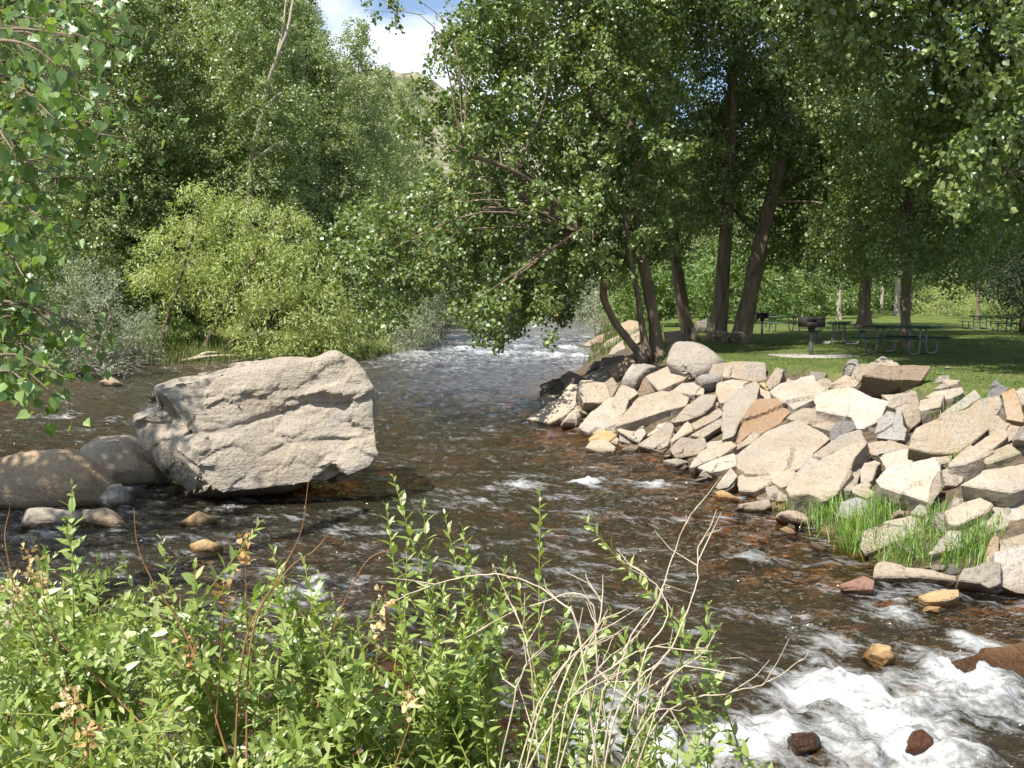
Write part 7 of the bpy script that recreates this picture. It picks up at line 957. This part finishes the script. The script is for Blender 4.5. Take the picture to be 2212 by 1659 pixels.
shrub('low willow shrub at the foot of the bare pale twigs', (0.10,2.80,1.00), [], 50, (-0.2, 0.42, 2.5, 3.0, 1.25, 1.62), 707, dry=[])
shrub('willow shrub at the left edge behind the tallest one', (-2.60,4.90,0.80), [], 60, (-3.0, -1.6, 4.2, 5.0, 1.3, 1.75), 708, dry=[])
shrub('sparse leafy shoots beside the whitewater right of the bare twigs', (0.62,3.50,0.60), [(0.69,3.40,1.96),(0.60,3.40,1.91),(0.57,2.90,1.69)], 10, (0.5, 0.72, 3.0, 3.6, 1.3, 1.62), 709, dry=[])
# bare twigs of a dead shrub
DT = [[(0.18,3.49,0.69),(0.33,3.51,1.58),(0.51,3.57,1.87),(0.61,3.63,2.15),(0.66,3.69,2.25)], [(0.20,3.03,0.86),(0.33,3.05,1.79),(0.45,3.11,2.05),(0.50,3.17,2.12)], [(0.08,3.42,0.74),(0.52,3.44,1.50),(0.77,3.50,1.58),(0.94,3.56,1.61),(1.09,3.62,1.67)], [(0.22,3.18,0.80),(0.35,3.20,1.60),(0.53,3.26,1.81),(0.63,3.32,2.00),(0.65,3.38,2.13),(0.74,3.44,2.17)], [(0.08,2.92,0.93),(0.13,2.94,1.75),(0.28,3.00,2.04),(0.24,3.06,2.16)], [(-0.20,2.94,0.99),(0.11,2.96,1.71),(0.33,3.02,1.88),(0.47,3.08,1.92)], [(0.15,3.26,0.78),(0.07,3.28,1.67),(0.04,3.34,1.89),(-0.01,3.40,1.97)], [(0.50,3.33,0.67),(0.44,3.35,1.64),(0.55,3.41,1.90),(0.49,3.47,2.02),(0.38,3.53,2.09)], [(0.35,3.00,0.83),(0.21,3.02,1.89),(0.14,3.08,2.05),(-0.04,3.14,2.11),(-0.24,3.20,2.08),(-0.43,3.26,1.98)], [(0.47,3.33,0.67),(0.31,3.35,1.67),(0.25,3.41,1.95),(0.04,3.47,1.88),(-0.18,3.53,1.74)], [(0.10,3.40,0.74),(0.39,3.42,1.51),(0.63,3.48,1.71),(0.71,3.54,1.74)], [(-0.14,3.21,0.87),(0.10,3.23,1.64),(0.28,3.29,1.83)], [(-0.14,3.21,0.87),(0.01,3.23,1.66),(0.12,3.29,1.85)], [(-0.10,3.13,0.90),(0.11,3.15,1.68),(0.29,3.21,1.89)], [(0.23,3.02,0.85),(0.46,3.04,1.73),(0.62,3.10,1.89)], [(0.29,3.35,0.71),(0.43,3.37,1.55),(0.55,3.43,1.74)], [(0.10,2.94,0.92),(0.38,2.96,1.66),(0.54,3.02,1.73)], [(0.19,3.30,0.76),(0.29,3.32,1.60),(0.39,3.38,1.86)], [(0.29,3.31,0.73),(0.43,3.33,1.51),(0.54,3.39,1.65)], [(-0.00,2.98,0.93),(0.21,3.00,1.75),(0.38,3.06,1.94)], [(0.20,3.16,0.81),(0.30,3.18,1.63),(0.36,3.24,1.75)], [(0.05,3.10,0.87),(0.19,3.12,1.73),(0.33,3.18,2.00)]]
rng = np.random.default_rng(15); mb = MB(); br = np.array(DT[0][0])
for pts in DT:
    p = spline(np.array(pts) - br, 8); p = p + np.cumsum(rng.normal(size=p.shape) * .003, 0); mb.tube(p, np.linspace(.0042, .0013, len(p)), 6, cap=False)
    for _ in range(3):
        i = rng.integers(len(p) // 3, len(p) - 1); d = unit(p[min(i + 1, len(p) - 1)] - p[i - 1]); q = p[i] + unit(d + rng.normal(size=3) * .55) * rng.uniform(.06, .22)
        mb.tube([p[i], (p[i] + q) / 2 + rng.normal(size=3) * .01, q], [.0028, .002, .001], 4, cap=False)
ds = obj('dead_shrub', mb.mesh('dead_shrub', True), M['twig'], loc=tuple(br)); tag(ds, 'fan of bare pale twigs rising out of the near shrubs over the water', 'shrub')
DR = [[(-0.95,3.20,1.10),(-0.93,3.30,1.79),(-0.80,3.30,2.07),(-0.72,3.30,2.23),(-0.69,3.30,2.41)], [(-0.90,3.20,1.10),(-0.91,3.33,1.81),(-0.79,3.33,2.07),(-0.68,3.33,2.16),(-0.63,3.33,2.22)], [(-0.85,3.20,1.10),(-1.11,3.36,1.77),(-1.25,3.36,2.04),(-1.30,3.36,2.17),(-1.31,3.36,2.30)], [(-0.80,3.20,1.10),(-1.41,3.39,1.62),(-1.64,3.39,1.86),(-1.74,3.39,2.01),(-1.81,3.39,2.14)], [(-0.75,3.20,1.10),(-1.50,3.42,1.51),(-1.72,3.42,1.88),(-1.79,3.42,2.15),(-1.77,3.42,2.29)], [(-0.70,3.20,1.10),(-0.68,3.45,1.69),(-0.54,3.45,2.06),(-0.42,3.45,2.14)]]
mb = MB(); br = np.array(DR[0][0])
for pts in DR:
    p = spline(np.array(pts) - br, 8); mb.tube(p, np.linspace(.0042, .0011, len(p)), 6, cap=False)
ds = obj('dead_shrub', mb.mesh('dead_shrub', True), M['twig_red'], loc=tuple(br)); tag(ds, 'thin reddish brown bare shoots among the shrubs in front of the great boulder', 'shrub')

# --- grass
def blades(P, h, w, rng, lean=.5):
    n = len(P); a = rng.uniform(0, 6.28, n); d = np.stack([np.cos(a), np.sin(a), np.zeros(n)], -1); l = rng.uniform(.1, 1, n) * lean
    side = np.stack([-np.sin(a), np.cos(a), np.zeros(n)], -1) * w[:, None]
    m = P + d * (h * l * .35)[:, None] + np.array([0, 0, 1]) * (h * .6)[:, None]; t = P + d * (h * l)[:, None] + np.array([0, 0, 1]) * (h * (1 - .35 * l))[:, None]
    V = np.stack([P - side, P + side, m + side * .7, m - side * .7, t], 1).reshape(-1, 3); i = (np.arange(n) * 5)[:, None]
    return V, np.concatenate([i + np.array([[0, 1, 2, 3]])]), np.concatenate([i + np.array([[3, 2, 4]])])
def tuft(name, c, r, n, h, label, grp, seed):
    rng = np.random.default_rng(seed); n = int(n * .62); q = rng.normal(size=(n, 2)) * r * .36; x, y = c[0] + q[:, 0], c[1] + q[:, 1]
    z = np.maximum(ground_z(x, y), c[2] - .1) - .02; P = np.stack([x, y, z], -1) - np.array(c)
    V, q4, q3 = blades(P, rng.uniform(.5, 1.15, n) * h, rng.uniform(.003, .007, n), rng, 1.25); ti = rng.uniform(size=n); ti = np.concatenate([ti, ti])
    o = obj(name, new_mesh(name, V, [q3, q4], ti), M['grass'], loc=tuple(c)); return tag(o, label, 'grass', grp)
GT = 'green tufts between the rocks'
for i, (c, r, n, h, lb) in enumerate([
    ((4.33,13.25,0.10), .5, 420, .42, 'tall green tuft beside the pinkish cobble'), ((4.38,12.47,0.09), .45, 380, .40, 'green tuft at the water left of the blue slate block'),
    ((4.31,11.93,0.04), .4, 380, .42, 'bright tuft at the left end of the slab lying in the tufts'), ((5.01,12.74,0.40), .45, 420, .38, 'green tuft under the overhanging white block'),
    ((4.74,12.50,0.26), .4, 360, .38, 'tuft directly above the slab lying in the tufts'), ((5.04,11.66,0.33), .4, 340, .34, 'tuft right of the slab lying in the tufts'),
    ((4.61,11.27,0.07), .45, 460, .40, 'big tuft behind the log shaped slab'), ((5.13,10.94,0.18), .5, 480, .36, 'wide tuft under the great grey streaked slab'),
    ((5.35,11.15,0.32), .35, 260, .34, 'tuft beside the upright stone with orange lichen'), ((4.00,14.09,-0.02), .2, 60, .34, 'few thin blades in the water left of the pinkish cobble'),
    ((5.98,12.98,0.85), .35, 220, .30, 'sparse tuft on the mossy rock by the long bar'), ((6.72,14.87,1.28), .4, 260, .26, 'sparse grass on the lichen covered slab'),
    ((4.51,14.48,0.25), .3, 180, .42, 'tall thin blades in front of the big tilted cream slab')]):
    tuft('grass_tuft', c, r, n, h, lb, GT, 500 + i)
rng = np.random.default_rng(44); n = 90000
x = rng.uniform(1.5, 26, n); y = 12 + 34 * rng.uniform(size=n) ** 1.2; s_, b_ = shore(x, y); z = ground_z(x, y); ok = (z > LAWN - .22) & (s_ > 0) & (b_['r'] < b_['n'])
P = np.stack([x, y, z - .01], -1)[ok]; n = len(P); edge = np.clip((LAWN + .02 - P[:, 2]) / .2, 0, 1)
V, q4, q3 = blades(P, rng.uniform(.03, .06, n) * (1 + 1.5 * edge), rng.uniform(.004, .009, n), rng, .7); ti = rng.uniform(size=n) * .7 + .3 * edge; ti = np.concatenate([ti, ti])
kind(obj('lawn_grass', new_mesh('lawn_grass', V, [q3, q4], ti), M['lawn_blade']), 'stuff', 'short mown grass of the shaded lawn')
x = np.concatenate([rng.uniform(-22, -5, 26000), rng.uniform(2, 12, 12000)]); y = np.concatenate([rng.uniform(36, 56, 26000), rng.uniform(46, 100, 12000)]); s_, b_ = shore(x, y); z = ground_z(x, y); ok = (s_ > .25) & (s_ < 4)
P = np.stack([x, y, z - .02], -1)[ok]; n = len(P)
V, q4, q3 = blades(P, rng.uniform(.25, .7, n), rng.uniform(.008, .018, n), rng, .6); ti = rng.uniform(size=n); ti = np.concatenate([ti, ti])
kind(obj('bank_grass', new_mesh('bank_grass', V, [q3, q4], ti), M['lawn_blade']), 'stuff', 'long wild grass along the upstream banks')

# driftwood and pale stones on the left bank
mbp = None
for i, (a, b, r, lb) in enumerate([((-15.69,46.16,0.33), (-13.06,47.27,0.45), .09, 'long pale driftwood stick on the left bank'), ((-15.07,46.61,0.40), (-14.24,47.51,0.55), .12, 'short thick driftwood piece under the willow'), ((-13.30,46.55,0.29), (-11.26,47.21,0.36), .07, 'thin driftwood stick at the water near the willow'), ((-12.08,46.94,0.33), (-10.06,47.87,0.44), .10, 'dark driftwood log under the low bush')]):
    a, b = np.array(a), np.array(b); m = MB(); p = spline([a - a, (b - a) * .5 + (0, 0, .15), b - a + (0, 0, .1)], 6); m.tube(p, np.linspace(r, r * .5, len(p)), 8, bark=.2, seed=i)
    tag(obj('driftwood', m.mesh('driftwood', True), M['twig' if i < 2 else 'bark'], loc=tuple(a + (0, 0, r * .6))), lb, 'driftwood', 'driftwood on the left bank')

# ------------------------------------------------------------------ picnic tables, grills
def plain(name, col, rough=.6, metal=0.0, n=8, var=.25):
    k = NT(name); p = k.n('TexCoord').outputs['Object']; f = k.noise(p, n, 5, .65)
    k.principled(k.mix(k.ramp(f, [(.35, 0.0), (.7, var * 2)]), col, tuple(q * .5 for q in col)), rough, k.bump(f, .2, .01), .4, metal); return k.m
M['green_top'] = plain('table_green', (.025, .065, .045), .45); M['steel'] = plain('galvanised_steel', (.22, .225, .23), .5, .6)
M['iron'] = plain('rusty_iron', (.030, .024, .021), .85); M['post'] = plain('post_steel', (.16, .15, .14), .6, .3); M['concrete'] = plain('concrete', (.36, .33, .29), .9, 0, 5, .2)
def picnic_table(label, loc, rz):
    t = empty('picnic_table', loc, label, 'picnic table', 'picnic tables on the lawn', rz); L = 1.95
    for j in range(5): obj('table_plank', MB().box((0, (j - 2) * .15, .745), (L, .14, .045)).mesh('table_plank'), M['green_top'], t)
    for s in (-1, 1):
        for j in (0, 1): obj('bench_plank', MB().box((0, s * (.70 + j * .14), .445), (L, .13, .045)).mesh('bench_plank'), M['green_top'], t)
    for x in (-.62, .62):
        m = MB(); r = .028
        for s in (-1, 1):
            p = spline([(x, s * .16, .72), (x, s * .17, .35), (x, s * .20, .10), (x, s * .30, .03), (x, s * .62, .03), (x, s * .74, .10), (x, s * .77, .25), (x, s * .77, .42)], 4); m.tube(p, [r] * len(p), 8)
        m.tube([(x, -.34, .71), (x, .34, .71)], [r * .8] * 2, 6); m.tube([(x, -.18, .36), (x, .18, .36)], [r * .8] * 2, 6)
        obj('leg', m.mesh('leg', True), M['steel'], t)
        obj('brace', MB().tube([(x, 0, .36), (x * .35, 0, .71)], [.016, .016], 6).mesh('brace', True), M['steel'], t)
    return t
picnic_table('nearest green picnic table with grey tube legs in front of the slim tree', (10.73,27.11,1.68), math.radians(-50))
picnic_table('green picnic table seen end on behind the nearer grill', (11.49,34.58,1.67), math.radians(68))
picnic_table('green picnic table seen side on behind the farther grill', (13.86,50.45,1.68), math.radians(4))
picnic_table('far green picnic table beside the slender sapling', (26.97,56.78,1.65), math.radians(80))
picnic_table('picnic table cut off by the right edge of the picture', (25.25,48.98,1.67), math.radians(12))
def grill(label, loc, rz, s=1.0):
    t = empty('park_grill', loc, label, 'grill', 'pedestal grills on the lawn', rz, s)
    obj('post', MB().tube([(0, 0, -.1), (0, 0, .72)], [.05, .05], 12).mesh('post', True), M['post'], t)
    m = MB(); m.box((0, 0, .735), (.52, .42, .02)); m.box((-.255, 0, .87), (.018, .42, .25)); m.box((.255, 0, .87), (.018, .42, .25)); m.box((0, .205, .87), (.49, .018, .25)); m.box((0, -.205, .80), (.49, .018, .11))
    b = obj('firebox', m.mesh('firebox'), M['iron'], t)
    g = MB()
    for j in range(9): g.tube([(-.24 + j * .06, -.2, .93), (-.24 + j * .06, .2, .93)], [.007, .007], 5)
    obj('grate', g.mesh('grate'), M['iron'], b); obj('handle', MB().tube(spline([(.27, -.1, .93), (.40, -.1, .94), (.40, .1, .94), (.27, .1, .93)], 3), [.012] * 10, 6).mesh('handle'), M['iron'], b)
    obj('collar', MB().tube([(0, 0, .60), (0, 0, .73)], [.075, .10], 12).mesh('collar', True), M['iron'], t)
    return t
grill('nearer black pedestal grill standing on a concrete pad', (7.91,26.00,1.68), math.radians(12), 1.04)
grill('farther black pedestal grill beside the twin trunks', (11.57,45.56,1.68), math.radians(-8))
pc = np.array((7.89,25.79,1.68)); th = np.linspace(0, 6.283, 28, endpoint=False); rr = 1 + .08 * np.sin(3 * th + 1)
v = np.stack([np.cos(th) * 1.15 * rr, np.sin(th) * 1.0 * rr, np.full(28, .022)], -1); v2 = v.copy(); v2[:, 2] = -.15; m = MB()
i = np.arange(28); m.add(np.vstack([v, v2, [(0, 0, .022)]]), np.vstack([np.stack([i, (i + 1) % 28, np.full(28, 56), np.full(28, 56)], -1), np.stack([i + 28, (i + 1) % 28 + 28, (i + 1) % 28, i], -1)]))
kind(obj('grill_pad_path', m.mesh('grill_pad'), M['concrete'], loc=tuple(pc)), 'structure')
# dry roots heaped between the twin trunks
rng = np.random.default_rng(66); m = MB(); b = np.array((7.92,36.11,1.68))
for _ in range(70):
    a = rng.uniform(0, 6.28); q = np.array([math.cos(a) * rng.uniform(.2, .9), -abs(math.sin(a)) * .6, rng.uniform(-.02, .42)]); m.tube([(rng.normal() * .2, 0, .02), q * .5 + (0, 0, .2), q], [.03, .022, .008], 5, cap=False)
tag(obj('root_mass', m.mesh('root_mass'), M['twig'], loc=tuple(b + (0, -.5, -.02))), 'bristly pale root mass between the twin trunks', 'roots')
